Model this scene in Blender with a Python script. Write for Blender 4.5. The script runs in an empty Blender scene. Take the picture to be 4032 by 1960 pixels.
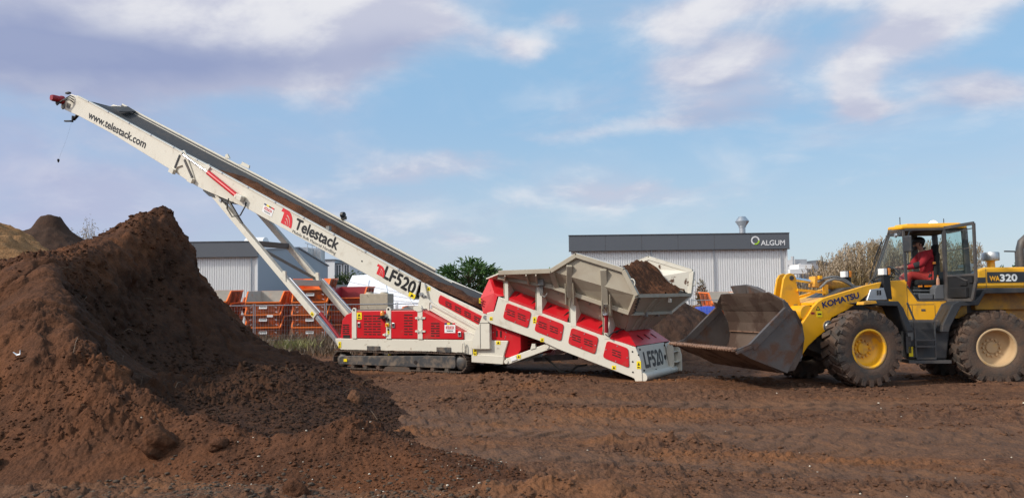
import bpy, bmesh, math, random
import numpy as np
from mathutils import Vector, Matrix
from math import sin, cos, pi, radians as rad, atan2, hypot

# ------------------------------------------------------------------ camera, sky, sun
SC = bpy.context.scene
COL = SC.collection
CAMH = 1.65
cam = bpy.data.objects.new("camera", bpy.data.cameras.new("camera"))
COL.objects.link(cam)
cam.data.sensor_width = 36.0
cam.data.lens = 36.0 * 3029.0 / 4032.0
cam.data.shift_y = 74.0 / 4032.0
cam.data.clip_start, cam.data.clip_end = 0.1, 9000.0
_p, _r = 0.05, 0.012
_F = Vector((0, cos(_p), sin(_p))); _R0 = Vector((1, 0, 0)); _U0 = Vector((0, -sin(_p), cos(_p)))
_R = _R0 * cos(_r) - _U0 * sin(_r); _U = _U0 * cos(_r) + _R0 * sin(_r)
cam.matrix_world = Matrix(((_R.x, _U.x, -_F.x, 0), (_R.y, _U.y, -_F.y, 0), (_R.z, _U.z, -_F.z, CAMH), (0, 0, 0, 1)))
SC.camera = cam

SUN_EL = rad(37.0)
SUN_H = Vector((-0.94, -0.34, 0)).normalized()
SUN_DIR = Vector((SUN_H.x * cos(SUN_EL), SUN_H.y * cos(SUN_EL), sin(SUN_EL)))
SUN_POWER = 3.3
sl = bpy.data.lights.new("sun", 'SUN'); sl.energy = SUN_POWER; sl.angle = rad(5.0); sl.color = (1.0, 0.93, 0.82)
so = bpy.data.objects.new("sun", sl); COL.objects.link(so)
so.rotation_euler = SUN_DIR.to_track_quat('Z', 'Y').to_euler()

SC.view_settings.view_transform = 'Standard'; SC.view_settings.look = 'None'
SC.view_settings.exposure = 0.0; SC.view_settings.gamma = 1.0
SC.view_settings.use_curve_mapping = False

W = bpy.data.worlds.new("World"); SC.world = W; W.use_nodes = True
wt = W.node_tree; wt.nodes.clear()
class NT:
    """small helper for writing node graphs"""
    def __init__(s, tree): s.t = tree
    def n(s, typ, **kw):
        nd = s.t.nodes.new(typ)
        for k, v in kw.items(): setattr(nd, k, v)
        return nd
    def setin(s, sock, v):
        if isinstance(v, bpy.types.NodeSocket): s.t.links.new(v, sock)
        elif v is not None: sock.default_value = v
    def math(s, op, a, b=None, c=None, clamp=False):
        nd = s.n('ShaderNodeMath', operation=op); nd.use_clamp = clamp
        for i, v in enumerate((a, b, c)):
            if v is not None: s.setin(nd.inputs[i], v)
        return nd.outputs[0]
    def vec(s, op, a, b=None):
        nd = s.n('ShaderNodeVectorMath', operation=op)
        s.setin(nd.inputs[0], a)
        if b is not None: s.setin(nd.inputs[1], b)
        return nd.outputs['Value'] if op in ('LENGTH', 'DOT_PRODUCT', 'DISTANCE') else nd.outputs[0]
    def comb(s, x, y, z=0.0):
        nd = s.n('ShaderNodeCombineXYZ')
        for i, v in enumerate((x, y, z)): s.setin(nd.inputs[i], v)
        return nd.outputs[0]
    def noise(s, v, scale, detail=4.0, rough=0.55, dist=0.0):
        nd = s.n('ShaderNodeTexNoise'); s.setin(nd.inputs['Vector'], v)
        nd.inputs['Scale'].default_value = scale; nd.inputs['Detail'].default_value = detail
        nd.inputs['Roughness'].default_value = rough; nd.inputs['Distortion'].default_value = dist
        return nd.outputs['Fac']
    def vor(s, v, scale, feature='F1', rnd=1.0):
        nd = s.n('ShaderNodeTexVoronoi', feature=feature); s.setin(nd.inputs['Vector'], v)
        nd.inputs['Scale'].default_value = scale; nd.inputs['Randomness'].default_value = rnd
        return nd.outputs['Distance']
    def mr(s, v, a, b, c=0.0, d=1.0, smooth=True):
        nd = s.n('ShaderNodeMapRange', interpolation_type='SMOOTHSTEP' if smooth else 'LINEAR')
        s.setin(nd.inputs[0], v)
        for i, q in enumerate((a, b, c, d)): nd.inputs[i + 1].default_value = q
        return nd.outputs[0]
    def mix(s, f, a, b, blend='MIX'):
        nd = s.n('ShaderNodeMix', data_type='RGBA', blend_type=blend)
        s.setin(nd.inputs[0], f)
        for i, v in ((6, a), (7, b)):
            if not isinstance(v, bpy.types.NodeSocket): v = (v[0], v[1], v[2], 1.0)
            s.setin(nd.inputs[i], v)
        return nd.outputs[2]

N = NT(wt)
tc = N.n('ShaderNodeTexCoord').outputs['Generated']
sep = N.n('ShaderNodeSeparateXYZ'); N.setin(sep.inputs[0], tc)
sx, sy, sz = sep.outputs
sky = N.n('ShaderNodeTexSky', sky_type='NISHITA'); sky.sun_disc = False
sky.sun_elevation = SUN_EL; sky.sun_rotation = atan2(SUN_H.x, SUN_H.y)
sky.altitude = 100; sky.air_density = 1.0; sky.dust_density = 1.2; sky.ozone_density = 2.0
az = N.math('MULTIPLY', N.math('ARCTAN2', sx, sy), 180 / pi)
el = N.math('MULTIPLY', N.math('ARCSINE', sz), 180 / pi)
# cloud layer seen in perspective: direction projected on a high plane
zz = N.math('ADD', N.math('MAXIMUM', sz, 0.0), 0.30)
pl = N.comb(N.math('DIVIDE', sx, zz), N.math('DIVIDE', sy, zz), 0.0)
n1 = N.noise(N.vec('ADD', pl, (3.1, 7.7, 0.0)), 2.6, 10.0, 0.60, 0.25)
n2 = N.noise(N.vec('ADD', pl, (3.1 - 0.05, 7.7 - 0.10, 0.0)), 2.6, 5.0, 0.52, 0.25)
nd3 = N.noise(N.comb(N.math('MULTIPLY', az, 0.075), N.math('MULTIPLY', el, 0.21), 4.0), 1.0, 5.0, 0.55, 0.6)
wob = N.math('MULTIPLY', N.math('SUBTRACT', N.noise(N.comb(N.math('MULTIPLY', az, .12), N.math('MULTIPLY', el, .25), 1.5), 1.0, 3.0), 0.5), 6.0)
wob2 = N.math('MULTIPLY', N.math('SUBTRACT', N.noise(N.comb(N.math('MULTIPLY', az, .12), N.math('MULTIPLY', el, .25), 9.5), 1.0, 3.0), 0.5), 2.4)
azw, elw = N.math('ADD', az, wob), N.math('ADD', el, wob2)
def blob(a, e, ra, re, amp, rot=0.0):
    c, s_ = cos(rad(rot)), sin(rad(rot))
    dx = N.math('SUBTRACT', azw, a); dy = N.math('SUBTRACT', elw, e)
    x = N.math('ADD', N.math('MULTIPLY', dx, c / ra), N.math('MULTIPLY', dy, s_ / ra))
    y = N.math('ADD', N.math('MULTIPLY', dx, -s_ / re), N.math('MULTIPLY', dy, c / re))
    d = N.math('ADD', N.math('MULTIPLY', x, x), N.math('MULTIPLY', y, y))
    return N.math('MULTIPLY', N.math('POWER', 2.718, N.math('MULTIPLY', d, -1.0)), amp)
def total(lst):
    t = None
    for b in lst:
        v = blob(*b); t = v if t is None else N.math('ADD', t, v)
    return t
dens = total([(-27, 19.5, 15, 3.6, .62), (-18, 21, 9, 4, .55), (-33, 15.5, 9, 2.4, .5), (-19, 17.5, 11, 2.0, .38), (-7, 20.5, 5.5, 1.9, .46, -8),
              (0.8, 18.6, 2.6, 1.3, .50, -12), (3.6, 20.6, 1.8, .9, .26), (-16, 16.0, 5, 1.0, .34), (-13, 14.6, 3, .6, .22), (-28, 11, 14, 3.4, .18), (-17, 12.5, 9, 2, .15),
              (14.8, 16.9, 5.6, 1.7, .60, 6), (12.6, 19.9, 5, 1.5, .44, 4), (16, 14.2, 6.5, 1.4, .42), (19, 21, 9, 1.4, .40), (11.5, 13.0, 7, .9, .30),
              (27, 17.0, 5.0, 1.8, .60, 8), (24.9, 14.0, 1.9, 1.6, .50, 40), (31, 20, 6, 2.4, .55), (32, 13.3, 4.2, 1.5, .50, -10), (25.5, 12.8, 3, .8, .3),
              (7, 8.2, 8, 1.2, .42, -3), (-8, 9.3, 9, 1.1, .34, 6), (-3.5, 5.3, 2.0, .5, .22), (-9, 6.5, 5, 1.0, .16), (20, 10.3, 7, .5, .13), (-4, 10.8, 6, .9, .28), (3, 12.6, 4, .6, .16), (30, 8.6, 6, .5, .18)])
cl = N.math('ADD', dens, N.math('MULTIPLY', N.math('SUBTRACT', n1, 0.5), 0.85))
cl = N.math('ADD', cl, N.math('MULTIPLY', N.math('SUBTRACT', nd3, 0.5), 0.55))
cover = N.math('MAXIMUM', N.mr(cl, 0.05, 0.56), N.math('MULTIPLY', N.mr(nd3, .40, .75), N.mr(el, 3.0, 9.0, .16, .42)))
thick = N.mr(cl, 0.25, 0.95)
lit = N.mr(N.math('SUBTRACT', n1, n2), -0.10, 0.12)
shade = total([(-33, 16, 10, 2.3, .75), (-21, 17.2, 12, 1.5, .7), (-34, 19, 5, 2, .3), (-8, 18.6, 6, 1.0, .45), (16, 13.4, 7, 1.0, .40), (18.5, 18.4, 6, .9, .35), (31, 12.6, 5, .8, .4), (-26, 12, 16, 3, .5), (28, 14.9, 5, .7, .3), (15, 15.4, 3, .5, .4)])
K = 10.0  # colours below are radiances; the background strength is 0.1
def c10(r, g, b): return (r * K, g * K, b * K)
ccol = N.mix(lit, c10(.58, .59, .71), c10(.84, .83, .86))
ccol = N.mix(N.math('MINIMUM', N.math('ADD', shade, 0.0), .9), ccol, c10(.27, .32, .53))
# clear sky: Nishita lightened toward the horizon by thin haze and, on the left, by a veil of high cloud
hzn = N.mr(el, -1.0, 16.0)
clear = N.mix(0.70, sky.outputs[0], N.mix(hzn, c10(.66, .77, .85), c10(.36, .62, .90)))
veil = N.math('MULTIPLY', N.mr(az, -38.0, 6.0, 1.0, 0.0), N.mr(el, 17.0, 8.0, 0.25, 1.0))
veil = N.math('MULTIPLY', veil, N.mr(nd3, 0.25, 0.75, 0.55, 1.0))
clear = N.mix(N.math('MULTIPLY', veil, 0.95), clear, c10(.42, .46, .68))
wcol = N.mix(N.math('MULTIPLY', cover, 0.92), clear, ccol)
# unseen cloud bank, added behind the viewer's left to brighten faces turned that way
azb = N.math('ABSOLUTE', N.math('SUBTRACT', N.math('ARCTAN2', N.math('MULTIPLY', sx, -1.0), N.math('MULTIPLY', sy, -1.0)), rad(48)))
bank = N.math('MULTIPLY', N.mr(azb, rad(95), rad(30)), N.math('MULTIPLY', N.mr(el, 10.0, 34.0, .12, 1.0), N.mr(el, 80.0, 38.0)))
bank = N.math('MULTIPLY', bank, N.mr(n1, .2, .6, .55, 1.0))
wcol = N.mix(bank, wcol, c10(1.70, 1.62, 1.55))
below = N.mr(el, -3.0, 0.0)
wcol = N.mix(below, c10(.16, .13, .11), wcol)
bg = N.n('ShaderNodeBackground'); N.setin(bg.inputs[0], wcol); bg.inputs[1].default_value = 0.1
wo = N.n('ShaderNodeOutputWorld'); wt.links.new(bg.outputs[0], wo.inputs[0])

# ------------------------------------------------------------------ helpers
R = random.Random(11)
RNG = np.random.default_rng(5)
def tag(o, label=None, cat=None, group=None, kind=None):
    if label: o["label"] = label
    if cat: o["category"] = cat
    if group: o["group"] = group
    if kind: o["kind"] = kind
    return o
def empty(name, loc=(0, 0, 0), rz=0.0, label=None, cat=None, group=None):
    o = bpy.data.objects.new(name, None); COL.objects.link(o)
    o.location = loc; o.rotation_euler = (0, 0, rz); o.empty_display_size = .2
    return tag(o, label, cat, group)
def copy_tree(o, parent=None):
    kids = list(o.children)
    c = o.copy(); COL.objects.link(c)
    if parent is not None: c.parent = parent
    for k in kids: copy_tree(k, c)
    return c
def link_mesh(name, me, mats, parent=None, smooth=False, bevel=0.0):
    o = bpy.data.objects.new(name, me); COL.objects.link(o)
    for m in (mats if isinstance(mats, (list, tuple)) else [mats]): me.materials.append(m)
    if parent is not None: o.parent = parent
    if smooth:
        me.polygons.foreach_set("use_smooth", np.ones(len(me.polygons), bool))
        if smooth != 'all': me.set_sharp_from_angle(angle=rad(38))
    if bevel:
        b = o.modifiers.new("bevel", 'BEVEL'); b.width = bevel; b.segments = 2; b.limit_method = 'ANGLE'; b.angle_limit = rad(40)
    return o
class MB:
    """collects shapes into ONE mesh"""
    def __init__(s): s.v = []; s.f = []; s.m = []; s.cuts = []
    def add(s, vs, fs, m=0):
        s.cuts.append((len(s.v), len(s.f))); b = len(s.v); s.v += [tuple(q) for q in vs]
        for f in fs: s.f.append(tuple(i + b for i in f)); s.m.append(m)
        return s
    def box(s, c, d, m=0, rx=0, ry=0, rz=0):
        M = Matrix.Rotation(rz, 3, 'Z') @ Matrix.Rotation(ry, 3, 'Y') @ Matrix.Rotation(rx, 3, 'X')
        vs = [Vector(c) + M @ Vector((sx_ * d[0] / 2, sy_ * d[1] / 2, sz_ * d[2] / 2)) for sx_ in (-1, 1) for sy_ in (-1, 1) for sz_ in (-1, 1)]
        return s.add(vs, [(0, 1, 3, 2), (4, 6, 7, 5), (0, 4, 5, 1), (2, 3, 7, 6), (0, 2, 6, 4), (1, 5, 7, 3)], m)
    def prism(s, poly, y0, y1, m=0):
        """outline in x,z carried from y0 to y1"""
        n = len(poly)
        vs = [(x, y0, z) for x, z in poly] + [(x, y1, z) for x, z in poly]
        fs = [tuple(range(n)), tuple(range(2 * n - 1, n - 1, -1))] + [(i, (i + 1) % n, n + (i + 1) % n, n + i) for i in range(n)]
        return s.add(vs, fs, m)
    def prismx(s, poly, x0, x1, m=0):
        n = len(poly)
        vs = [(x0, y, z) for y, z in poly] + [(x1, y, z) for y, z in poly]
        fs = [tuple(range(n)), tuple(range(2 * n - 1, n - 1, -1))] + [(i, (i + 1) % n, n + (i + 1) % n, n + i) for i in range(n)]
        return s.add(vs, fs, m)
    def prismz(s, poly, z0, z1, m=0):
        n = len(poly)
        vs = [(x, y, z0) for x, y in poly] + [(x, y, z1) for x, y in poly]
        fs = [tuple(range(n)), tuple(range(2 * n - 1, n - 1, -1))] + [(i, (i + 1) % n, n + (i + 1) % n, n + i) for i in range(n)]
        return s.add(vs, fs, m)
    def slab(s, poly, off, m=0):
        """any 3D outline carried along the vector off"""
        n = len(poly); off = Vector(off)
        vs = [Vector(q) for q in poly] + [Vector(q) + off for q in poly]
        fs = [tuple(range(n)), tuple(range(2 * n - 1, n - 1, -1))] + [(i, (i + 1) % n, n + (i + 1) % n, n + i) for i in range(n)]
        return s.add(vs, fs, m)
    def tube(s, pts, r, n=10, m=0, cap=True, flat=None):
        pts = [Vector(q) for q in pts]; k = len(pts)
        rs = r if isinstance(r, (list, tuple)) else [r] * k
        up = Vector((0, 0, 1)); vs = []; fs = []; last = None
        for i, q in enumerate(pts):
            t = (pts[min(i + 1, k - 1)] - pts[max(i - 1, 0)])
            t = t.normalized() if t.length > 1e-9 else Vector((1, 0, 0))
            if last is None:
                a = t.cross(up)
                if a.length < 1e-3: a = t.cross(Vector((0, 1, 0)))
                a.normalize()
            else:
                a = (last - t * last.dot(t)).normalized()
            last = a; b = t.cross(a)
            for j in range(n):
                th = 2 * pi * (j + .5) / n
                vs.append(q + (a * cos(th) + b * sin(th) * (flat or 1.0)) * rs[i])
        for i in range(k - 1):
            for j in range(n):
                fs.append((i * n + j, i * n + (j + 1) % n, (i + 1) * n + (j + 1) % n, (i + 1) * n + j))
        if cap: fs += [tuple(range(n)), tuple(range(k * n - 1, (k - 1) * n - 1, -1))]
        return s.add(vs, fs, m)
    def bar(s, a, b, w, h, m=0):
        """square bar between two points; w across, h upward"""
        a, b = Vector(a), Vector(b); t = (b - a).normalized()
        sd = t.cross(Vector((0, 0, 1)))
        if sd.length < 1e-3: sd = Vector((1, 0, 0))
        sd.normalize(); up = sd.cross(t)
        o = [sd * w / 2 + up * h / 2, -sd * w / 2 + up * h / 2, -sd * w / 2 - up * h / 2, sd * w / 2 - up * h / 2]
        return s.add([a + q for q in o] + [b + q for q in o], [(0, 1, 2, 3), (7, 6, 5, 4), (0, 4, 5, 1), (1, 5, 6, 2), (2, 6, 7, 3), (3, 7, 4, 0)], m)
    def lathe(s, prof, c, axis='z', n=24, m=0, closed=False, cap=True):
        """prof: (radius, height along axis)"""
        ax = {'x': (Vector((1, 0, 0)), Vector((0, 1, 0)), Vector((0, 0, 1))), 'y': (Vector((0, 1, 0)), Vector((0, 0, 1)), Vector((1, 0, 0))), 'z': (Vector((0, 0, 1)), Vector((1, 0, 0)), Vector((0, 1, 0)))}[axis]
        c = Vector(c); vs = []; fs = []; k = len(prof)
        for r_, h_ in prof:
            for j in range(n):
                th = 2 * pi * j / n
                vs.append(c + ax[0] * h_ + (ax[1] * cos(th) + ax[2] * sin(th)) * r_)
        for i in range(k if closed else k - 1):
            i2 = (i + 1) % k
            for j in range(n): fs.append((i * n + j, i * n + (j + 1) % n, i2 * n + (j + 1) % n, i2 * n + j))
        if not closed and cap:
            if prof[0][0] > 1e-4: fs.append(tuple(range(n)))
            if prof[-1][0] > 1e-4: fs.append(tuple(range(k * n - 1, (k - 1) * n - 1, -1)))
        return s.add(vs, fs, m)
    def ball(s, c, r, sub=2, m=0, sc=(1, 1, 1), jit=0.0, rnd=None):
        bm = bmesh.new(); bmesh.ops.create_icosphere(bm, subdivisions=sub, radius=1.0)
        vs = []
        for v in bm.verts:
            k = 1 + ((rnd or R).uniform(-jit, jit) if jit else 0)
            vs.append((c[0] + v.co.x * r * sc[0] * k, c[1] + v.co.y * r * sc[1] * k, c[2] + v.co.z * r * sc[2] * k))
        bm.verts.index_update()
        fs = [tuple(q.index for q in f.verts) for f in bm.faces]; bm.free()
        return s.add(vs, fs, m)
    def each(s, name, mats, parent=None, smooth=False, bevel=0.0):
        """every shape as a mesh of its own"""
        out = []; ends = s.cuts[1:] + [(len(s.v), len(s.f))]
        for (v0, f0), (v1, f1) in zip(s.cuts, ends):
            k = MB(); k.v = s.v[v0:v1]; k.f = [tuple(i - v0 for i in f) for f in s.f[f0:f1]]; k.m = s.m[f0:f1]
            out.append(k.build(name, mats, parent, smooth, bevel))
        return out[0]
    def build(s, name, mats, parent=None, smooth=False, bevel=0.0):
        bm = bmesh.new()
        vv = [bm.verts.new(q) for q in s.v]
        for f, m in zip(s.f, s.m):
            try: fc = bm.faces.new([vv[i] for i in f]); fc.material_index = m
            except ValueError: pass
        bmesh.ops.recalc_face_normals(bm, faces=bm.faces)
        me = bpy.data.meshes.new(name); bm.to_mesh(me); bm.free()
        return link_mesh(name, me, mats, parent, smooth, bevel)
def np_mesh(name, V, F, mats, parent=None, smooth=False, attr=None):
    """mesh from arrays; F is (n,3) or (n,4)"""
    V = np.asarray(V, np.float32); F = np.asarray(F, np.int32)
    me = bpy.data.meshes.new(name); k = F.shape[1]
    me.vertices.add(len(V)); me.vertices.foreach_set("co", V.ravel())
    me.loops.add(F.size); me.loops.foreach_set("vertex_index", F.ravel())
    me.polygons.add(len(F)); me.polygons.foreach_set("loop_start", np.arange(0, F.size, k, dtype=np.int32))
    if attr:
        for an, av in attr.items():
            a = me.attributes.new(an, 'FLOAT', 'POINT'); a.data.foreach_set("value", np.asarray(av, np.float32))
    me.update(calc_edges=True)
    o = link_mesh(name, me, mats, parent, 'all' if smooth else False)
    return o

# numpy noise
def _h(ix, iy, s):
    h = (ix.astype(np.int64) * 374761393 + iy.astype(np.int64) * 668265263 + s * 144269504) & 0xffffffff
    h = ((h ^ (h >> 13)) * 1274126177) & 0xffffffff
    h = (h ^ (h >> 16)) & 0xffffffff
    return h / 4294967295.0
def vn(x, y, s=0):
    ix, iy = np.floor(x), np.floor(y); fx, fy = x - ix, y - iy
    ux, uy = fx * fx * fx * (fx * (fx * 6 - 15) + 10), fy * fy * fy * (fy * (fy * 6 - 15) + 10)
    a, b, c, d = _h(ix, iy, s), _h(ix + 1, iy, s), _h(ix, iy + 1, s), _h(ix + 1, iy + 1, s)
    return (a + (b - a) * ux) * (1 - uy) + (c + (d - c) * ux) * uy
def fbm(x, y, s=0, o=4, g=.5):
    t = 0; a = 1.0; n = 0
    for i in range(o):
        t = t + a * (vn(x, y, s + i * 17) - .5); n += a; a *= g; x, y = x * 2.03 + 5.1, y * 2.03 - 3.7
    return t / n * 2
def wor(x, y, s=0):
    ix, iy = np.floor(x), np.floor(y); best = np.full(np.shape(x), 9.0); idv = np.zeros(np.shape(x))
    for dx in (-1, 0, 1):
        for dy in (-1, 0, 1):
            cx, cy = ix + dx, iy + dy
            px, py = cx + _h(cx, cy, s), cy + _h(cx, cy, s + 3)
            d = np.hypot(px - x, py - y); w = d < best
            best = np.where(w, d, best); idv = np.where(w, _h(cx, cy, s + 7), idv)
    return best, idv
def sst(a, b, x):
    t = np.clip((x - a) / (b - a), 0, 1); return t * t * (3 - 2 * t)

# ------------------------------------------------------------------ materials
def mat(name, col, rough=.5, metal=0.0, var=.10, vscale=3.0, bump=0.0, bscale=40.0, dirt=None, damt=0.0, dscale=2.0, dlo=.5, dhi=.7, spec=.5, coat=0.0, alpha=None):
    m = bpy.data.materials.new(name); m.use_nodes = True
    t = m.node_tree; k = NT(t); b = t.nodes['Principled BSDF']
    co = k.n('ShaderNodeTexCoord').outputs['Object']
    n_ = k.noise(co, vscale, 5.0, .6)
    f = k.mr(n_, .25, .75, 0, 1, False)
    lo = tuple(c * (1 - var) for c in col); hi = tuple(min(1, c * (1 + var)) for c in col)
    c = k.mix(f, lo, hi)
    rgh = k.mr(n_, .2, .8, max(.02, rough - .06), min(1, rough + .08), False)
    if dirt:
        dn = k.noise(k.vec('ADD', co, (7.3, 2.1, 5.5)), dscale, 7.0, .62, .3)
        df = k.math('MULTIPLY', k.mr(dn, dlo, dhi), damt)
        c = k.mix(df, c, dirt)
        rgh = k.math('MAXIMUM', rgh, k.math('MULTIPLY', df, .9))
    k.setin(b.inputs['Base Color'], c); k.setin(b.inputs['Roughness'], rgh)
    b.inputs['Metallic'].default_value = metal
    b.inputs['Specular IOR Level'].default_value = spec
    if coat: b.inputs['Coat Weight'].default_value = coat; b.inputs['Coat Roughness'].default_value = .12
    if bump:
        bp = k.n('ShaderNodeBump'); bp.inputs['Strength'].default_value = bump; bp.inputs['Distance'].default_value = .02
        k.setin(bp.inputs['Height'], k.noise(co, bscale, 5.0, .65)); t.links.new(bp.outputs[0], b.inputs['Normal'])
    return m
SOILDUST = (.12, .075, .05)
M = {}
M['cream'] = mat('cream paint', (.69, .655, .565), .42, var=.03, vscale=1.2, dirt=(.42, .35, .27), damt=.5, dscale=3.6, dlo=.53, dhi=.76)
M['creamshade'] = mat('shade darkened cream paint', (.385, .342, .265), .6, var=.04, vscale=1.2, dirt=(.30, .235, .175), damt=.75, dscale=1.5, dlo=.40, dhi=.72)  # cream paint with the flared hopper's shade put into its colour
M['creammud'] = mat('mud spattered cream paint', (.67, .635, .545), .45, var=.03, vscale=1.2, dirt=(.30, .22, .16), damt=.7, dscale=5.5, dlo=.58, dhi=.72)
M['creamsplash'] = mat('cream paint with soil splashes', (.70, .665, .575), .45, var=.03, vscale=1.2, dirt=(.11, .055, .033), damt=1.0, dscale=2.6, dlo=.585, dhi=.62)
M['red'] = mat('red paint', (.56, .008, .016), .38, var=.06, vscale=1.5, dirt=(.34, .10, .07), damt=.5, dscale=4, dlo=.53, dhi=.78)
M['dkred'] = mat('dark red paint', (.30, .012, .02), .4, var=.08)
M['yellow'] = mat('yellow paint', (.86, .42, .012), .38, var=.05, vscale=1.5, dirt=(.34, .19, .07), damt=.65, dscale=3.0, dlo=.50, dhi=.74)
M['yellowdirty'] = mat('dusty yellow paint', (.72, .36, .04), .55, var=.12, dirt=(.26, .15, .08), damt=.9, dscale=2.0, dlo=.38, dhi=.68)
M['rimyellow'] = mat('yellow rim', (.80, .42, .015), .45, var=.06, dirt=(.38, .24, .12), damt=.8, dscale=3.0, dlo=.47, dhi=.62)
M['rimdust'] = mat('dust covered rim', (.50, .345, .19), .8, var=.12, dirt=(.62, .36, .06), damt=.5, dscale=3, dlo=.58, dhi=.7)
M['char'] = mat('charcoal plastic', (.028, .031, .036), .5, var=.15, dirt=(.13, .10, .075), damt=.45, dscale=2.4, dlo=.48, dhi=.75)
M['frame'] = mat('dark grey frame', (.05, .052, .056), .5, var=.12, dirt=(.16, .12, .09), damt=.6, dscale=2.2, dlo=.42, dhi=.7)
M['black'] = mat('black', (.012, .012, .013), .5, var=.2)
M['void'] = mat('dark opening', (.018, .014, .013), .85, var=.2)
M['rubber'] = mat('belt rubber', (.040, .040, .042), .68, var=.15, vscale=6, dirt=(.09, .07, .055), damt=.5, dscale=4, dlo=.45, dhi=.75)
M['tyre'] = mat('muddy tyre', (.055, .046, .040), .85, var=.25, vscale=8, dirt=(.110, .066, .044), damt=.95, dscale=3.4, dlo=.34, dhi=.60, bump=.7, bscale=30)
M['chrome'] = mat('chromed rod', (.78, .78, .79), .13, 1.0, var=.04)
M['steel'] = mat('galvanised steel', (.50, .51, .52), .38, .85, var=.12, vscale=9)
M['greysteel'] = mat('grey painted steel', (.19, .185, .175), .5, var=.1)
M['trackframe'] = mat('muddy track frame', (.045, .047, .052), .55, var=.2, dirt=(.19, .145, .11), damt=.9, dscale=5, dlo=.40, dhi=.66)
M['trackshoe'] = mat('muddy track steel', (.085, .066, .052), .8, var=.25, vscale=10, dirt=(.10, .06, .042), damt=.9, dscale=4, dlo=.35, dhi=.6, bump=.5, bscale=30)
M['bucket'] = mat('worn bucket steel', (.105, .090, .084), .42, .25, var=.18, vscale=3, dirt=(.12, .058, .034), damt=.9, dscale=1.9, dlo=.47, dhi=.60, bump=.25, bscale=18)
M['bucketin'] = mat('rusty bucket interior', (.125, .088, .068), .6, .1, var=.22, vscale=2.2, dirt=(.065, .036, .025), damt=.95, dscale=2.0, dlo=.44, dhi=.60, bump=.3, bscale=22)
M['edge'] = mat('worn cutting edge', (.26, .15, .10), .6, .2, var=.3, vscale=14, dirt=(.08, .045, .03), damt=.8, dscale=8)
M['white'] = mat('white', (.80, .80, .80), .5, var=.03)
M['decalblack'] = mat('black lettering', (.012, .012, .014), .4, var=.05)
M['decalred'] = mat('red lettering', (.66, .02, .03), .4, var=.03)
M['decalblue'] = mat('dark blue lettering', (.012, .02, .10), .4, var=.03)
M['decalwhite'] = mat('white lettering', (.82, .82, .82), .4, var=.02)
M['decalyellow'] = mat('yellow label', (.88, .68, .01), .45, var=.03)
M['decalorange'] = mat('orange lettering', (.85, .40, .02), .45, var=.03)
M['amber'] = mat('amber lens', (.85, .26, .01), .2, var=.05, coat=.5)
M['orange'] = mat('orange skip paint', (.80, .145, .018), .5, var=.1, vscale=2, dirt=(.36, .085, .03), damt=.9, dscale=1.6, dlo=.42, dhi=.66)
M['orangeb'] = mat('worn orange skip paint', (.76, .15, .02), .55, var=.12, vscale=2, dirt=(.25, .08, .04), damt=1.0, dscale=2.2, dlo=.36, dhi=.58)
M['orangec'] = mat('faded orange skip paint', (.80, .20, .05), .6, var=.1, vscale=2, dirt=(.40, .14, .07), damt=.9, dscale=1.2, dlo=.40, dhi=.60)
M['orangerim'] = mat('bright orange rim', (.92, .20, .025), .5, var=.06, dirt=(.5, .14, .05), damt=.5, dscale=3)
M['orangedark'] = mat('faded red orange paint', (.42, .06, .025), .6, var=.16, dirt=(.22, .06, .035), damt=.9, dscale=2.2, dlo=.4, dhi=.64)
M['skipin'] = mat('scuffed grey skip interior', (.40, .36, .31), .8, var=.15, dirt=(.55, .20, .06), damt=.75, dscale=1.2, dlo=.54, dhi=.70)
M['concrete'] = mat('weathered concrete', (.42, .36, .275), .9, var=.12, vscale=4, dirt=(.10, .085, .07), damt=.9, dscale=3.2, dlo=.60, dhi=.76, bump=.5, bscale=24)
M['hallwhite'] = mat('white profiled cladding', (.80, .80, .79), .5, var=.02, vscale=.4)
M['hallgrey'] = mat('grey smooth cladding', (.34, .37, .41), .5, var=.03, vscale=.3)
M['fascia'] = mat('anthracite fascia', (.115, .125, .142), .45, var=.04, vscale=.3)
M['roofgrey'] = mat('roof sheet', (.30, .31, .33), .6, var=.06)
M['render'] = mat('white render', (.76, .76, .76), .7, var=.03)
M['renderdirty'] = mat('grey render', (.42, .42, .43), .75, var=.08)
M['window'] = mat('window glass dark', (.05, .06, .07), .12, var=.1)
M['tarp'] = mat('white tarpaulin', (.84, .85, .88), .55, var=.02, vscale=1.0, bump=.12, bscale=3)
M['bluetarp'] = mat('blue tarpaulin', (.035, .07, .40), .5, var=.18, vscale=3, bump=.4, bscale=6)
M['khakiwood'] = mat('bark', (.12, .085, .06), .9, var=.2, bump=.5, bscale=30)
M['seatfab'] = mat('dark seat fabric', (.022, .022, .023), .9, var=.2)
M['cabgrey'] = mat('grey cab plastic', (.10, .105, .115), .6, var=.08)
M['jacket'] = mat('red work clothes', (.33, .012, .022), .85, var=.16, vscale=9, bump=.25, bscale=25)
M['trouser'] = mat('red work trousers', (.42, .035, .03), .85, var=.16, vscale=9, bump=.25, bscale=25)
M['patch'] = mat('dark grey work cloth', (.028, .028, .032), .9, var=.2)
M['skin'] = mat('skin', (.42, .22, .15), .55, var=.08)
M['hair'] = mat('dark hair', (.02, .016, .014), .7, var=.2)
M['bottle'] = mat('clear bottle', (.72, .36, .22), .15, var=.05)
M['brick'] = mat('red brick', (.46, .13, .07), .85, var=.12)
M['stone'] = mat('pale pebble', (.62, .55, .44), .8, var=.2, vscale=20)
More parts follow.
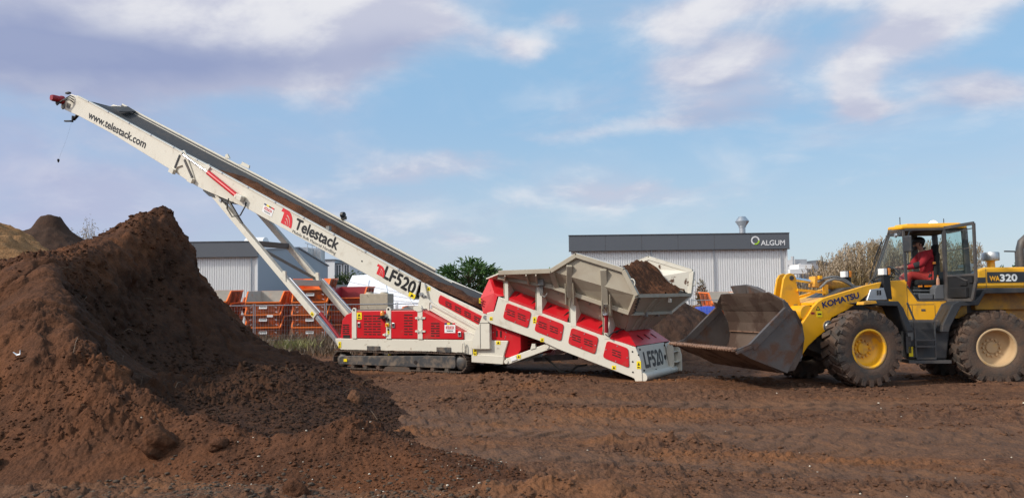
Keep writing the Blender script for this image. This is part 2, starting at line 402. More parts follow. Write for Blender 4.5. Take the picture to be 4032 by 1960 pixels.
def leafmat(name, c1, c2, c3, trans=.25):
    m = bpy.data.materials.new(name); m.use_nodes = True; t = m.node_tree; k = NT(t); b = t.nodes['Principled BSDF']
    g = k.n('ShaderNodeNewGeometry').outputs['Random Per Island']
    nz = k.noise(k.n('ShaderNodeTexCoord').outputs['Object'], 1.2, 2.0)
    c = k.mix(g, c1, c2); c = k.mix(k.mr(nz, .45, .65), c, c3)
    k.setin(b.inputs['Base Color'], c); b.inputs['Roughness'].default_value = .55
    tr = k.n('ShaderNodeBsdfTranslucent'); k.setin(tr.inputs[0], c)
    mx = k.n('ShaderNodeMixShader'); mx.inputs[0].default_value = trans
    t.links.new(b.outputs[0], mx.inputs[1]); t.links.new(tr.outputs[0], mx.inputs[2])
    t.links.new(mx.outputs[0], t.nodes['Material Output'].inputs[0])
    return m
M['leaf'] = leafmat('dark green leaves', (.035, .09, .022), (.095, .18, .045), (.055, .125, .03))
M['leaf2'] = leafmat('mixed green leaves', (.05, .085, .02), (.12, .14, .05), (.07, .11, .03))
M['leafpale'] = leafmat('sparse autumn leaves', (.34, .28, .19), (.45, .38, .28), (.40, .33, .24))
M['leafautumn'] = leafmat('autumn leaves', (.16, .10, .03), (.24, .09, .03), (.12, .11, .04))
M['reed'] = leafmat('dry reed', (.26, .17, .075), (.40, .29, .15), (.20, .14, .05), .15)
M['plume'] = leafmat('reed plume', (.30, .22, .14), (.44, .35, .25), (.26, .19, .11), .2)
M['weed'] = leafmat('dry weeds', (.12, .075, .045), (.17, .115, .07), (.09, .06, .035), .15)
M['weedgreen'] = leafmat('pale green weeds', (.20, .20, .06), (.30, .28, .10), (.13, .14, .04), .2)
def glassmat(name, tint, rough=.02, refl=.09):
    m = bpy.data.materials.new(name); m.use_nodes = True; t = m.node_tree; k = NT(t)
    t.nodes.remove(t.nodes['Principled BSDF'])
    tr = k.n('ShaderNodeBsdfTransparent'); tr.inputs[0].default_value = (*tint, 1)
    gl = k.n('ShaderNodeBsdfGlossy'); gl.inputs['Roughness'].default_value = rough
    fr = k.n('ShaderNodeFresnel'); fr.inputs[0].default_value = 1.25
    mx = k.n('ShaderNodeMixShader'); k.setin(mx.inputs[0], k.math('ADD', fr.outputs[0], refl - .04, clamp=True))
    t.links.new(tr.outputs[0], mx.inputs[1]); t.links.new(gl.outputs[0], mx.inputs[2])
    t.links.new(mx.outputs[0], t.nodes['Material Output'].inputs[0])
    return m
M['glass'] = glassmat('tinted cab glass', (.84, .92, .90))
def emis(name, col, st):
    m = bpy.data.materials.new(name); m.use_nodes = True; b = m.node_tree.nodes['Principled BSDF']
    b.inputs['Base Color'].default_value = (*col, 1); b.inputs['Emission Color'].default_value = (*col, 1); b.inputs['Emission Strength'].default_value = st
    return m
M['beaconlit'] = emis('lit beacon', (1.0, .72, .38), 3.0)
def soilmat(name, c_lo, c_hi, c_red, wet=False, gscale=1.0, bump=.9, pale=None):
    """earth: colour drifts at several scales, fine crumbly relief"""
    m = bpy.data.materials.new(name); m.use_nodes = True; t = m.node_tree; k = NT(t); b = t.nodes['Principled BSDF']
    co = k.n('ShaderNodeTexCoord').outputs['Object']
    st = k.vec('MULTIPLY', co, (.45, 1.25, 1.0)) if wet else co
    a = k.noise(st, .55 * gscale, 6.0, .62, .4); f = k.noise(co, 5.0 * gscale, 6.0, .68); g = k.noise(co, 38.0, 4.0, .7)
    c = k.mix(k.mr(f, .33, .68), c_lo, c_hi)
    c = k.mix(k.math('MULTIPLY', k.mr(a, .47, .66), .85), c, c_red)
    c = k.mix(k.math('MULTIPLY', k.mr(g, .50, .72), .45), c, tuple(q * 1.55 for q in c_hi))
    c = k.mix(k.math('MULTIPLY', k.mr(g, .46, .30), .55), c, tuple(q * .55 for q in c_lo))
    rg = k.mr(f, .3, .7, .78, .95)
    if not wet:
        at = k.n('ShaderNodeAttribute'); at.attribute_name = 'damp'
        c = k.mix(k.math('MULTIPLY', at.outputs['Fac'], .75), c, k.mix(k.mr(f, .33, .68), (.028, .0155, .0105), (.058, .031, .020)))
    if wet:
        at = k.n('ShaderNodeAttribute'); at.attribute_name = 'packed'
        pk = at.outputs['Fac']
        c = k.mix(k.math('MULTIPLY', pk, .5), c, pale)
        rg = k.math('SUBTRACT', rg, k.math('MULTIPLY', pk, .16))
    k.setin(b.inputs['Base Color'], c); k.setin(b.inputs['Roughness'], rg)
    b.inputs['Specular IOR Level'].default_value = .10 if wet else .08
    bp = k.n('ShaderNodeBump'); bp.inputs['Strength'].default_value = bump; bp.inputs['Distance'].default_value = .03
    h = k.math('ADD', k.math('MULTIPLY', g, .6), k.math('ADD', f, k.math('MULTIPLY', k.vor(co, 22.0), -.5)))
    k.setin(bp.inputs['Height'], h); t.links.new(bp.outputs[0], b.inputs['Normal'])
    return m
M['ground'] = soilmat('muddy earth', (.088, .044, .027), (.155, .079, .046), (.205, .088, .038), wet=True, bump=.9, pale=(.140, .080, .050))
M['soil'] = soilmat('dark crumbly soil', (.064, .029, .016), (.118, .052, .028), (.150, .060, .027))
M['soildamp'] = soilmat('freshly dug damp soil', (.032, .018, .012), (.064, .035, .023), (.072, .037, .022))
M['soildark'] = soilmat('dark brown compost', (.050, .030, .022), (.080, .047, .033), (.070, .038, .026))
M['sand'] = soilmat('tan sandy soil', (.25, .125, .052), (.37, .20, .092), (.30, .15, .062))
M['soilred'] = soilmat('reddish soil', (.090, .045, .027), (.15, .075, .043), (.17, .075, .035))
M['gravel'] = soilmat('grey brown gravel', (.085, .062, .046), (.135, .10, .075), (.10, .075, .055))

def text_obj(name, s, a, b, h, mtl, parent, y, bold=0.0, shear=0.0, body=None, angle=None):
    """lettering on a face seen from -y: baseline from a to b in x,z, capital height h"""
    cu = bpy.data.curves.new(name, 'FONT'); cu.body = s; cu.size = 1.0; cu.extrude = .003; cu.shear = shear
    ob = bpy.data.objects.new(name, cu); COL.objects.link(ob)
    dg = bpy.context.evaluated_depsgraph_get(); dg.update()
    me = bpy.data.meshes.new_from_object(ob.evaluated_get(dg)); me.materials.clear()
    bpy.data.objects.remove(ob); bpy.data.curves.remove(cu)
    co = np.empty(len(me.vertices) * 3, np.float32); me.vertices.foreach_get("co", co); co = co.reshape(-1, 3)
    x0, x1 = co[:, 0].min(), co[:, 0].max()
    L = hypot(b[0] - a[0], b[1] - a[1]); sxx = L / (x1 - x0); th = atan2(b[1] - a[1], b[0] - a[0])
    tx = (co[:, 0] - x0) * sxx; ty = co[:, 1] * h / 0.70; tz = co[:, 2] / .003 * .002
    out = np.stack([a[0] + tx * cos(th) - ty * sin(th), y - tz, a[1] + tx * sin(th) + ty * cos(th)], 1)
    me.vertices.foreach_set("co", out.astype(np.float32).ravel()); me.update()
    if bold:
        bm = bmesh.new(); b_ = bold * h / .7
        for i, (p, q) in enumerate(((-1, 0), (1, 0), (0, 1), (0, -1))):
            bm.from_mesh(me)
            bm.verts.ensure_lookup_table(); n = len(me.vertices)
            for v in bm.verts[len(bm.verts) - n:]:
                v.co += Vector(((p * cos(th) - q * sin(th)) * b_, -.0005 * i, (p * sin(th) + q * cos(th)) * b_))
        bm.to_mesh(me); bm.free()
    return link_mesh(name, me, mtl, parent)
# ------------------------------------------------------------------ ground
MO = Vector((-1.4387, 19.2426, 0)); MYAW = rad(-28)      # tracked conveyor: local x to the feed end, y away, z up
LO = Vector((6.9447, 15.0546, 0)); LYAW = rad(13)        # wheel loader: local x to its rear
BANDS = [((-3.5, 12.8), (9.5, 8.0), .55), ((-2.6, 11.6), (9.5, 7.0), .5), ((-1.2, 8.75), (4.5, 7.3), .42), ((4.5, 7.3), (9, 6.6), .45),
         ((-1.0, 10.3), (10, 9.6), .5), ((0.5, 13.6), (9, 12.4), .5), ((2, 6.6), (9, 5.9), .5), ((-1.5, 14.3), (6, 12.0), .45)]
def pack_mask(x, y):
    pk = np.zeros_like(x); lug = np.zeros_like(x)
    for (ax, ay), (bx, by), w in BANDS:
        dx, dy = bx - ax, by - ay; L = hypot(dx, dy); dx, dy = dx / L, dy / L
        s = (x - ax) * dx + (y - ay) * dy; d = (x - ax) * -dy + (y - ay) * dx
        d = d + .22 * (vn(s * .35, s * 0 + w * 10, 3) - .5) * 2
        k = (1 - sst(w * .55, w * 1.1, np.abs(d))) * sst(-.5, .6, s) * (1 - sst(L - .6, L + .5, s))
        k = k * (.45 + .75 * vn(s * .45 + w * 31, d * 1.1, 21))
        pk = np.maximum(pk, np.clip(k, 0, 1))
        lg = np.sin(2 * pi * (s + np.abs(d) * .6) / .34)
        lug = np.maximum(lug, sst(.15, .8, lg) * k)
    return pk, lug
def local(o, yaw, x, y):
    c, s_ = cos(yaw), sin(yaw); dx, dy = x - o.x, y - o.y
    return dx * c + dy * s_, -dx * s_ + dy * c
def ground_h(x, y, full=False):
    pk, lug = pack_mask(x, y)
    z = .07 * fbm(x * .35, y * .45, 1, 3) + .035 * fbm(x * 1.1, y * 1.9, 9, 3)
    loose = sst(.46, .60, vn(x * .55, y * 1.0, 31) * .7 + .3 * vn(x * 1.7, y * 2.6, 37))
    f1, idv = wor(x * 6.5, y * 9.0, 5); f2, id2 = wor(x * 14, y * 17, 8)
    cl = np.sqrt(np.clip(.2 - f1 * f1, 0, 1)) * (idv > .62) * .085 + np.sqrt(np.clip(.2 - f2 * f2, 0, 1)) * (id2 > .5) * .045
    rough = .022 * fbm(x * 4.5, y * 8, 13, 5, .6) + .018 * fbm(x * 13, y * 19, 15, 4, .6)
    z = z + (rough + cl * (.12 + .95 * loose) - .03 * sst(.07, .0, np.abs(fbm(x * 1.6, y * 3.4, 131, 3)))) * (1 - .78 * pk) - .035 * pk + lug * .030 * (.4 + vn(x * 3, y * 3, 5))
    # ruts pushed up beside the wheel lines
    r_ = np.hypot(x, y)
    # keep the standing places level
    u, v = local(MO, MYAW, x, y)
    foot = sst(-4.6, -4.0, u) * (1 - sst(5.0, 5.6, u)) * sst(-.5, -.1, v) * (1 - sst(2.7, 3.2, v))
    u2, v2 = local(LO, LYAW, x, y)
    foot2 = sst(-1.1, -.7, u2) * (1 - sst(4.0, 4.6, u2)) * sst(-.45, -.1, v2) * (1 - sst(2.6, 3.0, v2))
    ft = np.maximum(foot, foot2)
    z = z * (1 - .82 * ft) - .012 * ft
    # low reddish berm in front of the conveyor
    z = z + .17 * np.exp(-((x - .15) / 1.5) ** 2 - ((y - 16.6 + .25 * x) / .55) ** 2) * (1 + .8 * fbm(x * 2, y * 3, 44, 3))
    z = z + .10 * np.exp(-((x + 1.2) / .7) ** 2 - ((y - 13.3) / .5) ** 2) * (1 + .8 * fbm(x * 2.5, y * 3, 46, 3))
    z = z + .12 * np.exp(-((x - 1.9) / 1.1) ** 2 - ((y - 9.35) / .22) ** 2) * (.5 + vn(x * 6, y * 6, 48))
    z = z + .10 * np.exp(-((x - .6) / .9) ** 2 - ((y - 6.75) / .35) ** 2) * (.3 + 1.4 * vn(x * 5, y * 5, 49))
    z = z * (1 - sst(34, 60, r_))
    return (z, pk) if full else z
def polar(a0, a1, na, r):
    a = np.radians(np.linspace(a0, a1, na)); A, Q = np.meshgrid(a, r)
    return Q * np.sin(A), Q * np.cos(A)
def grid_faces(nr, nc, wrap=False):
    i = np.arange(nr - 1)[:, None] * nc; j = np.arange(nc - (0 if wrap else 1))[None, :]; j2 = (j + 1) % nc
    return np.stack([i + j, i + nc + j, i + nc + j2, i + j2], -1).reshape(-1, 4)
fine = np.linspace(-37, 37, 860)
ang = np.radians(np.concatenate([np.linspace(-180, -37, 60)[:-1], fine, np.linspace(37, 180, 60)[1:-1]]))
rad_ = np.concatenate([np.array([.3, 1, 2, 3, 4, 4.8, 5.3]), np.geomspace(5.6, 32, 560), np.geomspace(33, 120, 40), np.geomspace(150, 6000, 18)])
A_, Q_ = np.meshgrid(ang, rad_)
gx, gy = Q_ * np.sin(A_), Q_ * np.cos(A_)
gz, gp = ground_h(gx, gy, True)
g_ob = np_mesh("ground", np.stack([gx, gy, gz], -1).reshape(-1, 3), grid_faces(len(rad_), len(ang), True), M['ground'], smooth=True, attr={'packed': gp.ravel()})
tag(g_ob, kind='structure')

# ------------------------------------------------------------------ soil heaps
RIDGE = [(-8.65,12.4,2.52),(-8.08,12.3,2.51),(-7.85,12.5,2.53),(-7.91,12.8,2.57),(-7.97,14.2,2.91),(-7.99,15.6,3.32),(-7.96,16.2,3.65),(-7.9,16.5,3.8),(-7.83,17.2,4.04),(-7.69,17.5,3.97),(-7.64,17.7,3.64),(-7.45,17.8,3.28),(-7.35,17.8,2.73),(-7.07,17.8,2.36),(-6.9,17.6,1.94),(-6.46,17.4,1.61),(-5.69,17,1.0),(-5.11,16.8,.81),(-4.55,17,.64),(-4.1,17.3,.51),(-3.68,17,.24),(-3.01,15.8,.05)]
LEDGE = [(-6.71,11.4,2.24),(-7.1,12.6,2.39),(-7.27,13.4,2.56),(-7.49,15.1,2.88),(-7.34,16.7,3.36)]
CREST = [(-6.59,11.2,2.19),(-6.24,10.75,1.89),(-5.84,10.2,1.56),(-5.19,9.6,1.22),(-4.69,9.2,1.0),(-4.28,8.85,.82),(-3.8,8.5,.65),(-3.37,8.3,.56),(-2.86,8.05,.51),(-2.41,7.95,.46),(-2.02,8,.51),(-1.75,8.1,.60),(-1.52,8.2,.55),(-1.36,8,.43),(-.98,7.85,.32),(-.68,7.7,.25),(-.36,7.6,.15),(.05,7.5,.07),(.4,7.4,.0)]
CUT = [(-6.76,12.2,1.5),(-6.85,12.9,1.17),(-6.83,13.4,1.08),(-6.6,14.4,.97),(-6.27,15.4,.87),(-5.76,16.2,.82)]
LOOSE = [(-4.97,11.5,.62),(-3.69,10.4,.40),(-2.88,9.5,.34),(-2.35,9.3,.34),(-3.34,12,.58),(-2.53,12.6,.26),(-4.69,14,.63),(-5.87,12,.86),(-4.83,10.8,.56),(-3.4,15,.38),(-5.0,13,.62),(-4.0,13.2,.62),
 (-8.13,11.8,2.28),(-7.19,10.8,1.79),(-6.24,9.4,1.1),(-5.7,8.6,.49),(-6.2,10.1,1.57),(-5.51,9,.88),(-7.69,9.4,1.11),(-8.86,10.8,1.81),(-10.02,12.2,2.2),(-4.65,8.3,.47),(-3.63,7.95,.31),(-2.71,7.65,.28),(-1.91,7.55,.25),(-1.08,7.2,.1),
 (-5.22,7.85,.03),(-3.4,7.42,.03),(-1.8,7.15,.03),(-.33,6.85,-.02),(.35,7.05,-.06),(-.7,6.85,-.03),(-7.6,8.2,.03),(-10,8.8,.1),(-12,9.2,.2),(-3.4,6.6,-.35),(-6,7,-.35),(-.5,6.3,-.4),(1.3,7,-.4),(1.3,8.2,-.35),(-9,7.5,-.4),
 (-.7,8.8,-.06),(-.9,10.3,-.08),(-1.5,11.5,-.05),(-1.8,12.9,-.03),(-2.1,14.2,-.03),(-2.2,15.6,-.08),(.6,10.5,-.4),(0,13,-.4),(-.8,15.5,-.4),(-2.6,17.4,-.12),(-2.2,18.6,-.4),(-3.9,18.6,-.05),(-5,19,.0),(-4.2,20.5,-.4),
 (-6.2,19.4,.5),(-7.7,19.6,2.1),(-7.9,22,.2),(-8,24,-.4),(-5.6,22,-.4),(-9.2,17.5,2.4),(-10.5,18,1.4),(-12.5,19,.2),(-9.4,15,2.1),(-10.8,15,1.5),(-12.5,15,.9),(-14.5,15,.0),(-14.5,11,.6),(-12,12,1.6),(-16.5,13,-.4),(-16.5,9,-.3),(-12.5,21.5,-.3),(-15.5,18,-.4),(-10,22.5,-.2)]
def dens(line, off=(0, 0, 0), st=.3):
    out = []
    for a, b in zip(line[:-1], line[1:]):
        k = max(1, int(math.dist(a, b) / st))
        for i in range(k): out.append([a[j] + (b[j] - a[j]) * i / k + off[j] for j in range(3)])
    out.append([line[-1][j] + off[j] for j in range(3)]); return out
def behind(line):
    """a steep drop just beyond the crest"""
    return [[x + .30, y + .20, max(z - .55 * min(1, z), min(z, .25))] for x, y, z in line]
HP = np.array(dens(RIDGE) + dens(LEDGE) + dens(CREST) + behind(dens(CREST[:12])) + dens(CUT) + [[x + .17, y - .05, z - .62] for x, y, z in dens(LEDGE[1:])] + [list(q) for q in LOOSE])
def rbf_fit(P):
    d = np.hypot(P[:, None, 0] - P[None, :, 0], P[:, None, 1] - P[None, :, 1])
    n = len(P); Aa = np.zeros((n + 3, n + 3)); Aa[:n, :n] = -d + np.eye(n) * .004
    Aa[:n, n] = 1; Aa[:n, n + 1:] = P[:, :2]; Aa[n, :n] = 1; Aa[n + 1:, :n] = P[:, :2].T
    return np.linalg.solve(Aa, np.concatenate([P[:, 2], [0, 0, 0]]))
HW = rbf_fit(HP)
def heap_base(x, y):
    sh = x.shape; x = x.ravel(); y = y.ravel(); out = np.empty_like(x)
    for i in range(0, len(x), 40000):
        xs, ys = x[i:i + 40000], y[i:i + 40000]
        d = np.hypot(xs[:, None] - HP[None, :, 0], ys[:, None] - HP[None, :, 1])
        out[i:i + 40000] = -d @ HW[:-3] + HW[-3] + HW[-2] * xs + HW[-1] * ys
    return out.reshape(sh)
def heap_h(x, y):
    z = heap_base(x, y)
    amp = sst(-.05, .5, z)
    wx = x + .10 * fbm(x * 2.2, y * 2.2, 171, 3); wy = y + .10 * fbm(x * 2.2 + 40, y * 2.2, 172, 3)
    f1, i1 = wor(wx * 3.6, wy * 3.6, 61); f2, i2 = wor(wx * 9, wy * 9, 62); f3, i3 = wor(x * 19, y * 19, 63); f4, i4 = wor(x * 36, y * 36, 64)
    n = .10 * fbm(x * .8, y * .8, 71, 3) + .06 * (np.abs(fbm(x * 2.3, y * 2.3, 75, 4, .5)) - .2) + .022 * fbm(x * 9, y * 9, 79, 5, .7) + (.022 * (.45 - f2) + .012 * (.45 - f3)) * sst(.4, .6, vn(x * 1.1, y * 1.1, 411))
    # little gullies and slumps running down the slopes
    n = n - .09 * sst(.10, .0, np.abs(fbm(x * .9 + 3, y * .9, 91, 3))) * sst(.2, 1.0, z) - .05
    dome = lambda f, r: np.sqrt(np.clip(r * r - f * f, 0, 1))
    pat = sst(.40, .62, vn(x * 1.3, y * 1.3, 401) * .65 + vn(x * 4, y * 4, 402) * .35)
    cl = dome(f1, .46) * (i1 > .86) * .15 + dome(f2, .44) * (i2 > .70) * .085 * (.3 + pat) + dome(f3, .44) * (i3 > .55) * .048 * (.15 + pat) + dome(f4, .45) * (i4 > .45) * .024 * (.2 + pat)
    lump = .30 + 1.0 * sst(.35, .65, vn(x * .7, y * .7, 83))
    return z + (n + cl * lump) * (.25 + .75 * amp)
def dug(x, y):
    """where the loader has dug: fresh damp soil, 1 inside the hollow"""
    cx_, cy_ = zip(*[(p[0], p[1]) for p in CREST]); lx_, ly_ = zip(*[(p[0], p[1]) for p in LEDGE])
    n = .16 * fbm(x * 2.2, y * 2.2, 301, 4)
    a = sst(.0, .16, y - np.interp(x, cx_, cy_) + n * .5)
    b = sst(.0, .16, x - np.interp(y, [10.6] + list(ly_), [-6.35] + list(lx_)) + n * .5)
    return a * b * (1 - sst(-2.0, -.7, x + n * 2)) * (1 - sst(17.4, 18.2, y))
hx, hy = polar(-58, 9, 900, np.geomspace(6.2, 25, 620))
hz = heap_h(hx, hy)
# on the steep cut faces the crumbling goes sideways too
sl_ = np.hypot(np.gradient(heap_base(hx, hy), axis=1) / np.maximum(1e-6, np.hypot(np.gradient(hx, axis=1), np.gradient(hy, axis=1))), 0)
st_ = sst(.7, 1.6, sl_)
hx2 = hx + st_ * (.16 * fbm(hy * 1.3, hz * 1.6, 201, 3) + .10 * fbm(hy * 4, hz * 5, 205, 4, .6) + .09 * np.clip(.55 - wor(hy * 6, hz * 7, 207)[0], 0, 1))
heap = np_mesh("soil_heap", np.stack([hx2, hy, hz], -1).reshape(-1, 3), grid_faces(*hx.shape), M['soil'], smooth=True, attr={'damp': dug(hx, hy).ravel()})
tag(heap, "big dark brown soil heap with a dug out hollow below its peak", "soil heap")

def mound(name, cx, cy, pts, mtl, label, half=14, n=220, seed=0, rough=1.0, base=-.3):
    """pts: (radius, height) outline of a tipped heap, with the usual slumps"""
    g = np.linspace(-half, half, n); X, Y = np.meshgrid(g, g)
    rr = np.hypot(X, Y) * (1 + .16 * fbm(X * .25 + seed, Y * .25, seed, 3))
    pr, ph = zip(*pts); Z = np.interp(rr, pr, ph)
    f1, i1 = wor(X * 3, Y * 3, seed + 5); f2, i2 = wor(X * 8, Y * 8, seed + 6)
    Z = Z + rough * (.16 * fbm(X * .9, Y * .9, seed + 1, 4) + .06 * fbm(X * 4, Y * 4, seed + 2, 3) + np.clip(.5 - f1, 0, 1) * (i1 > .6) * .14 + np.clip(.5 - f2, 0, 1) * (i2 > .5) * .07) * sst(base, .5, Z)
    o = np_mesh(name, np.stack([X, Y, Z], -1).reshape(-1, 3), grid_faces(n, n), mtl, smooth=True)
    o.location = (cx, cy, 0); return tag(o, label, "soil heap")
mound("soil_heap", -21.35, 35.5, [(0, 6.2), (.45, 6.1), (.85, 5.5), (1.25, 5.2), (9.2, -.4), (20, -.4)], M['soildark'], "distant dark cone shaped soil heap with a small knob on its top", 10, 240, 3)
mound("soil_heap", -12.35, 16.6, [(0, 4.15), (.6, 3.95), (6.6, -.4), (20, -.4)], M['sand'], "tan sandy soil heap in front of the dark cone", 7, 230, 8, 1.2)
mound("soil_heap", 4.5, 25.4, [(0, 2.25), (.5, 2.12), (1.2, 1.78), (4.3, -.4), (20, -.4)], M['soildark'], "low dark soil heap behind the hopper and the loader bucket", 5.5, 260, 15, .9)
mound("soil_heap", -1.1, 31.5, [(0, 2.3), (.8, 2.1), (4.4, -.4), (20, -.4)], M['soilred'], "brown soil mound under the green bush behind the conveyor", 6, 160, 21)

# loose clods: one uncountable scatter over heap and yard
def clod_field(name, P, S, mtl, seed=0, flat=.75, parent=None):
    bm = bmesh.new(); bmesh.ops.create_icosphere(bm, subdivisions=1, radius=1.0); bm.verts.ensure_lookup_table()
    bv = np.array([v.co[:] for v in bm.verts]); bf = np.array([[q.index for q in f.verts] for f in bm.faces]); bm.free()
    rg = np.random.default_rng(seed); n = len(P); k = len(bv)
    th = rg.uniform(0, 2 * pi, n); c, s_ = np.cos(th), np.sin(th)
    jit = 1 + rg.uniform(-.28, .28, (n, k, 1))
    v = bv[None] * jit * np.stack([rg.uniform(.7, 1.3, n), rg.uniform(.7, 1.3, n), rg.uniform(.5, 1.0, n) * flat], 1)[:, None, :] * S[:, None, None]
    x = v[..., 0] * c[:, None] - v[..., 1] * s_[:, None]; y = v[..., 0] * s_[:, None] + v[..., 1] * c[:, None]
    v = np.stack([x, y, v[..., 2]], -1) + P[:, None, :]
    f = bf[None] + (np.arange(n) * k)[:, None, None]
    return np_mesh(name, v.reshape(-1, 3), f.reshape(-1, 3), mtl, parent)
rg = np.random.default_rng(77)
def scatter(n, a0, a1, r0, r1):
    a = np.radians(rg.uniform(a0, a1, n)); r = np.exp(rg.uniform(np.log(r0), np.log(r1), n))
    return r * np.sin(a), r * np.cos(a)
x, y = scatter(30000, -40, 9, 6.6, 19); z0 = heap_base(x, y); keep = (z0 > .02) & (vn(x * .8, y * .8, 5) + .35 * vn(x * 3, y * 3, 6) > np.where(dug(x, y) > .5, .52, .66)); x, y, z0 = x[keep], y[keep], z0[keep]
z = heap_h(x, y); s_ = .010 + .028 * rg.power(.35, len(x)) ** 1.0 * rg.uniform(.2, 1, len(x)); s_ *= np.hypot(x, y) / 10
dg_ = dug(x, y) > .5
ob = clod_field("loose_soil_clods", np.stack([x, y, z + s_ * .15], 1)[~dg_], s_[~dg_], M['soil'], 3); tag(ob, "loose crumbs and clods of soil lying over the heap", "soil clods", kind='stuff')
ob = clod_field("damp_soil_clods", np.stack([x, y, z + s_ * .15], 1)[dg_], s_[dg_] * 1.25, M['soildamp'], 5); tag(ob, "dark damp rubble of soil in the dug out hollow", "soil clods", kind='stuff')
x, y = scatter(30000, -14, 36, 6.2, 20); pk, lg = pack_mask(x, y); keep = (heap_base(x, y) < 0) & (rg.uniform(0, 1, len(x)) > pk * 1.1) & (vn(x * .5, y * 1.1, 31) * .7 + .4 * vn(x * 2, y * 3, 7) > .58)
x, y = x[keep], y[keep]; z = ground_h(x, y); s_ = (.007 + .030 * rg.uniform(0, 1, len(x)) ** 3) * np.hypot(x, y) / 10
ob = clod_field("loose_ground_clods", np.stack([x, y, z + s_ * .1], 1), s_, M['ground'], 4, .6); tag(ob, "dark clods of mud churned up over the yard", "mud clods", kind='stuff')
x, y = scatter(9000, -38, -1, 6.25, 8.4); z0 = heap_base(x, y); keep = (z0 < .14 + .1 * rg.uniform(-1, 1, len(x))) & (rg.uniform(0, 1, len(x)) < .25 + vn(x * 2.2, y * 2.2, 3)); x, y = x[keep], y[keep]; z = np.maximum(ground_h(x, y), heap_h(x, y)); s_ = .005 + .026 * rg.uniform(0, 1, len(x)) ** 4
ob = clod_field("gravel", np.stack([x, y, z + s_ * .0], 1), s_, M['gravel'], 6, .7); tag(ob, "grey brown gravel and stones along the foot of the soil heap", "gravel", kind='stuff')
x, y = scatter(260, -30, 10, 6.6, 9.5); z0 = heap_base(x, y); keep = (z0 > -.1) & (rg.uniform(0, 1, len(x)) < .16 + .5 * (x > -2.5) * (y < 8.2)); x, y = x[keep], y[keep]; z = np.maximum(heap_h(x, y), ground_h(x, y)); s_ = .006 + .012 * rg.uniform(0, 1, len(x)) ** 2.5
ob = clod_field("pale_pebbles", np.stack([x, y, z + s_ * .5], 1), s_, M['stone'], 8, .8); tag(ob, "pale pebbles showing on the near soil bank", "pebbles", kind='stuff')
x, y = scatter(160, 0, 34, 7, 20); z = ground_h(x, y); s_ = (.006 + .010 * rg.uniform(0, 1, len(x)) ** 3) * np.hypot(x, y) / 9
ob = clod_field("pale_specks", np.stack([x, y, z + s_ * .5], 1)[::4], s_[::4], M['stone'], 9, .8); tag(ob, "small pale stones pressed into the mud", "pebbles", kind='stuff')
def big_clod(name, x, y, r, label, mtl='soil', cat="soil clod", sc=(1.2, .9, .8), sink=.25, seed=1):
    mb = MB(); mb.ball((0, 0, 0), r, 4, sc=sc); o_ = []
    v = np.array(mb.v); q = v / r
    k = 1 + .34 * fbm(q[:, 0] * 1.6 + seed * 9 + q[:, 2], q[:, 1] * 1.6 + q[:, 2] * 1.3, seed, 4) + .12 * fbm(q[:, 0] * 6 + q[:, 2] * 4, q[:, 1] * 6 + seed, seed + 4, 3)
    mb.v = [tuple(p) for p in v * k[:, None]]
    o = mb.build(name, M[mtl], smooth='all')
    a = np.array([x]); b = np.array([y]); zz_ = max(float(heap_h(a, b)[0]), float(ground_h(a, b)[0]))
    o.location = (x, y, zz_ + r * sc[2] * (1 - sink * 2) * .6); o.rotation_euler = (seed * .7, seed * 1.3, seed * 2.1)
    return tag(o, label, cat)
big_clod("soil_clod", -3.55, 7.82, .19, "largest soil boulder low on the near bank, overhanging a dark hollow", seed=2)
big_clod("soil_clod", -1.95, 6.95, .115, "rounded clod lying at the foot of the near bank above the bottom edge", seed=3)
big_clod("soil_clod", -2.45, 12.0, .13, "lone clod on the track between the rubble hollow and the conveyor", 'soilred', seed=4)
big_clod("soil_clod", -2.95, 7.75, .085, "small flat clod in the soil slope beside the largest boulder", seed=5)
big_clod("soil_clod", -5.35, 7.95, .10, "tilted clod sitting in the gravel verge", seed=6)
mb = MB(); mb.box((0, 0, 0), (.14, .07, .06), rz=.2, ry=.15); o = mb.build("brick_piece", M['brick'], bevel=.008)
a = np.array([-4.35]); b = np.array([11.6]); o.location = (-4.35, 11.6, float(heap_h(a, b)[0]) + .02); tag(o, "broken piece of red brick in the rubble of the hollow", "brick")
mb = MB(); mb.slab([(-.045, 0, .04), (.0, 0, 0), (.045, 0, .01), (.035, .01, .065), (.028, .012, .02), (.0, .01, .012)], (0, .012, .004)); o = mb.build("plastic_scrap", M['white'])
a = np.array([-6.0]); b = np.array([9.35]); o.location = (-6.0, 9.33, float(heap_h(a, b)[0]) + .02); tag(o, "white scrap of plastic on the big heap's near slope", "scrap")
# dry twigs and roots sticking from the soil
mb = MB()
x, y = scatter(170, -32, 4, 7, 17); zk = heap_base(x, y) > .1; x, y = x[zk], y[zk]; z = heap_h(x, y)
for i in range(len(x)):
    p = Vector((x[i], y[i], z[i] - .01)); d = Vector((R.uniform(-1, 1), R.uniform(-1, .6), R.uniform(-.3, .6))).normalized(); L = R.uniform(.06, .26) * y[i] / 9
    q = p + d * L * .5 + Vector((0, 0, R.uniform(0, .03))); mb.tube([p, q, q + Vector((d.x + R.uniform(-.5, .5), d.y, d.z - .4)) * L * .5], [.004 * y[i] / 9, .0035 * y[i] / 9, .002], 4)
o = mb.build("dry_twigs", M['weed']); tag(o, "dry roots and twigs sticking out of the soil heap", "twigs", kind='stuff')

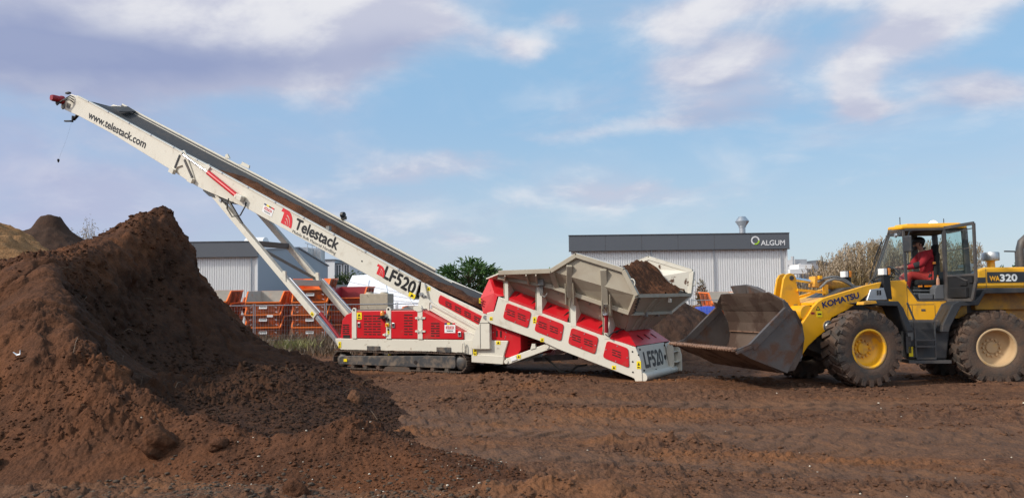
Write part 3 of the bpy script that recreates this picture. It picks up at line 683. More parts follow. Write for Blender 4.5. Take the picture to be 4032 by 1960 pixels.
# ------------------------------------------------------------------ buildings behind
def corrugated(mb, x0, x1, y, z0, z1, m=0, p=.21, d=.08):
    """trapezoid ribs, facing -y"""
    n = int((x1 - x0) / p); p = (x1 - x0) / n; pr = []
    for i in range(n):
        a = x0 + i * p; pr += [(a, y), (a + p * .50, y), (a + p * .60, y + d), (a + p * .90, y + d)]
    pr.append((x1, y)); k = len(pr)
    mb.add([(a, b, z0) for a, b in pr] + [(a, b, z1) for a, b in pr], [(i, i + 1, k + i + 1, k + i) for i in range(k - 1)], m)
def hall(label, x0, x1, y0, y1, zb, zf0, zf1, ridge, f0, f1, skew=0.0):
    r = empty("industrial_hall", ((x0 + x1) / 2, y0, 0), 0, label, "industrial hall")
    cx = (x0 + x1) / 2; w0, w1 = x0 - cx, x1 - cx; D = y1 - y0
    mb = MB(); corrugated(mb, w0, w1, .0, 0, zf0 + .3); mb.build("ribbed_wall", M['hallwhite'], r)
    mb = MB(); mb.add([(w1, .06, 0), (w1, D, 0), (w1, D, zb), (w1, D / 2, ridge), (w1, .06, zb)], [(0, 1, 2, 3, 4)])
    mb.add([(w0, .06, 0), (w0, .06, zb), (w0 + skew / 2, D / 2, ridge), (w0 + skew, D, zb), (w0 + skew, D, 0)], [(0, 1, 2, 3, 4)])
    mb.add([(w0 + skew, D, 0), (w0 + skew, D, zb), (w1, D, zb), (w1, D, 0)], [(0, 1, 2, 3)]); mb.build("gable_wall", M['hallgrey'], r)
    mb = MB()
    for s0, z0_, s1, z1_ in ((.05, zb, D / 2, ridge), (D / 2, ridge, D + .2, zb - .03)):
        mb.slab([(w0 - .05 + skew * s0 / D, s0, z0_), (w1 + .14, s0, z0_), (w1 + .14, s1, z1_), (w0 - .05 + skew * s1 / D, s1, z1_)], (0, 0, .14))
    mb.build("roof", M['roofgrey'], r)
    mb = MB(); mb.box(((f0 + f1) / 2 - cx, -.16, (zf0 + zf1) / 2), (f1 - f0, .34, zf1 - zf0)); mb.build("fascia", M['fascia'], r)
    mb = MB()
    for i in range(1, int((f1 - f0) / 3.3)): mb.box((f0 - cx + i * 3.3, -.331, (zf0 + zf1) / 2), (.03, .006, zf1 - zf0 - .04))
    mb.each("fascia_joint", M['frame'], r)
    mb = MB()
    for xq in (w0 + .5, w0 + 7.2, w1 - 6.6, w1 - .5): mb.tube([(xq, -.06, 0), (xq, -.06, zf0 - .05)], .06, 8)
    mb.each("downpipe", M['steel'], r)
    mb = MB(); mb.box(((f0 + f1) / 2 - cx, -.17, zf1 + .03), (f1 - f0 + .05, .42, .06)); mb.box(((f0 + f1) / 2 - cx, -.17, zf0 - .03), (f1 - f0 + .03, .38, .06)); mb.build("fascia_trim", M['frame'], r)
    mb = MB(); mb.box((w1 + .02, -.03, zf0 / 2), (.16, .1, zf0)); mb.box((w0 - .02, -.03, zf0 / 2), (.16, .1, zf0)); mb.each("corner_flashing", M['hallwhite'], r)
    return r, cx
lh, lcx = hall("long hall with dark fascia and grey gable behind the orange skips", -52, -23.25, 70, 97, 7.0, 6.45, 7.8, 8.25, -52, -23.1)
mb = MB()
for yy in (10, 19):
    pr = [(1.4 * cos(t), 1.15 * sin(t)) for t in np.linspace(0, pi, 13)]
    mb.prismx([(yy + a, 8.0 + b) for a, b in pr], 10.1, 12.0)
mb.each("barrel_skylight", M['white'], lh)
mb = MB(); mb.box((11.5, 22, 8.55), (4, 3, .7)); mb.box((13.2, 25.4, 8.3), (1.8, 2.0, 1.6)); mb.each("roof_unit", M['steel'], lh)
mb = MB()
for q in (18, 20, 22, 24, 26): mb.tube([(14.2, q, 7.4), (14.2, q, 9.1)], .04, 6)
mb.tube([(14.2, 17, 9.1), (14.2, 26.6, 9.1)], .04, 6); mb.build("roof_railing", M['steel'], lh)
ah, acx = hall("white ribbed hall with dark fascia and the ring logo sign", 5.5, 25.0, 70, 100, 7.0, 6.6, 7.98, 7.9, 5.2, 25.22, 3.2)
dx = 15.25
sg = MB()
def ring(mb, cx, cz, r0, r1, a0, a1, y, m, n=26):
    t = np.radians(np.linspace(a0, a1, n)); vs = [(cx + r0 * cos(a), y, cz + r0 * sin(a)) for a in t] + [(cx + r1 * cos(a), y, cz + r1 * sin(a)) for a in t]
    k = len(t); vs += [(p[0], y + .03, p[2]) for p in vs]
    fs = [(i, i + 1, k + i + 1, k + i) for i in range(k - 1)] + [(k + i, k + i + 1, 3 * k + i + 1, 3 * k + i) for i in range(k - 1)] + [(i, i + 1, 2 * k + i + 1, 2 * k + i) for i in range(k - 1)]
    mb.add(vs, fs, m)
ring(sg, 22.12 - dx, 7.35, .27, .385, 35, 255, -.36, 0); ring(sg, 22.12 - dx, 7.35, .27, .385, 0, 35, -.36, 0); ring(sg, 22.12 - dx, 7.35, .27, .385, -105, 0, -.36, 1)
lime = mat('lime green sign', (.42, .70, .02), .4, var=.03)
so_ = sg.build("ring_logo", [M['decalwhite'], lime], ah)
text_obj("sign_lettering", "ALGUM", (22.62 - dx, 6.90), (24.80 - dx, 6.90), .46, M['decalwhite'], ah, -.36, bold=.018)
chm = empty("roof_vent_stack", (22.28, 74, 7.4), 0, "grey metal vent stack with double cone cowl on the white hall roof", "vent stack")
mb = MB(); mb.lathe([(.29, 0), (.29, 1.55), (.36, 1.58), (.36, 1.66), (.3, 1.68)], (0, 0, 0), 'z', 24); mb.build("stack_pipe", M['steel'], chm, True)
mb = MB(); mb.lathe([(.33, 1.66), (.64, 2.12), (.66, 2.16), (.36, 2.58), (.32, 2.62), (.26, 2.55)], (0, 0, 0), 'z', 24); mb.build("cowl", M['steel'], chm, True)

wb = empty("office_building", (-25.5, 110, 0), rad(-3), "white three storey building with tall paired windows behind the grey gable", "office building")
mb = MB(); mb.box((-4.4, 4, 4.25), (9, 8, 8.5)); mb.box((1.15, 5.5, 4.0), (2.1, 10, 8.0)); mb.build("wall", M['render'], wb)
mb = MB(); mb.box((-4.4, 4, 8.6), (9.3, 8.3, .2)); mb.box((1.2, 5.5, 8.1), (2.4, 10.3, .2)); mb.build("roof_edge", M['fascia'], wb)
for zq in (7.0, 4.6):
    for xq in (.35, .72, 1.55, 1.9):
        mb = MB(); mb.box((xq, .48, zq), (.22, .1, 1.7)); mb.build("window", M['window'], wb)
mb = MB(); mb.box((.1, .46, 4), (.06, .1, 8)); mb.box((1.15, .44, 4), (.10, .1, 8)); mb.each("downpipe", M['frame'], wb)
bb = empty("office_building", (50, 130, 0), rad(8), "distant grey and white building with rounded balconies beside the white hall", "office building")
mb = MB(); mb.box((1.6, 5, 4.2), (4.6, 8, 8.4)); mb.box((.2, 4, 8.7), (2.2, 3, .9)); mb.build("grey_wall", M['renderdirty'], bb)
mb = MB(); mb.box((-2.6, 5, 3.0), (4.0, 8, 6.0)); mb.build("white_wall", M['render'], bb)
for zq, x0, x1 in ((7.3, -2.6, .3), (6.5, -4.2, -.9)):
    mb = MB(); pr = [(x0 + .4, -1.2), (x1 - .1, -1.6), (x1, 1.2), (x0, 1.2), (x0, -.6)]; mb.prismz(pr, zq, zq + .75); mb.build("balcony", M['render'], bb)
for i in range(8):
    for zq in (5.1, 3.0):
        mb = MB(); mb.box((-4.3 + i * .5, .95, zq), (.3, .1, 1.5)); mb.build("window", M['window'], bb)
mb = MB(); mb.box((-.45, .95, 7.0), (.5, .1, .8)); mb.build("window", M['window'], bb)
mb = MB(); mb.tube([(-1.6, 2, 6), (-1.6, 2, 9.6)], .25, 8); mb.build("flue", M['renderdirty'], bb)
mb = MB(); mb.slab([(2.2, .8, 8.4), (5.0, .8, 7.9), (5.0, 9, 7.9), (2.2, 9, 8.4)], (0, 0, .5)); mb.build("roof", M['fascia'], bb)
sh = empty("low_shed", (-14.2, 65, 0), 0, "low shed with a dark roof edge seen beneath the green tree", "shed")
mb = MB(); mb.box((0, 3, 1.65), (5.2, 6, 3.3)); mb.build("wall", M['renderdirty'], sh)
mb = MB(); mb.box((0, 2.9, 3.45), (5.6, 6.6, .35)); mb.build("roof", M['fascia'], sh)
mb = MB(); mb.box((0, -.8, 3.0), (5.4, .8, .18)); mb.build("canopy", M['white'], sh)
tp = MB(); f0 = [(-10.75, 45.5, 0), (-10.45, 46.6, 2.0), (-10.1, 48.6, 3.72), (-8.6, 48.8, 3.80), (-7.1, 48.5, 3.4), (-4.6, 47.2, 2.1), (-2.9, 46.6, 1.5), (-2.7, 45.5, 0)]
tp.add(f0 + [(x, 60 - .25 * y + 7, z) for x, y, z in f0], [(0, 1, 6, 7), (1, 2, 5, 6), (2, 3, 4, 5), (1, 2, 10, 9), (2, 3, 11, 10), (3, 4, 12, 11), (4, 5, 13, 12), (5, 6, 14, 13), (0, 1, 9, 8), (6, 7, 15, 14)])
for k in range(1, 4):
    t = k / 4; a_ = Vector(f0[1]).lerp(Vector(f0[2]), t); b_ = Vector(f0[6]).lerp(Vector(f0[5]), t); tp.bar(a_ + Vector((0, -.02, .02)), b_ + Vector((0, -.02, .02)), .03, .03, 1)
for k in range(1, 5):
    t = k / 5; a_ = Vector(f0[1]).lerp(Vector(f0[6]), t); b_ = Vector(f0[2]).lerp(Vector(f0[5]), t); tp.bar(a_ + Vector((0, -.02, .02)), b_ + Vector((0, -.02, .02)), .03, .03, 1)
o = tp.build("tarpaulin_cover", [M['tarp'], M['render']]); tag(o, "large white tarpaulin covered stack behind the conveyor boom", "tarpaulin")

# ------------------------------------------------------------------ concrete blocks, skips, fence
def lego_block(x, y, z, w, label):
    r = empty("concrete_block", (x, y, z), rad(-14), label, "concrete block", "stacked concrete blocks behind the fence")
    mb = MB(); mb.box((0, 0, .3), (w, .8, .6)); mb.build("body", M['concrete'], r, bevel=.03)
    for s in (-.42, .42):
        mb = MB(); mb.lathe([(.24, .6), (.17, .69), (0, .695)], (s * w / 1.6, 0, 0), 'z', 16); mb.build("stud", M['concrete'], r, True)
    return r
for z, lb in ((0, "lowest concrete block of the stack, standing on the ground behind the red machine housing"), (.6, "second concrete block up, mostly hidden behind the red machine housing"), (1.2, "concrete block just under the top one, level with the fence rail"), (1.8, "topmost stained concrete block with two studs on top")):
    lego_block(-7.2, 40.9, z, 1.6, lb)
def skip(x, y, z, label, mi='skipin', mo='orange', group="orange skips stacked behind the fence", W=1.9, plate=True, rz=0.0, stripes=True):
    if mo == 'orange': mo = R.choice(['orange', 'orangeb', 'orangec', 'orangeb'])
    r = empty("skip", (x, y, z), rz + R.uniform(-.035, .035), label, "skip", group)
    w, b, D = W / 2, W / 2 - .17, 2.6
    # tub: low front rim at .66, high back at 1.35
    o_ = [(-b, .25, 0), (b, .25, 0), (b, D - .25, 0), (-b, D - .25, 0), (-w, 0, .66), (w, 0, .66), (w + .06, .55, 1.25), (w + .06, D, 1.32), (-w - .06, D, 1.32), (-w - .06, .55, 1.25)]
    mb = MB(); mb.add(o_, [(0, 3, 2, 1), (0, 1, 5, 4), (1, 2, 7, 6, 5), (3, 0, 4, 9, 8), (2, 3, 8, 7)], 0)
    i_ = [(p[0] * .965, .05 + p[1] * .96, p[2] + .03) for p in o_]
    mb.add(i_, [(0, 1, 2, 3), (0, 4, 5, 1), (1, 5, 6, 7, 2), (3, 8, 9, 4, 0), (2, 7, 8, 3)], 1)
    bm_ = mb.build("tub", [M[mo], M[mi]], r)
    mb = MB(); loop = [4, 5, 6, 7, 8, 9, 4]
    for a, c in zip(loop[:-1], loop[1:]): mb.bar(Vector(o_[a]) + Vector((0, -.02, 0)), Vector(o_[c]) + Vector((0, -.02, 0)), .07, .06)
    mb.build("rim", M['orange' if mo == 'orangedark' else 'orangerim'], r)
    mb = MB()
    for s in (-1, 1):
        mb.bar((s * (b + .02), .22, .03), (s * (w + .0), -.03, .63), .05, .05)
        mb.bar((s * (b + .05), .9, .0), (s * (w + .14), .95, 1.2), .08, .10); mb.bar((s * (b + .05), 1.7, .0), (s * (w + .14), 1.75, 1.2), .08, .10)
    mb.each("side_rib", M[mo], r)
    if plate:
        mb = MB(); mb.box((.0, .065, .40), (.44, .02, .20), rx=-.36); mb.box((0, .05, .41), (.36, .02, .05), 1, rx=-.36); mb.build("name_plate", [M['steel'], M['greysteel']], r)
    if stripes:
        for s in (-1, 1):
            mb = MB()
            for q in range(4): mb.box((s * (b - .09), .205 - q * .05, .15 + q * .13), (.13, .015, .085), q % 2, rx=-.36, ry=s * .5)
            mb.build("hazard_stripe", [M['white'], M['black']], r)
    return r
yS = 42
skip(-13.62, yS, .0, "bottom skip behind the fence post pair, half hidden by dry weeds")
skip(-13.62, yS, .69, "second skip of its stack, behind the white sheet on the fence")
skip(-13.62, yS, 1.37, "open skip with a broad grey inside, topmost behind the fence post pair")
skip(-11.08, yS, -.02, "lowest skip of the stack behind the conveyor leg", plate=True)
skip(-11.08, yS, .66, "second skip up of the stack behind the conveyor leg")
skip(-11.08, yS, 1.36, "third skip up of the stack behind the conveyor leg")
skip(-11.05, yS, 2.04, "highest skip of all with a bright orange inside behind the conveyor leg", mi='orangerim')
skip(-16.6, yS, .0, "lowest skip of the stack half hidden by the soil heap", W=2.0)
skip(-16.6, yS, .75, "second skip of the stack half hidden by the soil heap", W=2.0)
skip(-16.6, yS, 1.43, "top skip at the edge of the soil heap with a pale grey inside", W=2.0)
skip(-9.15, yS + .5, .10, "lowest skip with a white sheet in front, between conveyor leg and concrete blocks", mo='orangedark', plate=False, stripes=False)
skip(-9.15, yS + .5, .83, "middle dull red skip between conveyor leg and concrete blocks", mo='orangedark', plate=False, stripes=False)
skip(-9.15, yS + .5, 1.56, "topmost dull red skip with a maroon inside next to the white tarpaulin", mi='dkred', mo='orangedark', plate=False, stripes=False)
skip(-15.0, yS + 3.4, 1.1, "dark orange skip standing back between two skip stacks", mo='orangedark', plate=False, stripes=False, mi='orangedark')
skip(-5.65, 43.5, .42, "orange skip seen low behind the red machine doors", plate=False, stripes=False, W=1.1, group=None)
skip(11.75, yS, 1.0, "bright orange skip behind the loader bucket in front of the white hall", plate=False, stripes=False, W=1.7, group=None)
for q, (x0, z0_, lb) in enumerate(((-11.08, 0, ""), (-5.65, 0, ""), (11.75, 0, ""))): pass
mb = MB(); mb.box((-5.65, 44.6, .2), (1.0, 2.2, .4)); o = mb.build("pallet_stack", M['khakiwood']); tag(o, "dark timber stack carrying the orange skip behind the machine", "timber stack")
mb = MB(); mb.box((11.75, 43.3, .5), (1.5, 2.4, .98)); o = mb.build("pallet_stack", M['khakiwood']); tag(o, "timber stack under the orange skip behind the loader bucket", "timber stack")
mb = MB(); mb.box((-15.0, 46.7, .55), (1.6, 2.4, 1.08)); o = mb.build("pallet_stack", M['khakiwood']); tag(o, "timber stack between the skip stacks", "timber stack")
g_ = np.linspace(-1, 1, 40); X, Y = np.meshgrid(g_, g_)
Z = 1.50 - .42 * np.clip(np.maximum(np.abs(X), np.abs(Y)) - .5, 0, 1) ** 1.5 * 6 + .06 * fbm(X * 3, Y * 3, 5, 3); Z = np.maximum(Z, .0)
o = np_mesh("tarpaulin_cover", np.stack([10.3 + X * .8, 41.2 + Y * 1.0, Z], -1).reshape(-1, 3), grid_faces(40, 40), M['bluetarp'], smooth=True); tag(o, "blue tarpaulin over a low stack beside the loader bucket", "tarpaulin")
mb = MB(); mb.box((9.6, 43.2, .8), (1.6, 1.0, 1.6)); o = mb.build("timber_crate", M['sand'], bevel=.02); tag(o, "pale tan crate behind the blue tarpaulin", "crate")
def fence_panel(x, y, label, sheet=False):
    r = empty("fence_panel", (x, y, 0), R.uniform(-.01, .01), label, "fence panel", "mobile mesh fence panels around the yard")
    mb = MB(); w = 1.72
    for s in (-1, 1): mb.tube([(s * w, 0, .0), (s * w, 0, 1.92)], .024, 8)
    mb.tube([(-w, 0, 1.84), (w, 0, 1.84)], .021, 8); mb.tube([(-w, 0, .12), (w, 0, .12)], .021, 8); mb.build("pipe_frame", M['steel'], r)
    mb = MB()
    for i in range(27): mb.box((-w + i * 2 * w / 26, 0, .98), (.005, .005, 1.72))
    for i in range(8): mb.box((0, 0, .14 + i * .24), (2 * w, .005, .005))
    mb.build("wire_mesh", M['steel'], r)
    mb = MB(); mb.box((-w - .03, 0, .06), (.5, .22, .12)); mb.build("foot_block", M['concrete'], r)
    if sheet:
        mb = MB(); mb.box((-.98 if sheet == 1 else .2, -.03, 1.32), (.30, .006, .11)); mb.build("paper_sign", M['white'], r)
    return r
for i, (x, sh_, lb) in enumerate(((-18.02, 0, "fence panel almost wholly behind the soil heap"), (-14.5, 0, "fence panel before the skip stack that touches the soil heap"), (-10.98, 1, "fence panel before the two middle skip stacks, carrying a white sign"), (-7.46, 2, "fence panel in front of the concrete blocks"), (-3.94, 0, "fence panel hidden low behind the red doors of the machine"))):
    fence_panel(x, 38, lb, sh_)
for x, lb in ((7.02, "fence panel behind the hopper soil"), (10.58, "fence panel in front of the blue tarpaulin"), (14.1, "fence panel behind the loader bucket cylinder")): fence_panel(x, 38, lb)
lp = MB(); lp.tube([(39.35, 60, 0), (39.35, 60, 5.45)], .06, 8); lp.bar((39.45, 60, 5.45), (38.5, 60, 5.48), .16, .10)
o = lp.build("street_lamp", M['frame']); tag(o, "thin street lamp behind the loader bonnet near the exhaust", "street lamp")

# ------------------------------------------------------------------ plants
def leaves(P, Nrm, S, asp=.5, rg=RNG):
    """one small pointed leaf per point: returns V,F"""
    n = len(P); a = rg.normal(size=(n, 3)); a /= np.linalg.norm(a, axis=1)[:, None]
    t = Nrm + .35 * a; t /= np.linalg.norm(t, axis=1)[:, None]
    b = np.cross(t, rg.normal(size=(n, 3))); b /= np.linalg.norm(b, axis=1)[:, None]
    s = S[:, None]; c = np.cross(t, b) * .12 * s
    V = np.stack([P, P + t * s * .5 + b * s * asp * .5 + c, P + t * s, P + t * s * .5 - b * s * asp * .5 + c], 1)
    F = np.arange(n * 4).reshape(n, 4); return V.reshape(-1, 3), F
def tree(name, loc, h, spread, label, mtl, nb=60, nl=26, ls=.16, trunk=.10, base=.3, cat="tree", asp=.5, up=.5, drop=0.0, seed=1, sparse=1.0, low=.25, jit=.075):
    rr = random.Random(seed); rg = np.random.default_rng(seed)
    r = empty(name, loc, 0, label, cat)
    mb = MB(); tips = []
    mb.tube([(0, 0, -.1), (.05 * spread, 0, h * .35), (0, .04 * spread, h * .8)], [trunk, trunk * .7, trunk * .2], 7)
    for i in range(nb):
        z0 = h * rr.uniform(low, .8); a = rr.uniform(0, 2 * pi); q = rr.random() ** .6
        e = Vector((cos(a) * spread * q, sin(a) * spread * q, min(h * 1.0, z0 + h * up * rr.uniform(.05, .6)) ))
        e.z = min(e.z, h * (1 - .35 * q * q) * rr.uniform(.86, 1.03)); p0 = Vector((0, 0, z0 * .75)); m_ = p0.lerp(e, .5) + Vector((0, 0, .06 * h))
        mb.tube([p0, m_, e], [trunk * .32, trunk * .18, trunk * .05], 4, cap=False); tips.append((m_, e))
    mb.build("trunk", M['khakiwood'], r)
    P = []; Nn = []
    for m_, e in tips:
        k = int(nl * sparse * rr.uniform(.4, 1.4))
        for j in range(k):
            t = rr.uniform(.15, 1.05); b = m_.lerp(e, t); d = Vector((rr.gauss(0, 1), rr.gauss(0, 1), rr.gauss(0, .8)))
            b = b + d * spread * jit; P.append(b[:]); Nn.append((d.x * .5 + (e - m_).normalized().x, d.y * .5 + (e - m_).normalized().y, .2 - drop + d.z * .4))
    P = np.array(P); Nn = np.array(Nn); S = ls * rg.uniform(.6, 1.3, len(P))
    V, Fq = leaves(P, Nn, S, asp, rg); np_mesh("crown", V, Fq, M[mtl], r)
    return r
# bush with feathered leaves behind the boom
tree("green_bush", (-1.72, 30.2, 1.75), 1.85, 1.42, "dark green feathery bush rising behind the conveyor tail", 'leaf', nb=80, nl=34, ls=.22, trunk=.05, cat="bush", asp=.30, up=1.0, seed=4, low=.0, jit=.045)
tree("deciduous_tree", (-19.0, 90, 0), 6.3, 2.1, "yellowish green tree seen between boom and white tarpaulin", 'leaf2', nb=120, nl=44, ls=.32, seed=7, low=.2)
tree("deciduous_tree", (-15.9, 96, 0), 6.6, 2.2, "sparse tree top peeking out beneath the boom edge", 'leaf2', nb=70, nl=20, ls=.3, seed=8)
tree("conifer_tree", (4.35, 90, 0), 6.5, .75, "small round dark treetop between the green bush and the white hall", 'leaf', nb=70, nl=46, ls=.3, seed=9, up=.7)
tree("birch_tree", (-32.9, 60, 0), 9.1, 1.9, "pale nearly bare birch behind the soil heap", 'leafpale', nb=110, nl=18, ls=.17, seed=12, drop=1.0, asp=.35, up=.7, low=.3)
tree("birch_tree", (-30.6, 61, 0), 7.9, 1.0, "smaller bare pale birch beside the soil heap skyline", 'leafpale', nb=34, nl=9, ls=.15, seed=13, drop=1.0, asp=.35)
tree("young_tree", (11.05, 45, 0), 3.2, .34, "slim columnar young tree with thin autumn leaves in front of the white hall", 'leafautumn', nb=60, nl=11, ls=.13, seed=15, up=1.2, trunk=.025, low=.1)
for i, (x, y, h, s, lb) in enumerate(((71.0, 200, 10.9, 3.5, "far tree close beside the corner of the white hall"), (75.5, 205, 11.2, 3.4, "far thin tree over the balcony building roof"), (79.5, 210, 10.6, 4, "far bushy tree beyond the balconies"), (127.5, 200, 11.2, 4, "far tree between the loader air filter and the exhaust"), (133, 202, 11.7, 4.2, "far tree behind the loader exhaust pipe"), (121, 204, 10.6, 4, "far tree seen close beyond the open cab door"))):
    tree("deciduous_tree", (x, y, 0), h, s, lb, 'leaf', nb=60, nl=34, ls=.75, seed=20 + i, low=.15)
# reeds
def blades(n, fx, h0, h1, w, lean, seed, plume=0.0):
    rg = np.random.default_rng(seed); x, y, z = fx(rg, n)
    h = rg.uniform(h0, h1, n); a = rg.uniform(0, 2 * pi, n); l = rg.normal(0, lean, (n, 2)) * h[:, None]
    b = np.stack([np.cos(a), np.sin(a), 0 * a], 1) * (w * rg.uniform(.6, 1.4, n))[:, None]
    P0 = np.stack([x, y, z], 1); P2 = P0 + np.stack([l[:, 0], l[:, 1], h], 1); P1 = P0 + np.stack([l[:, 0] * .35, l[:, 1] * .35, h * .6], 1)
    V = np.stack([P0 - b, P0 + b, P1 + b * .8, P1 - b * .8, P2 + b * .15, P2 - b * .15], 1).reshape(-1, 3)
    i = np.arange(n)[:, None] * 6; F = np.concatenate([i + np.array([0, 1, 2, 3]), i + np.array([3, 2, 4, 5])]).reshape(-1, 4)
    return V, F, P2
def reed_pos(rg, n):
    t = rg.uniform(0, 1, n); x = 12.5 + t ** .85 * 6.8; y = 31 + rg.uniform(0, 3.5, n); return x, y, np.full(n, .9) + 0 * x
nR = 3200
rgx = np.random.default_rng(3); xx, yy, _ = reed_pos(rgx, nR)
def rp(rg, n): return xx, yy, np.full(n, -.05)
def reed_h(x): return np.interp(x, [12.5, 12.9, 13.3, 13.9, 15.1, 19.2], [2.2, 2.8, 3.2, 3.65, 4.05, 3.8])
V, Fq, tip = blades(nR, rp, .62, 1.06, .018, .045, 5)
# scale heights to the outline of the stand
Vr = V.reshape(-1, 6, 3); hh = reed_h(xx)[:, None]; Vr[:, :, 2] = -.05 + (Vr[:, :, 2] + .05) * hh; tips = Vr[:, 4]
ob = np_mesh("dry_reeds", Vr.reshape(-1, 3), Fq, M['reed']); tag(ob, "tall stand of dry straw coloured reeds behind the lift arm", "reeds", kind='stuff')
Pp = []; 
for k in range(9): Pp.append(tips + rgx.normal(0, .035, tips.shape) + np.array([0, 0, -.035]) * k)
Pp = np.concatenate(Pp); V, Fq = leaves(Pp, np.tile([0.1, 0, .8], (len(Pp), 1)), rgx.uniform(.07, .16, len(Pp)), .3, rgx)
ob = np_mesh("reed_plumes", V, Fq, M['plume']); tag(ob, "feathery seed heads on the dry reeds", "reeds", kind='stuff')
V, Fq = leaves(np.stack([xx, yy, reed_h(xx) * rgx.uniform(.15, .8, nR)], 1), rgx.normal(size=(nR, 3)) * .6 + [0, 0, .6], rgx.uniform(.25, .5, nR), .12, rgx)
ob = np_mesh("reed_leaves", V, Fq, M['reed']); tag(ob, "narrow leaves among the dry reeds", "reeds", kind='stuff')
# weeds by the fence
def wp(rg, n): return rg.uniform(-15, -3.5, n), rg.uniform(26, 41, n), np.full(n, -.03)
V, Fq, _t = blades(5200, wp, .12, .62, .016, .28, 8); ob = np_mesh("dry_weeds", V, Fq, M['weed']); tag(ob, "brown dry weeds along the foot of the fence", "weeds", kind='stuff')
def wp2(rg, n): return -8.35 + rg.normal(0, .38, n), 29.5 + rg.normal(0, .5, n), np.full(n, .0)
V, Fq, _t = blades(520, wp2, .15, .55, .02, .35, 9); ob = np_mesh("green_weed_clump", V, Fq, M['weedgreen']); tag(ob, "pale green clump of weeds before the orange skips", "weeds", kind='stuff')
def wp3(rg, n): return -7.0 + rg.normal(0, 1.6, n), 29.0 + rg.normal(0, 1.2, n), np.full(n, .0)
V, Fq, _t = blades(900, wp3, .08, .32, .02, .5, 10); ob = np_mesh("low_weeds", V, Fq, M['weed']); tag(ob, "low trampled dry weeds beyond the track", "weeds", kind='stuff')
def wp4(rg, n): return rg.uniform(8, 22, n), rg.uniform(33, 41, n), np.full(n, .0)
V, Fq, _t = blades(1500, wp4, .15, .7, .02, .25, 12); ob = np_mesh("dry_grass", V, Fq, M['weed']); tag(ob, "dry grass along the fence beyond the loader", "weeds", kind='stuff')

# ------------------------------------------------------------------ tracked conveyor with feed hopper
TC = empty("tracked_conveyor", MO, MYAW, "cream and red tracked stacking conveyor with hopper and long raised boom", "conveyor")
cr, rd = M['cream'], M['red']
def P_(name, mb, m, par=TC, smooth=False, bevel=0.0): return (mb.each if name in APART else mb.build)(name, m, par, smooth, bevel)
APART = {'track_roller', 'tower_plate', 'wing_rib', 'wing_hinge', 'drive_sprocket', 'end_rib', 'bracket_edge', 'link_boss', 'leg_lug', 'end_hinge', 'grab_slot', 'bracket_pin', 'head_cover', 'mounting_plate', 'diagonal_brace', 'rear_beam', 'leg_head_bracket'}
def lerp2(a, b, t): return (a[0] + (b[0] - a[0]) * t, a[1] + (b[1] - a[1]) * t)
# --- crawler tracks (near and far)
def crawler(y0, y1, far=False):
    mb = MB(); ym = (y0 + y1) / 2
    mb.prism([(-3.72, .14), (-.06, .12), (-.02, .16), (-.02, .40), (-.06, .43), (-3.66, .36), (-3.74, .32)], y0 + .03, y1 - .05)
    fr = P_("crawler_frame", mb, M['trackframe'], TC, bevel=.01)
    mb = MB(); mb.box((-3.52, y0 + .022, .25), (.11, .02, .075)); P_("data_plate", mb, M['decalyellow'], fr)
    mb = MB(); mb.lathe([(.05, y0 + .02), (.05, y0 + .05)], (-1.22, 0, .25), 'y', 16); P_("grease_port", mb, M['void'], fr)
    mb = MB()
    for i in range(8): mb.lathe([(.0, y0 + .04), (.055, y0 + .04), (.075, y0 + .07), (.075, y1 - .1), (0, y1 - .1)], (-3.3 + i * .43, 0, .075), 'y', 12)
    for x in (-2.9, -1.9, -.9): mb.lathe([(0, y0 + .08), (.05, y0 + .08), (.05, y1 - .1), (0, y1 - .1)], (x, 0, .43), 'y', 10)
    P_("track_roller", mb, M['trackshoe'], fr, True)
    # chain of shoes round an oval
    xa, xb, r, zc, n = -3.72, .08, .225, .262, 52
    L = 2 * (xb - xa) + 2 * pi * r; mb = MB()
    for i in range(n):
        s = L * i / n
        if s < xb - xa: p = (xa + s, zc + r + .012 * sin(s * 3), 0)
        elif s < xb - xa + pi * r: t = (s - (xb - xa)) / r; p = (xb + r * sin(t), zc + r * cos(t), t)
        elif s < 2 * (xb - xa) + pi * r: p = (xb - (s - (xb - xa) - pi * r), zc - r, pi)
        else: t = (s - 2 * (xb - xa) - pi * r) / r; p = (xa - r * sin(t), zc - r * cos(t), pi + t)
        mb.box((p[0], ym, p[1]), (L / n * .93, y1 - y0 - .03, .022), ry=p[2])
        for k in (-.3, .0, .3): mb.box((p[0] + sin(p[2]) * .022 + cos(p[2]) * k * L / n, ym, p[1] + cos(p[2]) * .022 - sin(p[2]) * k * L / n), (.012, y1 - y0 - .03, .03), ry=p[2])
    P_("track_shoe_chain", mb, M['trackshoe'], fr)
    mb = MB(); mb.lathe([(0, y0 + .06), (.10, y0 + .06), (.18, y0 + .12), (.18, y1 - .12), (0, y1 - .12)], (.08, 0, .262), 'y', 20); mb.lathe([(0, y0 + .06), (.08, y0 + .06), (.18, y0 + .12), (.18, y1 - .12), (0, y1 - .12)], (-3.72, 0, .262), 'y', 20)
    P_("drive_sprocket", mb, M['trackframe'], fr, True)
    mb = MB(); mb.prism([(-2.25, -.005), (-1.35, -.005), (-1.42, .10), (-1.52, .12), (-2.1, .12), (-2.18, .10)], y0 + .01, y0 + .04); P_("guide_guard", mb, M['trackshoe'], fr)
    # dirt lying on the track top
    g1 = np.linspace(-3.95, -.05, 120); g2 = np.linspace(y0 + .02, y1 - .02, 12); X, Y = np.meshgrid(g1, g2)
    Z = .497 + .035 * vn(X * 5, Y * 6, 4) + .02 * vn(X * 15, Y * 15, 5)
    np_mesh("dirt_layer", np.stack([X, Y, Z], -1).reshape(-1, 3), grid_faces(12, 120), M['soilred'], fr, smooth=True)
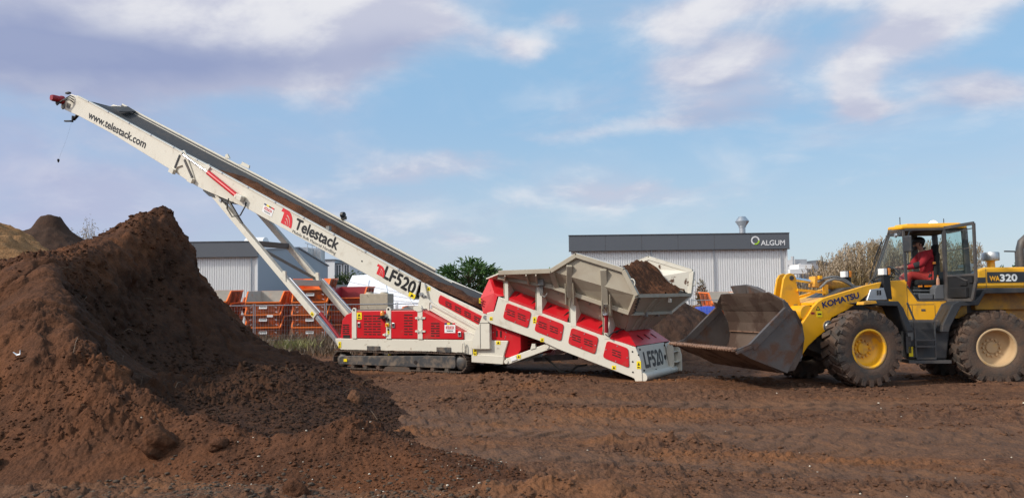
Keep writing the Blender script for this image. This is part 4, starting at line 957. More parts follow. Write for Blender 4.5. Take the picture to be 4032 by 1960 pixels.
crawler(0.0, .48); crawler(1.97, 2.45)
# --- chassis
mb = MB(); mb.prism([(-3.96, .80), (-3.93, .83), (.44, .83), (.44, .46), (-.18, .52), (-3.74, .52), (-3.86, .62)], .10, 2.34)
ch = P_("chassis", mb, M["creammud"], bevel=.012)
mb = MB(); mb.prism([(.40, .48), (1.31, .46), (1.29, .25), (.40, .28)], .11, 2.33); mb.prism([(.44, .83), (1.43, .82), (1.30, .46), (.44, .47)], .13, 2.31); P_("rear_beam", mb, M["creammud"], ch, bevel=.012)
for x in (-2.62, .85 - 1.25):
    mb = MB(); mb.box((x, .085, .575), (.42, .02, .13)); P_("mounting_plate", mb, M['trackframe'], ch)
mb = MB(); ring_pts = [(.22 + .07 * sin(t) * .55, .03, .62 + .15 * cos(t)) for t in np.linspace(-2.6, 2.6, 12)]
mb.tube([(p[0], .10 if i in (0, 11) else p[1], p[2]) for i, p in enumerate(ring_pts)], .018, 6); P_("tie_down_eye", mb, cr, ch, True)
mb = MB(); mb.prism([(.47, .61), (.97, .62), (.97, 1.23), (.94, 1.26), (.90, 1.45), (.86, 1.49), (.82, 1.49), (.78, 1.45), (.69, 1.25), (.59, 1.12), (.48, .85)], .03, .15); mb.prism([(.47, .61), (.97, .62), (.97, 1.23), (.85, 1.48), (.69, 1.25), (.48, .85)], 2.3, 2.42)
tw = P_("tower_plate", mb, cr, bevel=.008)
mb = MB(); mb.lathe([(0, .005), (.05, .005), (.055, .03), (.055, .2)], (.86, 0, 1.39), 'y', 16); P_("pivot_pin", mb, M['steel'], tw, True)
mb = MB(); mb.box((.82, .028, 1.25), (.30, .006, .012)); mb.box((.71, .0275, .93), (.012, .005, .6)); P_("seam", mb, M['frame'], tw)
# --- engine housing
HZ0, HZ1 = .835, 1.59
mb = MB(); mb.prism([(-3.80, HZ0), (-3.36, HZ0), (-3.36, 1.55), (-3.58, 1.48), (-3.72, 1.34)], .13, 2.3); mb.box((-2.2, 1.23, (HZ0 + HZ1) / 2), (2.32, 2.2, HZ1 - HZ0))
mb.prism([(-1.04, HZ0), (.19, HZ0), (.19, 1.02), (-1.04, HZ1)], .14, 2.3)
eh = P_("engine_housing", mb, rd, bevel=.015)
mb = MB(); mb.box((-2.2, 1.23, HZ1 + .012), (2.3, 2.22, .03)); P_("housing_lid", mb, M['greysteel'], eh)
def slots(mb, x0, x1, z0, z1, rows, cols, y, slope=0.0, th=.026):
    for r_ in range(rows):
        for c in range(cols):
            w = (x1 - x0) / cols; xa = x0 + c * w + w * .06; xb = x0 + (c + 1) * w - w * .06; z = z1 - (z1 - z0) * r_ / max(1, rows - 1)
            cuts = [(xa, xb)] if r_ % 2 == 0 else [(xa, xa + (xb - xa) * .40), (xb - (xb - xa) * .40, xb)]
            for a, b in cuts:
                zc = z + slope * ((a + b) / 2 - x0)
                mb.box(((a + b) / 2, y, zc), (b - a, .012, th), ry=-math.atan(slope))
def door(x0, x1, z0, z1, lat, sl, hinge):
    mb = MB(); mb.box(((x0 + x1) / 2, .105, (z0 + z1) / 2), (x1 - x0, .05, z1 - z0)); d = P_("door", mb, rd, bevel=.012)
    mb = MB(); slots(mb, *sl, .079); P_("vent_slots", mb, M['void'], d)
    if lat: mb = MB(); mb.box((lat[0], .07, lat[1]), (.085, .03, .13)); mb.box((lat[0], .05, lat[1] + .01), (.04, .02, .06), 1); P_("latch_handle", mb, [M['steel'], M['black']], d, bevel=.006)
    for hx, hz in hinge:
        mb = MB(); mb.box((hx, .068, hz), (.16, .025, .045)); mb.tube([(hx, .055, hz - .04), (hx, .055, hz + .04)], .016, 8); P_("hinge", mb, cr, d)
    return d
d2 = door(-3.175, -2.20, HZ0 + .01, 1.575, (-3.09, 1.20), (-2.95, -2.36, .95, 1.44, 8, 2), [(-2.21, 1.44), (-2.21, .945)])
d3 = door(-2.03, -1.17, HZ0 + .01, 1.575, (-1.95, 1.19), (-1.63, -1.33, .96, 1.46, 8, 1), [(-1.17, 1.38), (-1.17, 1.04)])
mb = MB(); mb.prism([(-1.035, HZ0 + .01), (.185, HZ0 + .01), (.185, 1.02), (-1.035, 1.575)], .08, .13); d4 = P_("door", mb, rd, bevel=.012)
mb = MB(); slots(mb, -.79, -.50, .93, 1.24, 6, 1, .078); P_("vent_slots", mb, M['void'], d4)
mb = MB(); mb.box((.09, .07, .97), (.085, .03, .13)); mb.box((.09, .05, .98), (.04, .02, .06), 1); P_("latch_handle", mb, [M['steel'], M['black']], d4, bevel=.006)
for hz in (1.38, 1.04): mb = MB(); mb.box((-1.02, .068, hz), (.16, .025, .045)); mb.tube([(-1.05, .055, hz - .04), (-1.05, .055, hz + .04)], .016, 8); P_("hinge", mb, cr, d4)
mb = MB(); slots(mb, -3.72, -3.47, .98, 1.20, 5, 1, .124); mb.box((-3.57, .124, .885), (.23, .014, .09)); P_("vent_slots", mb, M['void'], eh)
for x0, x1, z1 in ((-3.345, -3.19, 1.66), (-2.195, -2.035, 1.67), (-1.185, -1.035, 1.70)):
    mb = MB(); mb.prism([(x0, HZ0), (x1, HZ0), (x1, z1 - .06), (x1 - .04, z1), (x0 + .04, z1), (x0, z1 - .06)], .075, .125); pq = P_("housing_post", mb, cr, bevel=.006)
    mb = MB(); mb.lathe([(0, .066), (.03, .066), (.03, .08)], ((x0 + x1) / 2, 0, z1 - .055), 'y', 12); P_("lifting_hole", mb, M['void'], pq)
mb = MB(); mb.lathe([(0, 1.45), (.055, 1.45), (.055, 1.54), (.03, 1.575), (0, 1.58)], (-2.255, .0, 0), 'z', 14); bcn = P_("warning_beacon", mb, M['amber'], TC, True)
mb = MB(); mb.lathe([(.065, 1.40), (.065, 1.45)], (-2.255, .0, 0), 'z', 14); mb.box((-2.25, .02, 1.385), (.22, .12, .025)); mb.box((-2.12, .03, 1.34), (.09, .05, .08)); P_("beacon_mount", mb, M['black'], bcn)
mb = MB(); mb.box((-2.13, .05, 1.20), (.10, .04, .085)); cb = P_("control_box", mb, M['decalyellow'])
mb = MB(); mb.lathe([(0, .0), (.03, .0), (.025, .03)], (-2.12, 0, 1.20), 'y', 12); P_("stop_button", mb, M['decalred'], cb)
mb = MB(); mb.box((-2.115, .066, 1.08), (.05, .015, .05)); P_("switch", mb, M['black'], cb)
def wlabel(x, z, y, w=.09, h=.10, par=TC, ang=0.0, two=False):
    mb = MB(); mb.box((x, y, z), (w, .004, h), ry=-ang)
    mb.prism([(x - w * .3, z - h * (.05 if two else .3)), (x + w * .3, z - h * (.05 if two else .3)), (x, z + h * .36)], y - .0045, y - .0035, 1)
    if two: mb.prism([(x - w * .3, z - h * .38), (x + w * .3, z - h * .38), (x + w * .3, z - h * .26), (x - w * .3, z - h * .2)], y - .0045, y - .0035, 1)
    return P_("warning_label", mb, [M['decalyellow'], M['decalblack']], par)
wlabel(-3.09, 1.44, .076, .17, .19, d2, two=True); wlabel(-3.78, .66, .094, .09, .17, ch, two=True); wlabel(-2.115, 1.01, .07, .06, .10, TC, two=True)
wlabel(.51, .55, .10, .09, .19, ch, two=True); wlabel(1.16, .77, .126, .12, .09, ch); wlabel(1.04, 1.36, -.008, .08, .08)
def dealer(x, z, w, h, y, par, ang=0.0):
    mb = MB(); c, s = cos(ang), sin(ang)
    mb.box((x, y, z), (w, .004, h), 0, ry=-ang)
    for i, mi in enumerate((1, 2, 3, 4)):
        o_ = -.5 + (i + .5) / 4; mb.box((x + (o_ * w) * c - (.41 * h) * s, y - .004, z + (o_ * w) * s + (.41 * h) * c), (w / 4, .003, h * .17), mi, ry=-ang)
    mb.box((x + .30 * h * s, y - .004, z - .30 * h * c), (w * .6, .003, h * .08), 5, ry=-ang)
    st = P_("dealer_sticker", mb, [M['decalwhite'], M['decalblue'], M['decalyellow'], M['leaf2'], M['decalred'], M['decalblack']], par)
    a = (x - .36 * w * c + .12 * h * s, z - .36 * w * s - .12 * h * c); b = (x + .36 * w * c + .12 * h * s, z + .36 * w * s - .12 * h * c)
    text_obj("sticker_lettering", "KÖLSCH", a, b, h * .30, M['decalred'], st, y - .004, bold=.02)
dealer(-.20, 1.13, .32, .25, .076, d4)
# --- boom
BOT = [(-16.05, 8.62), (-14.21, 7.78), (-10.98, 6.14), (-10.27, 5.76), (-9.62, 5.45), (-7.75, 4.74), (-1.55, 1.84)]
TOP = [(-1.36, 2.32), (-7.70, 5.36), (-9.30, 6.13), (-10.58, 6.72), (-14.77, 8.71), (-16.10, 9.33), (-16.50, 9.46), (-16.85, 9.36), (-17.0, 9.10), (-16.85, 8.94)]
def top_z(x):
    q = sorted(TOP[:6]); return float(np.interp(x, [p[0] for p in q], [p[1] for p in q]))
BA = -math.atan(.4765); BN = .42; BF = 2.10
mb = MB(); mb.prism(BOT + TOP, BN, BN + .05); bm_near = P_("boom_side_plate", mb, cr, bevel=.01)
bm_near["label"] = "near side plate carrying the lettering"
mb = MB(); mb.prism([(x, z) for x, z in BOT] + TOP, BF - .05, BF); P_("boom_side_plate", mb, cr, bevel=.01)
mb = MB()
for a, b in zip(BOT[:-1], BOT[1:]):
    mb.slab([(a[0], BN + .06, a[1] + .03), (b[0], BN + .06, b[1] + .03), (b[0], BF - .06, b[1] + .03), (a[0], BF - .06, a[1] + .03)], (0, 0, .03))
P_("boom_floor", mb, cr)
mb = MB()
for a, b in zip(TOP[:5], TOP[1:6]):
    for y in (BN + .03, BF - .03): mb.bar((a[0], y, a[1] + .012), (b[0], y, b[1] + .012), .13, .03)
P_("top_flange", mb, cr)
mb = MB()
for i in range(13):
    x = -2.0 - i * 1.12; z = top_z(x)
    mb.box((x, BN - .035, z + .03), (.05, .03, .045)); mb.box((x - .35, BF + .0, z + .2), (.05, .03, .06))
P_("flange_bolts", mb, M['steel'])
# belt, troughed, running the full length
xs = np.linspace(-16.7, .9, 80); Vb = []
prof = [(BN + .06, -.02), (BN + .42, -.20), (1.26 - .25, -.22), (1.26 + .25, -.22), (BF - .42, -.20), (BF - .05, -.00)]
def belt_z(x):
    z = top_z(x) if x < -1.36 else np.interp(x, [-1.36, -.73, .69, 1.2], [2.32, 2.10, 1.50, 1.28])
    return float(z)
for x in xs:
    z = belt_z(x); e = min(1, max(0, (x + 16.5) / .9))
    for y, d in prof: Vb.append((x, y, z + d * (.25 + .75 * e) + .03))
np_mesh("belt", Vb, grid_faces(len(xs), len(prof)), M['rubber'], TC)
mb = MB(); mb.lathe([(0, BN + .06), (.20, BN + .06), (.21, 1.26), (.20, BF - .06), (0, BF - .06)], (-16.62, 0, 9.19), 'y', 24); P_("head_drum", mb, M['rubber'], TC, True)
# far skirt, rising beside the belt
mb = MB()
q = [(-16.0, 9.38), (-14.8, 8.80), (-10.6, 6.82), (-7.7, 5.45), (-1.95, 2.70)]
for a, b in zip(q[:-1], q[1:]): mb.slab([(a[0], BF - .13, a[1] - .17), (b[0], BF - .13, b[1] - .17), (b[0], BF - .055, b[1] + .0), (a[0], BF - .055, a[1] + .0)], (0, .012, 0))
P_("skirt_rubber", mb, M['rubber'])
mb = MB()
for a, b in zip(q[:-1], q[1:]): mb.slab([(a[0], BF - .03, a[1] - .12), (b[0], BF - .03, b[1] - .12), (b[0], BF - .03, b[1] + .055), (a[0], BF - .03, a[1] + .055)], (0, .04, 0))
P_("far_skirt_plate", mb, cr)
# soil riding on the belt: thing of its own
n1_, n2_ = 420, 18; sx_ = np.linspace(-10.2, .35, n1_); ty = np.linspace(-1, 1, n2_); X, T = np.meshgrid(sx_, ty)
bz = np.interp(X, [-16.1, -14.77, -10.58, -9.3, -7.7, -1.36, -.73, .69, 1.2], [9.33, 8.71, 6.72, 6.13, 5.36, 2.32, 2.10, 1.50, 1.28])
full = sst(-10.2, -8.6, X) * (1 - sst(.0, .35, X))
Z = bz - .20 + (.16 * (1 - T * T) + .05 * fbm(X * 2.2, T * 2, 3, 4) + .045 * vn(X * 7, T * 4, 5)) * full + .05 * full
sb = np_mesh("soil_layer", np.stack([X, 1.20 + T * .52, Z], -1).reshape(-1, 3), grid_faces(n2_, n1_), M['soil'], smooth=True)
sb.location = MO; sb.rotation_euler = (0, 0, MYAW); tag(sb, "strip of brown soil riding up the conveyor belt", "soil")
# head: motor, hoses, scraper, hanging weight
mb = MB(); mb.lathe([(0, -.02), (.10, -.02), (.12, .05), (.12, .28), (.15, .32), (.15, .40), (0, .42)], (-16.95, .0, 9.30), 'y', 14); mb.tube([(-17.35, .30, 9.42), (-17.15, .30, 9.36), (-16.95, .3, 9.28)], [.08, .09, .11], 10); mb.box((-17.36, .30, 9.42), (.12, .17, .17)); hm = P_("drive_motor", mb, M['dkred'], TC, True)
for k in range(3):
    mb = MB(); mb.tube([(-17.1, .24, 9.28 - k * .05), (-16.9, .16, 9.14 - k * .04), (-16.6, .18, 9.2), (-16.35, .30, 9.36 - k * .08), (-16.3, .40, 9.32 - k * .1)], .022, 6); P_("hydraulic_hose", mb, M['black'], hm, True)
mb = MB(); mb.box((-16.62, BN - .012, 9.06), (.16, .03, .17), ry=-BA); mb.lathe([(0, BN - .03), (.10, BN - .03), (.12, BN)], (-16.95, 0, 9.08), 'y', 14); P_("bearing_housing", mb, M['greysteel'])
mb = MB(); mb.bar((-16.5, BN + .1, 8.55), (-16.2, BN + .1, 8.72), .10, .06); mb.bar((-16.75, BN - .05, 8.50), (-16.4, BN - .05, 8.46), .08, .05); mb.bar((-16.40, BN, 8.43), (-16.38, BN, 8.66), .05, .05); P_("belt_scraper", mb, M['black'])
mb = MB(); mb.slab([(-15.7, 1.5, 9.10), (-15.2, 1.4, 8.86), (-15.1, 2.0, 8.98), (-15.55, 2.0, 9.22)], (0, 0, .03)); mb.box((-16.75, BN + .05, 9.55), (.2, .1, .06)); P_("head_cover", mb, M['rubber'])
mb = MB(); mb.tube([(-17.45, 1.2, 9.25), (-17.95, 1.2, 8.2), (-18.45, 1.2, 7.42)], .0016, 4); hw = P_("sensor_wire", mb, M['frame'])
mb = MB(); mb.lathe([(0, .05), (.04, .03), (.045, -.02), (.02, -.09), (0, -.10)], (-18.47, 1.2, 7.40), 'z', 10); P_("sensor_ball", mb, M['black'], hw, True)
# fold bracket at mid boom (near and far)
for yb, s in ((BN - .05, 1), (BF + .0, 0)):
    mb = MB(); mb.prism([(-10.58, 6.76), (-10.45, 6.78), (-10.36, 6.66), (-10.0, 5.92), (-9.96, 5.78), (-10.12, 5.72), (-10.26, 5.80), (-10.5, 6.3), (-10.78, 6.26), (-10.90, 6.06), (-11.02, 6.12), (-11.0, 6.24), (-10.84, 6.32)], yb, yb + .05); br = P_("fold_bracket", mb, cr, bevel=.006)
    mb = MB()
    for q in ((-10.50, 6.68), (-10.93, 6.16), (-10.09, 5.80)): mb.lathe([(0, yb - .07), (.05, yb - .07), (.065, yb), (.065, yb + .02)], (q[0], 0, q[1]), 'y', 12)
    mb.box((-10.95, yb - .03, 6.15), (.22, .12, .15), ry=-BA); mb.box((-10.07, yb - .03, 5.77), (.22, .12, .15), ry=-BA); P_("bracket_pin", mb, cr, br)
    mb = MB(); mb.bar((-10.62, yb - .015, 6.64), (-10.86, yb - .015, 6.24), .03, .05); mb.bar((-10.40, yb - .015, 6.46), (-10.03, yb - .015, 5.86), .03, .07); P_("bracket_edge", mb, M['frame'], br)
mb = MB(); mb.tube([(-10.40, BN - .10, 6.60), (-9.20, BN - .10, 5.90)], .035, 10); fc = P_("fold_cylinder_rod", mb, M['chrome'], TC, True)
mb = MB(); mb.tube([(-9.26, BN - .10, 5.935), (-7.98, BN - .10, 5.09)], .075, 14); P_("fold_cylinder", mb, rd, TC, True)
mb = MB(); mb.box((-7.86, BN - .11, 5.04), (.26, .16, .16), ry=-BA); mb.lathe([(0, BN - .20), (.05, BN - .20), (.06, BN)], (-7.98, 0, 5.07), 'y', 12); P_("cylinder_mount", mb, cr, bevel=.01)
mb = MB(); mb.tube([(-8.35, BN - .10, 5.06), (-8.40, BN - .12, 4.75), (-8.18, BN - .12, 4.48), (-7.85, BN - .10, 4.50), (-7.68, BN - .06, 4.78), (-7.7, BN - .02, 4.9)], .022, 6); P_("hydraulic_hose", mb, M['black'], TC, True)
mb = MB(); mb.prism([(-9.50, 6.16), (-9.32, 6.22), (-9.22, 6.12), (-9.34, 6.02)], BN - .06, BN + .0); mb.prism([(-10.28, 6.78), (-10.38, 6.94), (-10.47, 6.92), (-10.5, 6.80)], BF - .04, BF + .02); mb.prism([(-9.75, 6.52), (-9.68, 6.60), (-9.35, 6.44), (-9.38, 6.34), (-9.9, 6.55)], BF - .03, BF + .01); P_("fold_joint_lug", mb, cr)
mb = MB(); mb.box((-5.3, BF - .04, 4.42), (.18, .06, .10)); mb.lathe([(0, -.05), (.09, -.04), (.09, .06), (0, .07)], (-5.35, BF - .04, 4.52), 'x', 10); P_("belt_switch", mb, M['black'])
mb = MB(); mb.box((-4.55, BN + .1, 3.93), (.12, .1, .12)); P_("belt_switch", mb, M['greysteel'])
# --- lower conveyor joint and tail
mb = MB(); mb.prism([(-1.33, 1.72), (-1.20, 1.54), (-.97, 1.56), (-.97, 1.76), (-.90, 1.76), (-1.02, 1.88), (-1.12, 2.27), (-1.22, 2.31), (-1.27, 1.96)], .30, .36); jp = P_("joint_plate", mb, cr, bevel=.008)
mb = MB(); mb.lathe([(0, .23), (.05, .23), (.06, .30)], (-1.20, 0, 1.99), 'y', 14); mb.box((-1.13, .27, 1.96), (.13, .04, .05), ry=.4); P_("joint_bolt", mb, M['steel'], jp, True)
mb = MB(); mb.prism([(-1.30, 1.68), (-1.14, 1.70), (-1.06, 1.66), (-1.04, 1.56), (-1.18, 1.54), (-1.31, 1.6)], .06, .12); P_("lifting_lug", mb, cr, jp)
mb = MB(); mb.prism([(-1.13, 2.27), (-.73, 2.07), (.69, 1.48), (.57, 1.22), (.44, 1.12), (-.90, 1.76), (-1.05, 1.9)], .37, .42); tp_ = P_("tail_side_plate", mb, cr, bevel=.008)
mb = MB(); mb.tube([(-1.19, .33, 2.29), (-1.17, .33, 2.05), (-1.05, .33, 1.86)], .022, 6); P_("edge_rubber", mb, M['black'], tp_)
mb = MB(); mb.prism([(-.66, 1.97), (.62, 1.40), (.58, 1.30), (.47, 1.20), (-.70, 1.74), (-.73, 1.80), (-.71, 1.90)], .345, .37); rc_ = P_("tail_cover", mb, rd, TC, bevel=.012)
mb = MB()
for i in range(4): slots(mb, -.52 + i * .285, -.30 + i * .285, 1.71 - i * .127, 1.81 - i * .127, 3, 1, .343, slope=-.44, th=.024)
P_("vent_slots", mb, M['void'], rc_)
mb = MB(); mb.bar((-.93, .33, 1.745), (.50, .33, 1.08), .06, .05); mb.bar((-.95, .33, 1.60), (.38, .33, .96), .06, .05); mb.slab([(-.95, .36, 1.73), (.46, .36, 1.07), (.38, .36, .97), (-.95, .36, 1.61)], (0, .03, 0)); P_("tail_channel", mb, cr)
mb = MB(); mb.prism([(.19, 1.03), (.19, HZ0), (.50, HZ0), (.50, .92)], .12, .30); P_("gusset_plate", mb, cr)
mb = MB(); mb.prism([(-1.95, 2.60), (-2.05, 2.44), (-.55, 1.74), (.75, 1.52), (.62, 1.75), (-.5, 2.03)], 2.12, 2.17); P_("tail_far_plate", mb, cr, bevel=.006)
wlabel(-1.03, 2.13, .365, .10, .10); wlabel(-1.60, 1.97, BN - .004, .22, .12, bm_near, ang=BA)
# --- support legs: near and far side, each an outer tube, an inner chromed tube and a red ram
def leg(y, far=False):
    k = lambda x: 5.43 - .9115 * (x + 9.41)
    mb = MB(); xt = -9.35 if not far else -8.9; mb.bar((xt, y, k(xt)), (-5.02, y, k(-5.02)), .15, .18); lg = P_("support_leg", mb, cr, bevel=.008)
    mb = MB(); mb.bar((-5.06, y, k(-5.06)), (-3.95, y, k(-3.95)), .10, .12); P_("inner_leg", mb, M['steel'], lg, bevel=.006)
    mb = MB(); o_ = .12; mb.tube([(-5.0 + o_, y - .0, k(-5.0) + o_), (-4.0 + o_ * .6, y, k(-4.0) + o_ * .6)], .05, 12); P_("leg_ram", mb, M['dkred'], lg, True)
    mb = MB(); mb.tube([(-6.15 + .10, y, k(-6.15) + .10), (-5.0 + o_, y, k(-5.0) + o_)], .032, 10); P_("ram_rod", mb, M['chrome'], lg, True)
    mb = MB(); mb.lathe([(0, y - .1), (.06, y - .1), (.06, y + .1), (0, y + .1)], (-3.94, 0, k(-3.94)), 'y', 12); mb.prism([(-6.32, k(-6.3)), (-6.24, k(-6.3) + .18), (-6.14, k(-6.3) + .16), (-6.12, k(-6.15))], y - .10, y - .04); P_("leg_lug", mb, cr, lg)
    return lg, k
ln_, kk = leg(.55); lf_, _k = leg(1.95, True)
wlabel(-5.12, kk(-5.12) - .02, .470, .12, .10, ln_, ang=-.74)
mb = MB(); mb.bar((-7.45, .62, kk(-7.45)), (-7.45, 1.88, kk(-7.45)), .14, .16); lc1 = P_("cross_member", mb, M['greysteel'], TC, bevel=.006)
mb = MB(); mb.bar((-6.12, .62, kk(-6.12)), (-6.12, 1.88, kk(-6.12)), .16, .18); P_("cross_member", mb, cr, TC, bevel=.006)
mb = MB(); mb.bar((-7.35, .62, kk(-7.35) - .05), (-6.28, 1.88, kk(-6.28)), .08, .08); P_("diagonal_brace", mb, M['greysteel'])
mb = MB(); mb.bar((-8.55, .52, 4.98), (-7.9, .60, kk(-7.9)), .07, .07); P_("diagonal_brace", mb, M['greysteel'])
mb = MB(); mb.prism([(-9.6, 5.62), (-9.35, 5.55), (-9.1, 5.15), (-9.38, 5.22), (-9.66, 5.42)], .46, .64); mb.prism([(-8.9, 5.22), (-8.2, 5.05), (-8.15, 4.9), (-8.8, 4.98)], .50, 1.9); P_("leg_head_bracket", mb, M['frame'])
mb = MB(); mb.lathe([(0, .44), (.05, .44), (.06, .64), (0, .64)], (-8.87, 0, 5.05), 'y', 12); P_("leg_pin", mb, M['steel'])
# --- feed unit
FN, FF = 0.0, 2.5
feed = [(1.25, 1.89), (4.60, .745), (4.69, .72), (4.80, .45), (4.83, .10), (4.83, -.05), (4.68, -.06), (4.65, .03), (4.58, .06), (2.81, .65), (2.45, .80), (1.0, 1.25), (.90, 1.32), (.92, 1.50), (1.13, 1.54)]
for y0 in (FN, FF - .06):
    mb = MB(); mb.prism(feed, y0, y0 + .06); fs = P_("feed_side_plate", mb, cr, bevel=.01)
    if y0 == FN: feed_near = fs
mb = MB(); mb.slab([(1.05, .08, 1.40), (4.6, .08, .14), (4.6, FF - .08, .14), (1.05, FF - .08, 1.40)], (0, 0, .05)); P_("feed_floor", mb, M['greysteel'])
covers = [((1.48, 1.74), (2.14, 1.51), (2.04, 1.13), (1.37, 1.37)), ((2.32, 1.45), (2.98, 1.22), (2.90, .83), (2.21, 1.07)), ((3.17, 1.15), (3.83, .93), (3.74, .545), (3.07, .78)), ((4.03, .86), (4.53, .69), (4.54, .26), (3.92, .48))]
def rounded(pts, r=.07, n=4):
    out = []
    for i, p in enumerate(pts):
        p = Vector(p); a = Vector(pts[i - 1]); b = Vector(pts[(i + 1) % len(pts)])
        u1 = (a - p).normalized(); u2 = (b - p).normalized()
        for t in np.linspace(0, 1, n + 1):
            q = (p + u1 * r) * (1 - t) ** 2 + p * 2 * t * (1 - t) + (p + u2 * r) * t ** 2; out.append((q.x, q.y))
    return out
for i, c in enumerate(covers):
    mb = MB(); mb.prism(rounded(list(c)), -.022, .0); cv = P_("side_cover", mb, rd, bevel=.006)
    tl, tr_, br_, bl = [Vector(q) for q in c]
    cx_, cz_ = (tl + tr_ + br_ + bl) / 4; sl_ = (tr_.y - tl.y) / (tr_.x - tl.x)
    mb = MB(); nn = 2 if i < 3 else 1; w = .24
    for j in range(nn):
        x0 = (tl.x + bl.x) / 2 + (.05 + j * .29 if nn == 2 else .16); zc = cz_ + sl_ * (x0 + w / 2 - cx_)
        slots(mb, x0, x0 + w, zc - .055 - sl_ * w / 2, zc + .055 - sl_ * w / 2, 3, 1, -.024, slope=sl_, th=.020)
    P_("vent_slots", mb, M['void'], cv)
    mb = MB()
    for q in (tl.lerp(tr_, .5), bl.lerp(br_, .5), tl.lerp(bl, .5), tr_.lerp(br_, .5)):
        v = q + (Vector((cx_, cz_)) - q).normalized() * .035; mb.box((v.x, -.027, v.y), (.022, .01, .022))
    P_("cover_bolts", mb, M['steel'], cv)
def ft(x): return 1.89 + (x - 1.25) * (.745 - 1.89) / (4.60 - 1.25)       # top edge of the feed side
for a, b, c, d in (((1.53), (2.22), (1.57), (2.17)), ((2.39), (3.06), (2.42), (3.02)), ((3.23), (3.91), (3.26), (3.85))):
    for near in (1, 0):
        Y = (lambda v: v) if near else (lambda v: FF - v)
        mb = MB(); za, zb = ft(a), ft(b)
        mb.slab([(a, Y(.0), za - .01), (b, Y(.0), zb - .01), (b, Y(.0), zb + .03), (a, Y(.0), za + .03)], (0, .02 if near else -.02, 0))
        mb.slab([(a, Y(.0), za + .03), (b, Y(.0), zb + .03), (d, Y(.34), zb + .27), (c, Y(.34), za + .27)], (0, 0, .02))
        tc_ = P_("top_cover", mb, rd, bevel=.006)
        if near:
            mb = MB()
            for t in (.18, .85):
                x = a + (b - a) * t; z = ft(x)
                mb.bar((x - .03, .08, z + .105), (x + .045, .22, z + .205), .035, .012)
            P_("grab_slot", mb, M['void'], tc_)
# tail-end pyramid cover
e0, e1 = 4.09, 4.70
mb = MB()
base = [(e0, 0.0, ft(e0)), (e1, 0.0, .745), (e1 + .02, FF, .745), (e0, FF, ft(e0))]; topq = [(e0 + .02, .36, ft(e0) + .24), (4.40, .36, 1.03), (4.42, FF - .36, 1.03), (e0 + .02, FF - .36, ft(e0) + .24)]
mb.add(base + topq, [(0, 1, 5, 4), (1, 2, 6, 5), (2, 3, 7, 6), (3, 0, 4, 7), (4, 5, 6, 7)])
mb.slab([(e0, -.004, ft(e0) - .02), (e1, -.004, .73), (e1, -.004, .76), (e0, -.004, ft(e0) + .02)], (0, .03, 0)); ec = P_("end_cover", mb, rd)
mb = MB(); mb.bar((4.20, .10, 1.02), (4.26, .24, 1.10), .035, .012)
for y in (.75, 1.25, 1.75): mb.bar((4.50, y - .06, .955), (4.60, y + .06, .855), .03, .012)
P_("grab_slot", mb, M['void'], ec)
# feed end face with lettering, foot roller
mb = MB(); mb.slab([(4.70, .06, .73), (4.82, .06, .10), (4.82, FF - .45, .10), (4.70, FF - .45, .73)], (.015, 0, 0)); fe = P_("end_plate", mb, cr, bevel=.006)
mb = MB(); mb.tube([(4.84, .02, .06), (4.84, FF - .02, .06)], .10, 16); P_("foot_roller", mb, cr, TC, True)
mb = MB(); mb.slab([(4.72, FF - .42, .70), (4.84, FF - .42, .12), (4.84, FF - .0, .12), (4.72, FF - .0, .72)], (.01, 0, 0)); mb.box((4.86, FF - .40, .41), (.16, .03, .58)); mb.box((4.88, FF - .2, .5), (.14, .4, .02)); mb.box((4.92, FF - .2, .25), (.14, .4, .02)); mb.box((4.9, FF - .2, .68), (.12, .4, .02)); mb.prism([(4.70, .74), (4.95, .62), (5.02, .40), (5.02, .02), (4.82, .02)], FF - .02, FF + .02); P_("end_bracket", mb, cr, bevel=.005)
def face_text(name, s, y0, y1, z, h):
    o = text_obj(name, s, (0, 0), (y1 - y0, 0), h, M['decalblack'], TC, 0, bold=.035)
    # lay the lettering on the sloping end plate: x runs along the width
    me = o.data; co = np.empty(len(me.vertices) * 3, np.float32); me.vertices.foreach_get("co", co); co = co.reshape(-1, 3)
    zz_ = z + co[:, 2]; xx_ = 4.70 + (.73 - zz_) / .63 * .12 + .018 - co[:, 1]
    me.vertices.foreach_set("co", np.stack([xx_, y0 + co[:, 0], zz_], 1).astype(np.float32).ravel()); me.update(); return o
face_text("model_lettering", "LF520", .34, 1.70, .25, .34)
mb = MB()
for y, z in ((.16, .66), (.16, .2), (2.0, .66), (1.0, .15), (1.9, .42)): mb.lathe([(0, -.0), (.022, .0), (.022, .03)], (4.70 + (.73 - z) / .63 * .12 + .01, y, z), 'x', 8)
mb.lathe([(0, .0), (.06, .0), (.06, .02)], (4.78, 1.88, .38), 'x', 12); P_("end_bolts", mb, M['black'], fe)
mb = MB()
for z in (.62, .40, .17): mb.lathe([(0, -.008), (.02, -.008), (.02, 0)], (4.62, 0, z), 'y', 8)
mb.lathe([(0, -.008), (.02, -.008), (.02, 0)], (4.76, 0, .55), 'y', 8)
for x in (3.72, 3.83): mb.lathe([(0, -.006), (.014, -.006), (.014, 0)], (x, 0, .33 - (x - 3.72) * .35), 'y', 8)
P_("side_bolts", mb, M['void'], feed_near)
wlabel(2.22, 1.32, -.004, .09, .15, feed_near, two=True); wlabel(2.41, .86, -.004, .09, .09, feed_near); wlabel(4.18, .26, -.004, .10, .09, feed_near); wlabel(4.76, .33, -.004, .10, .17, feed_near, two=True)
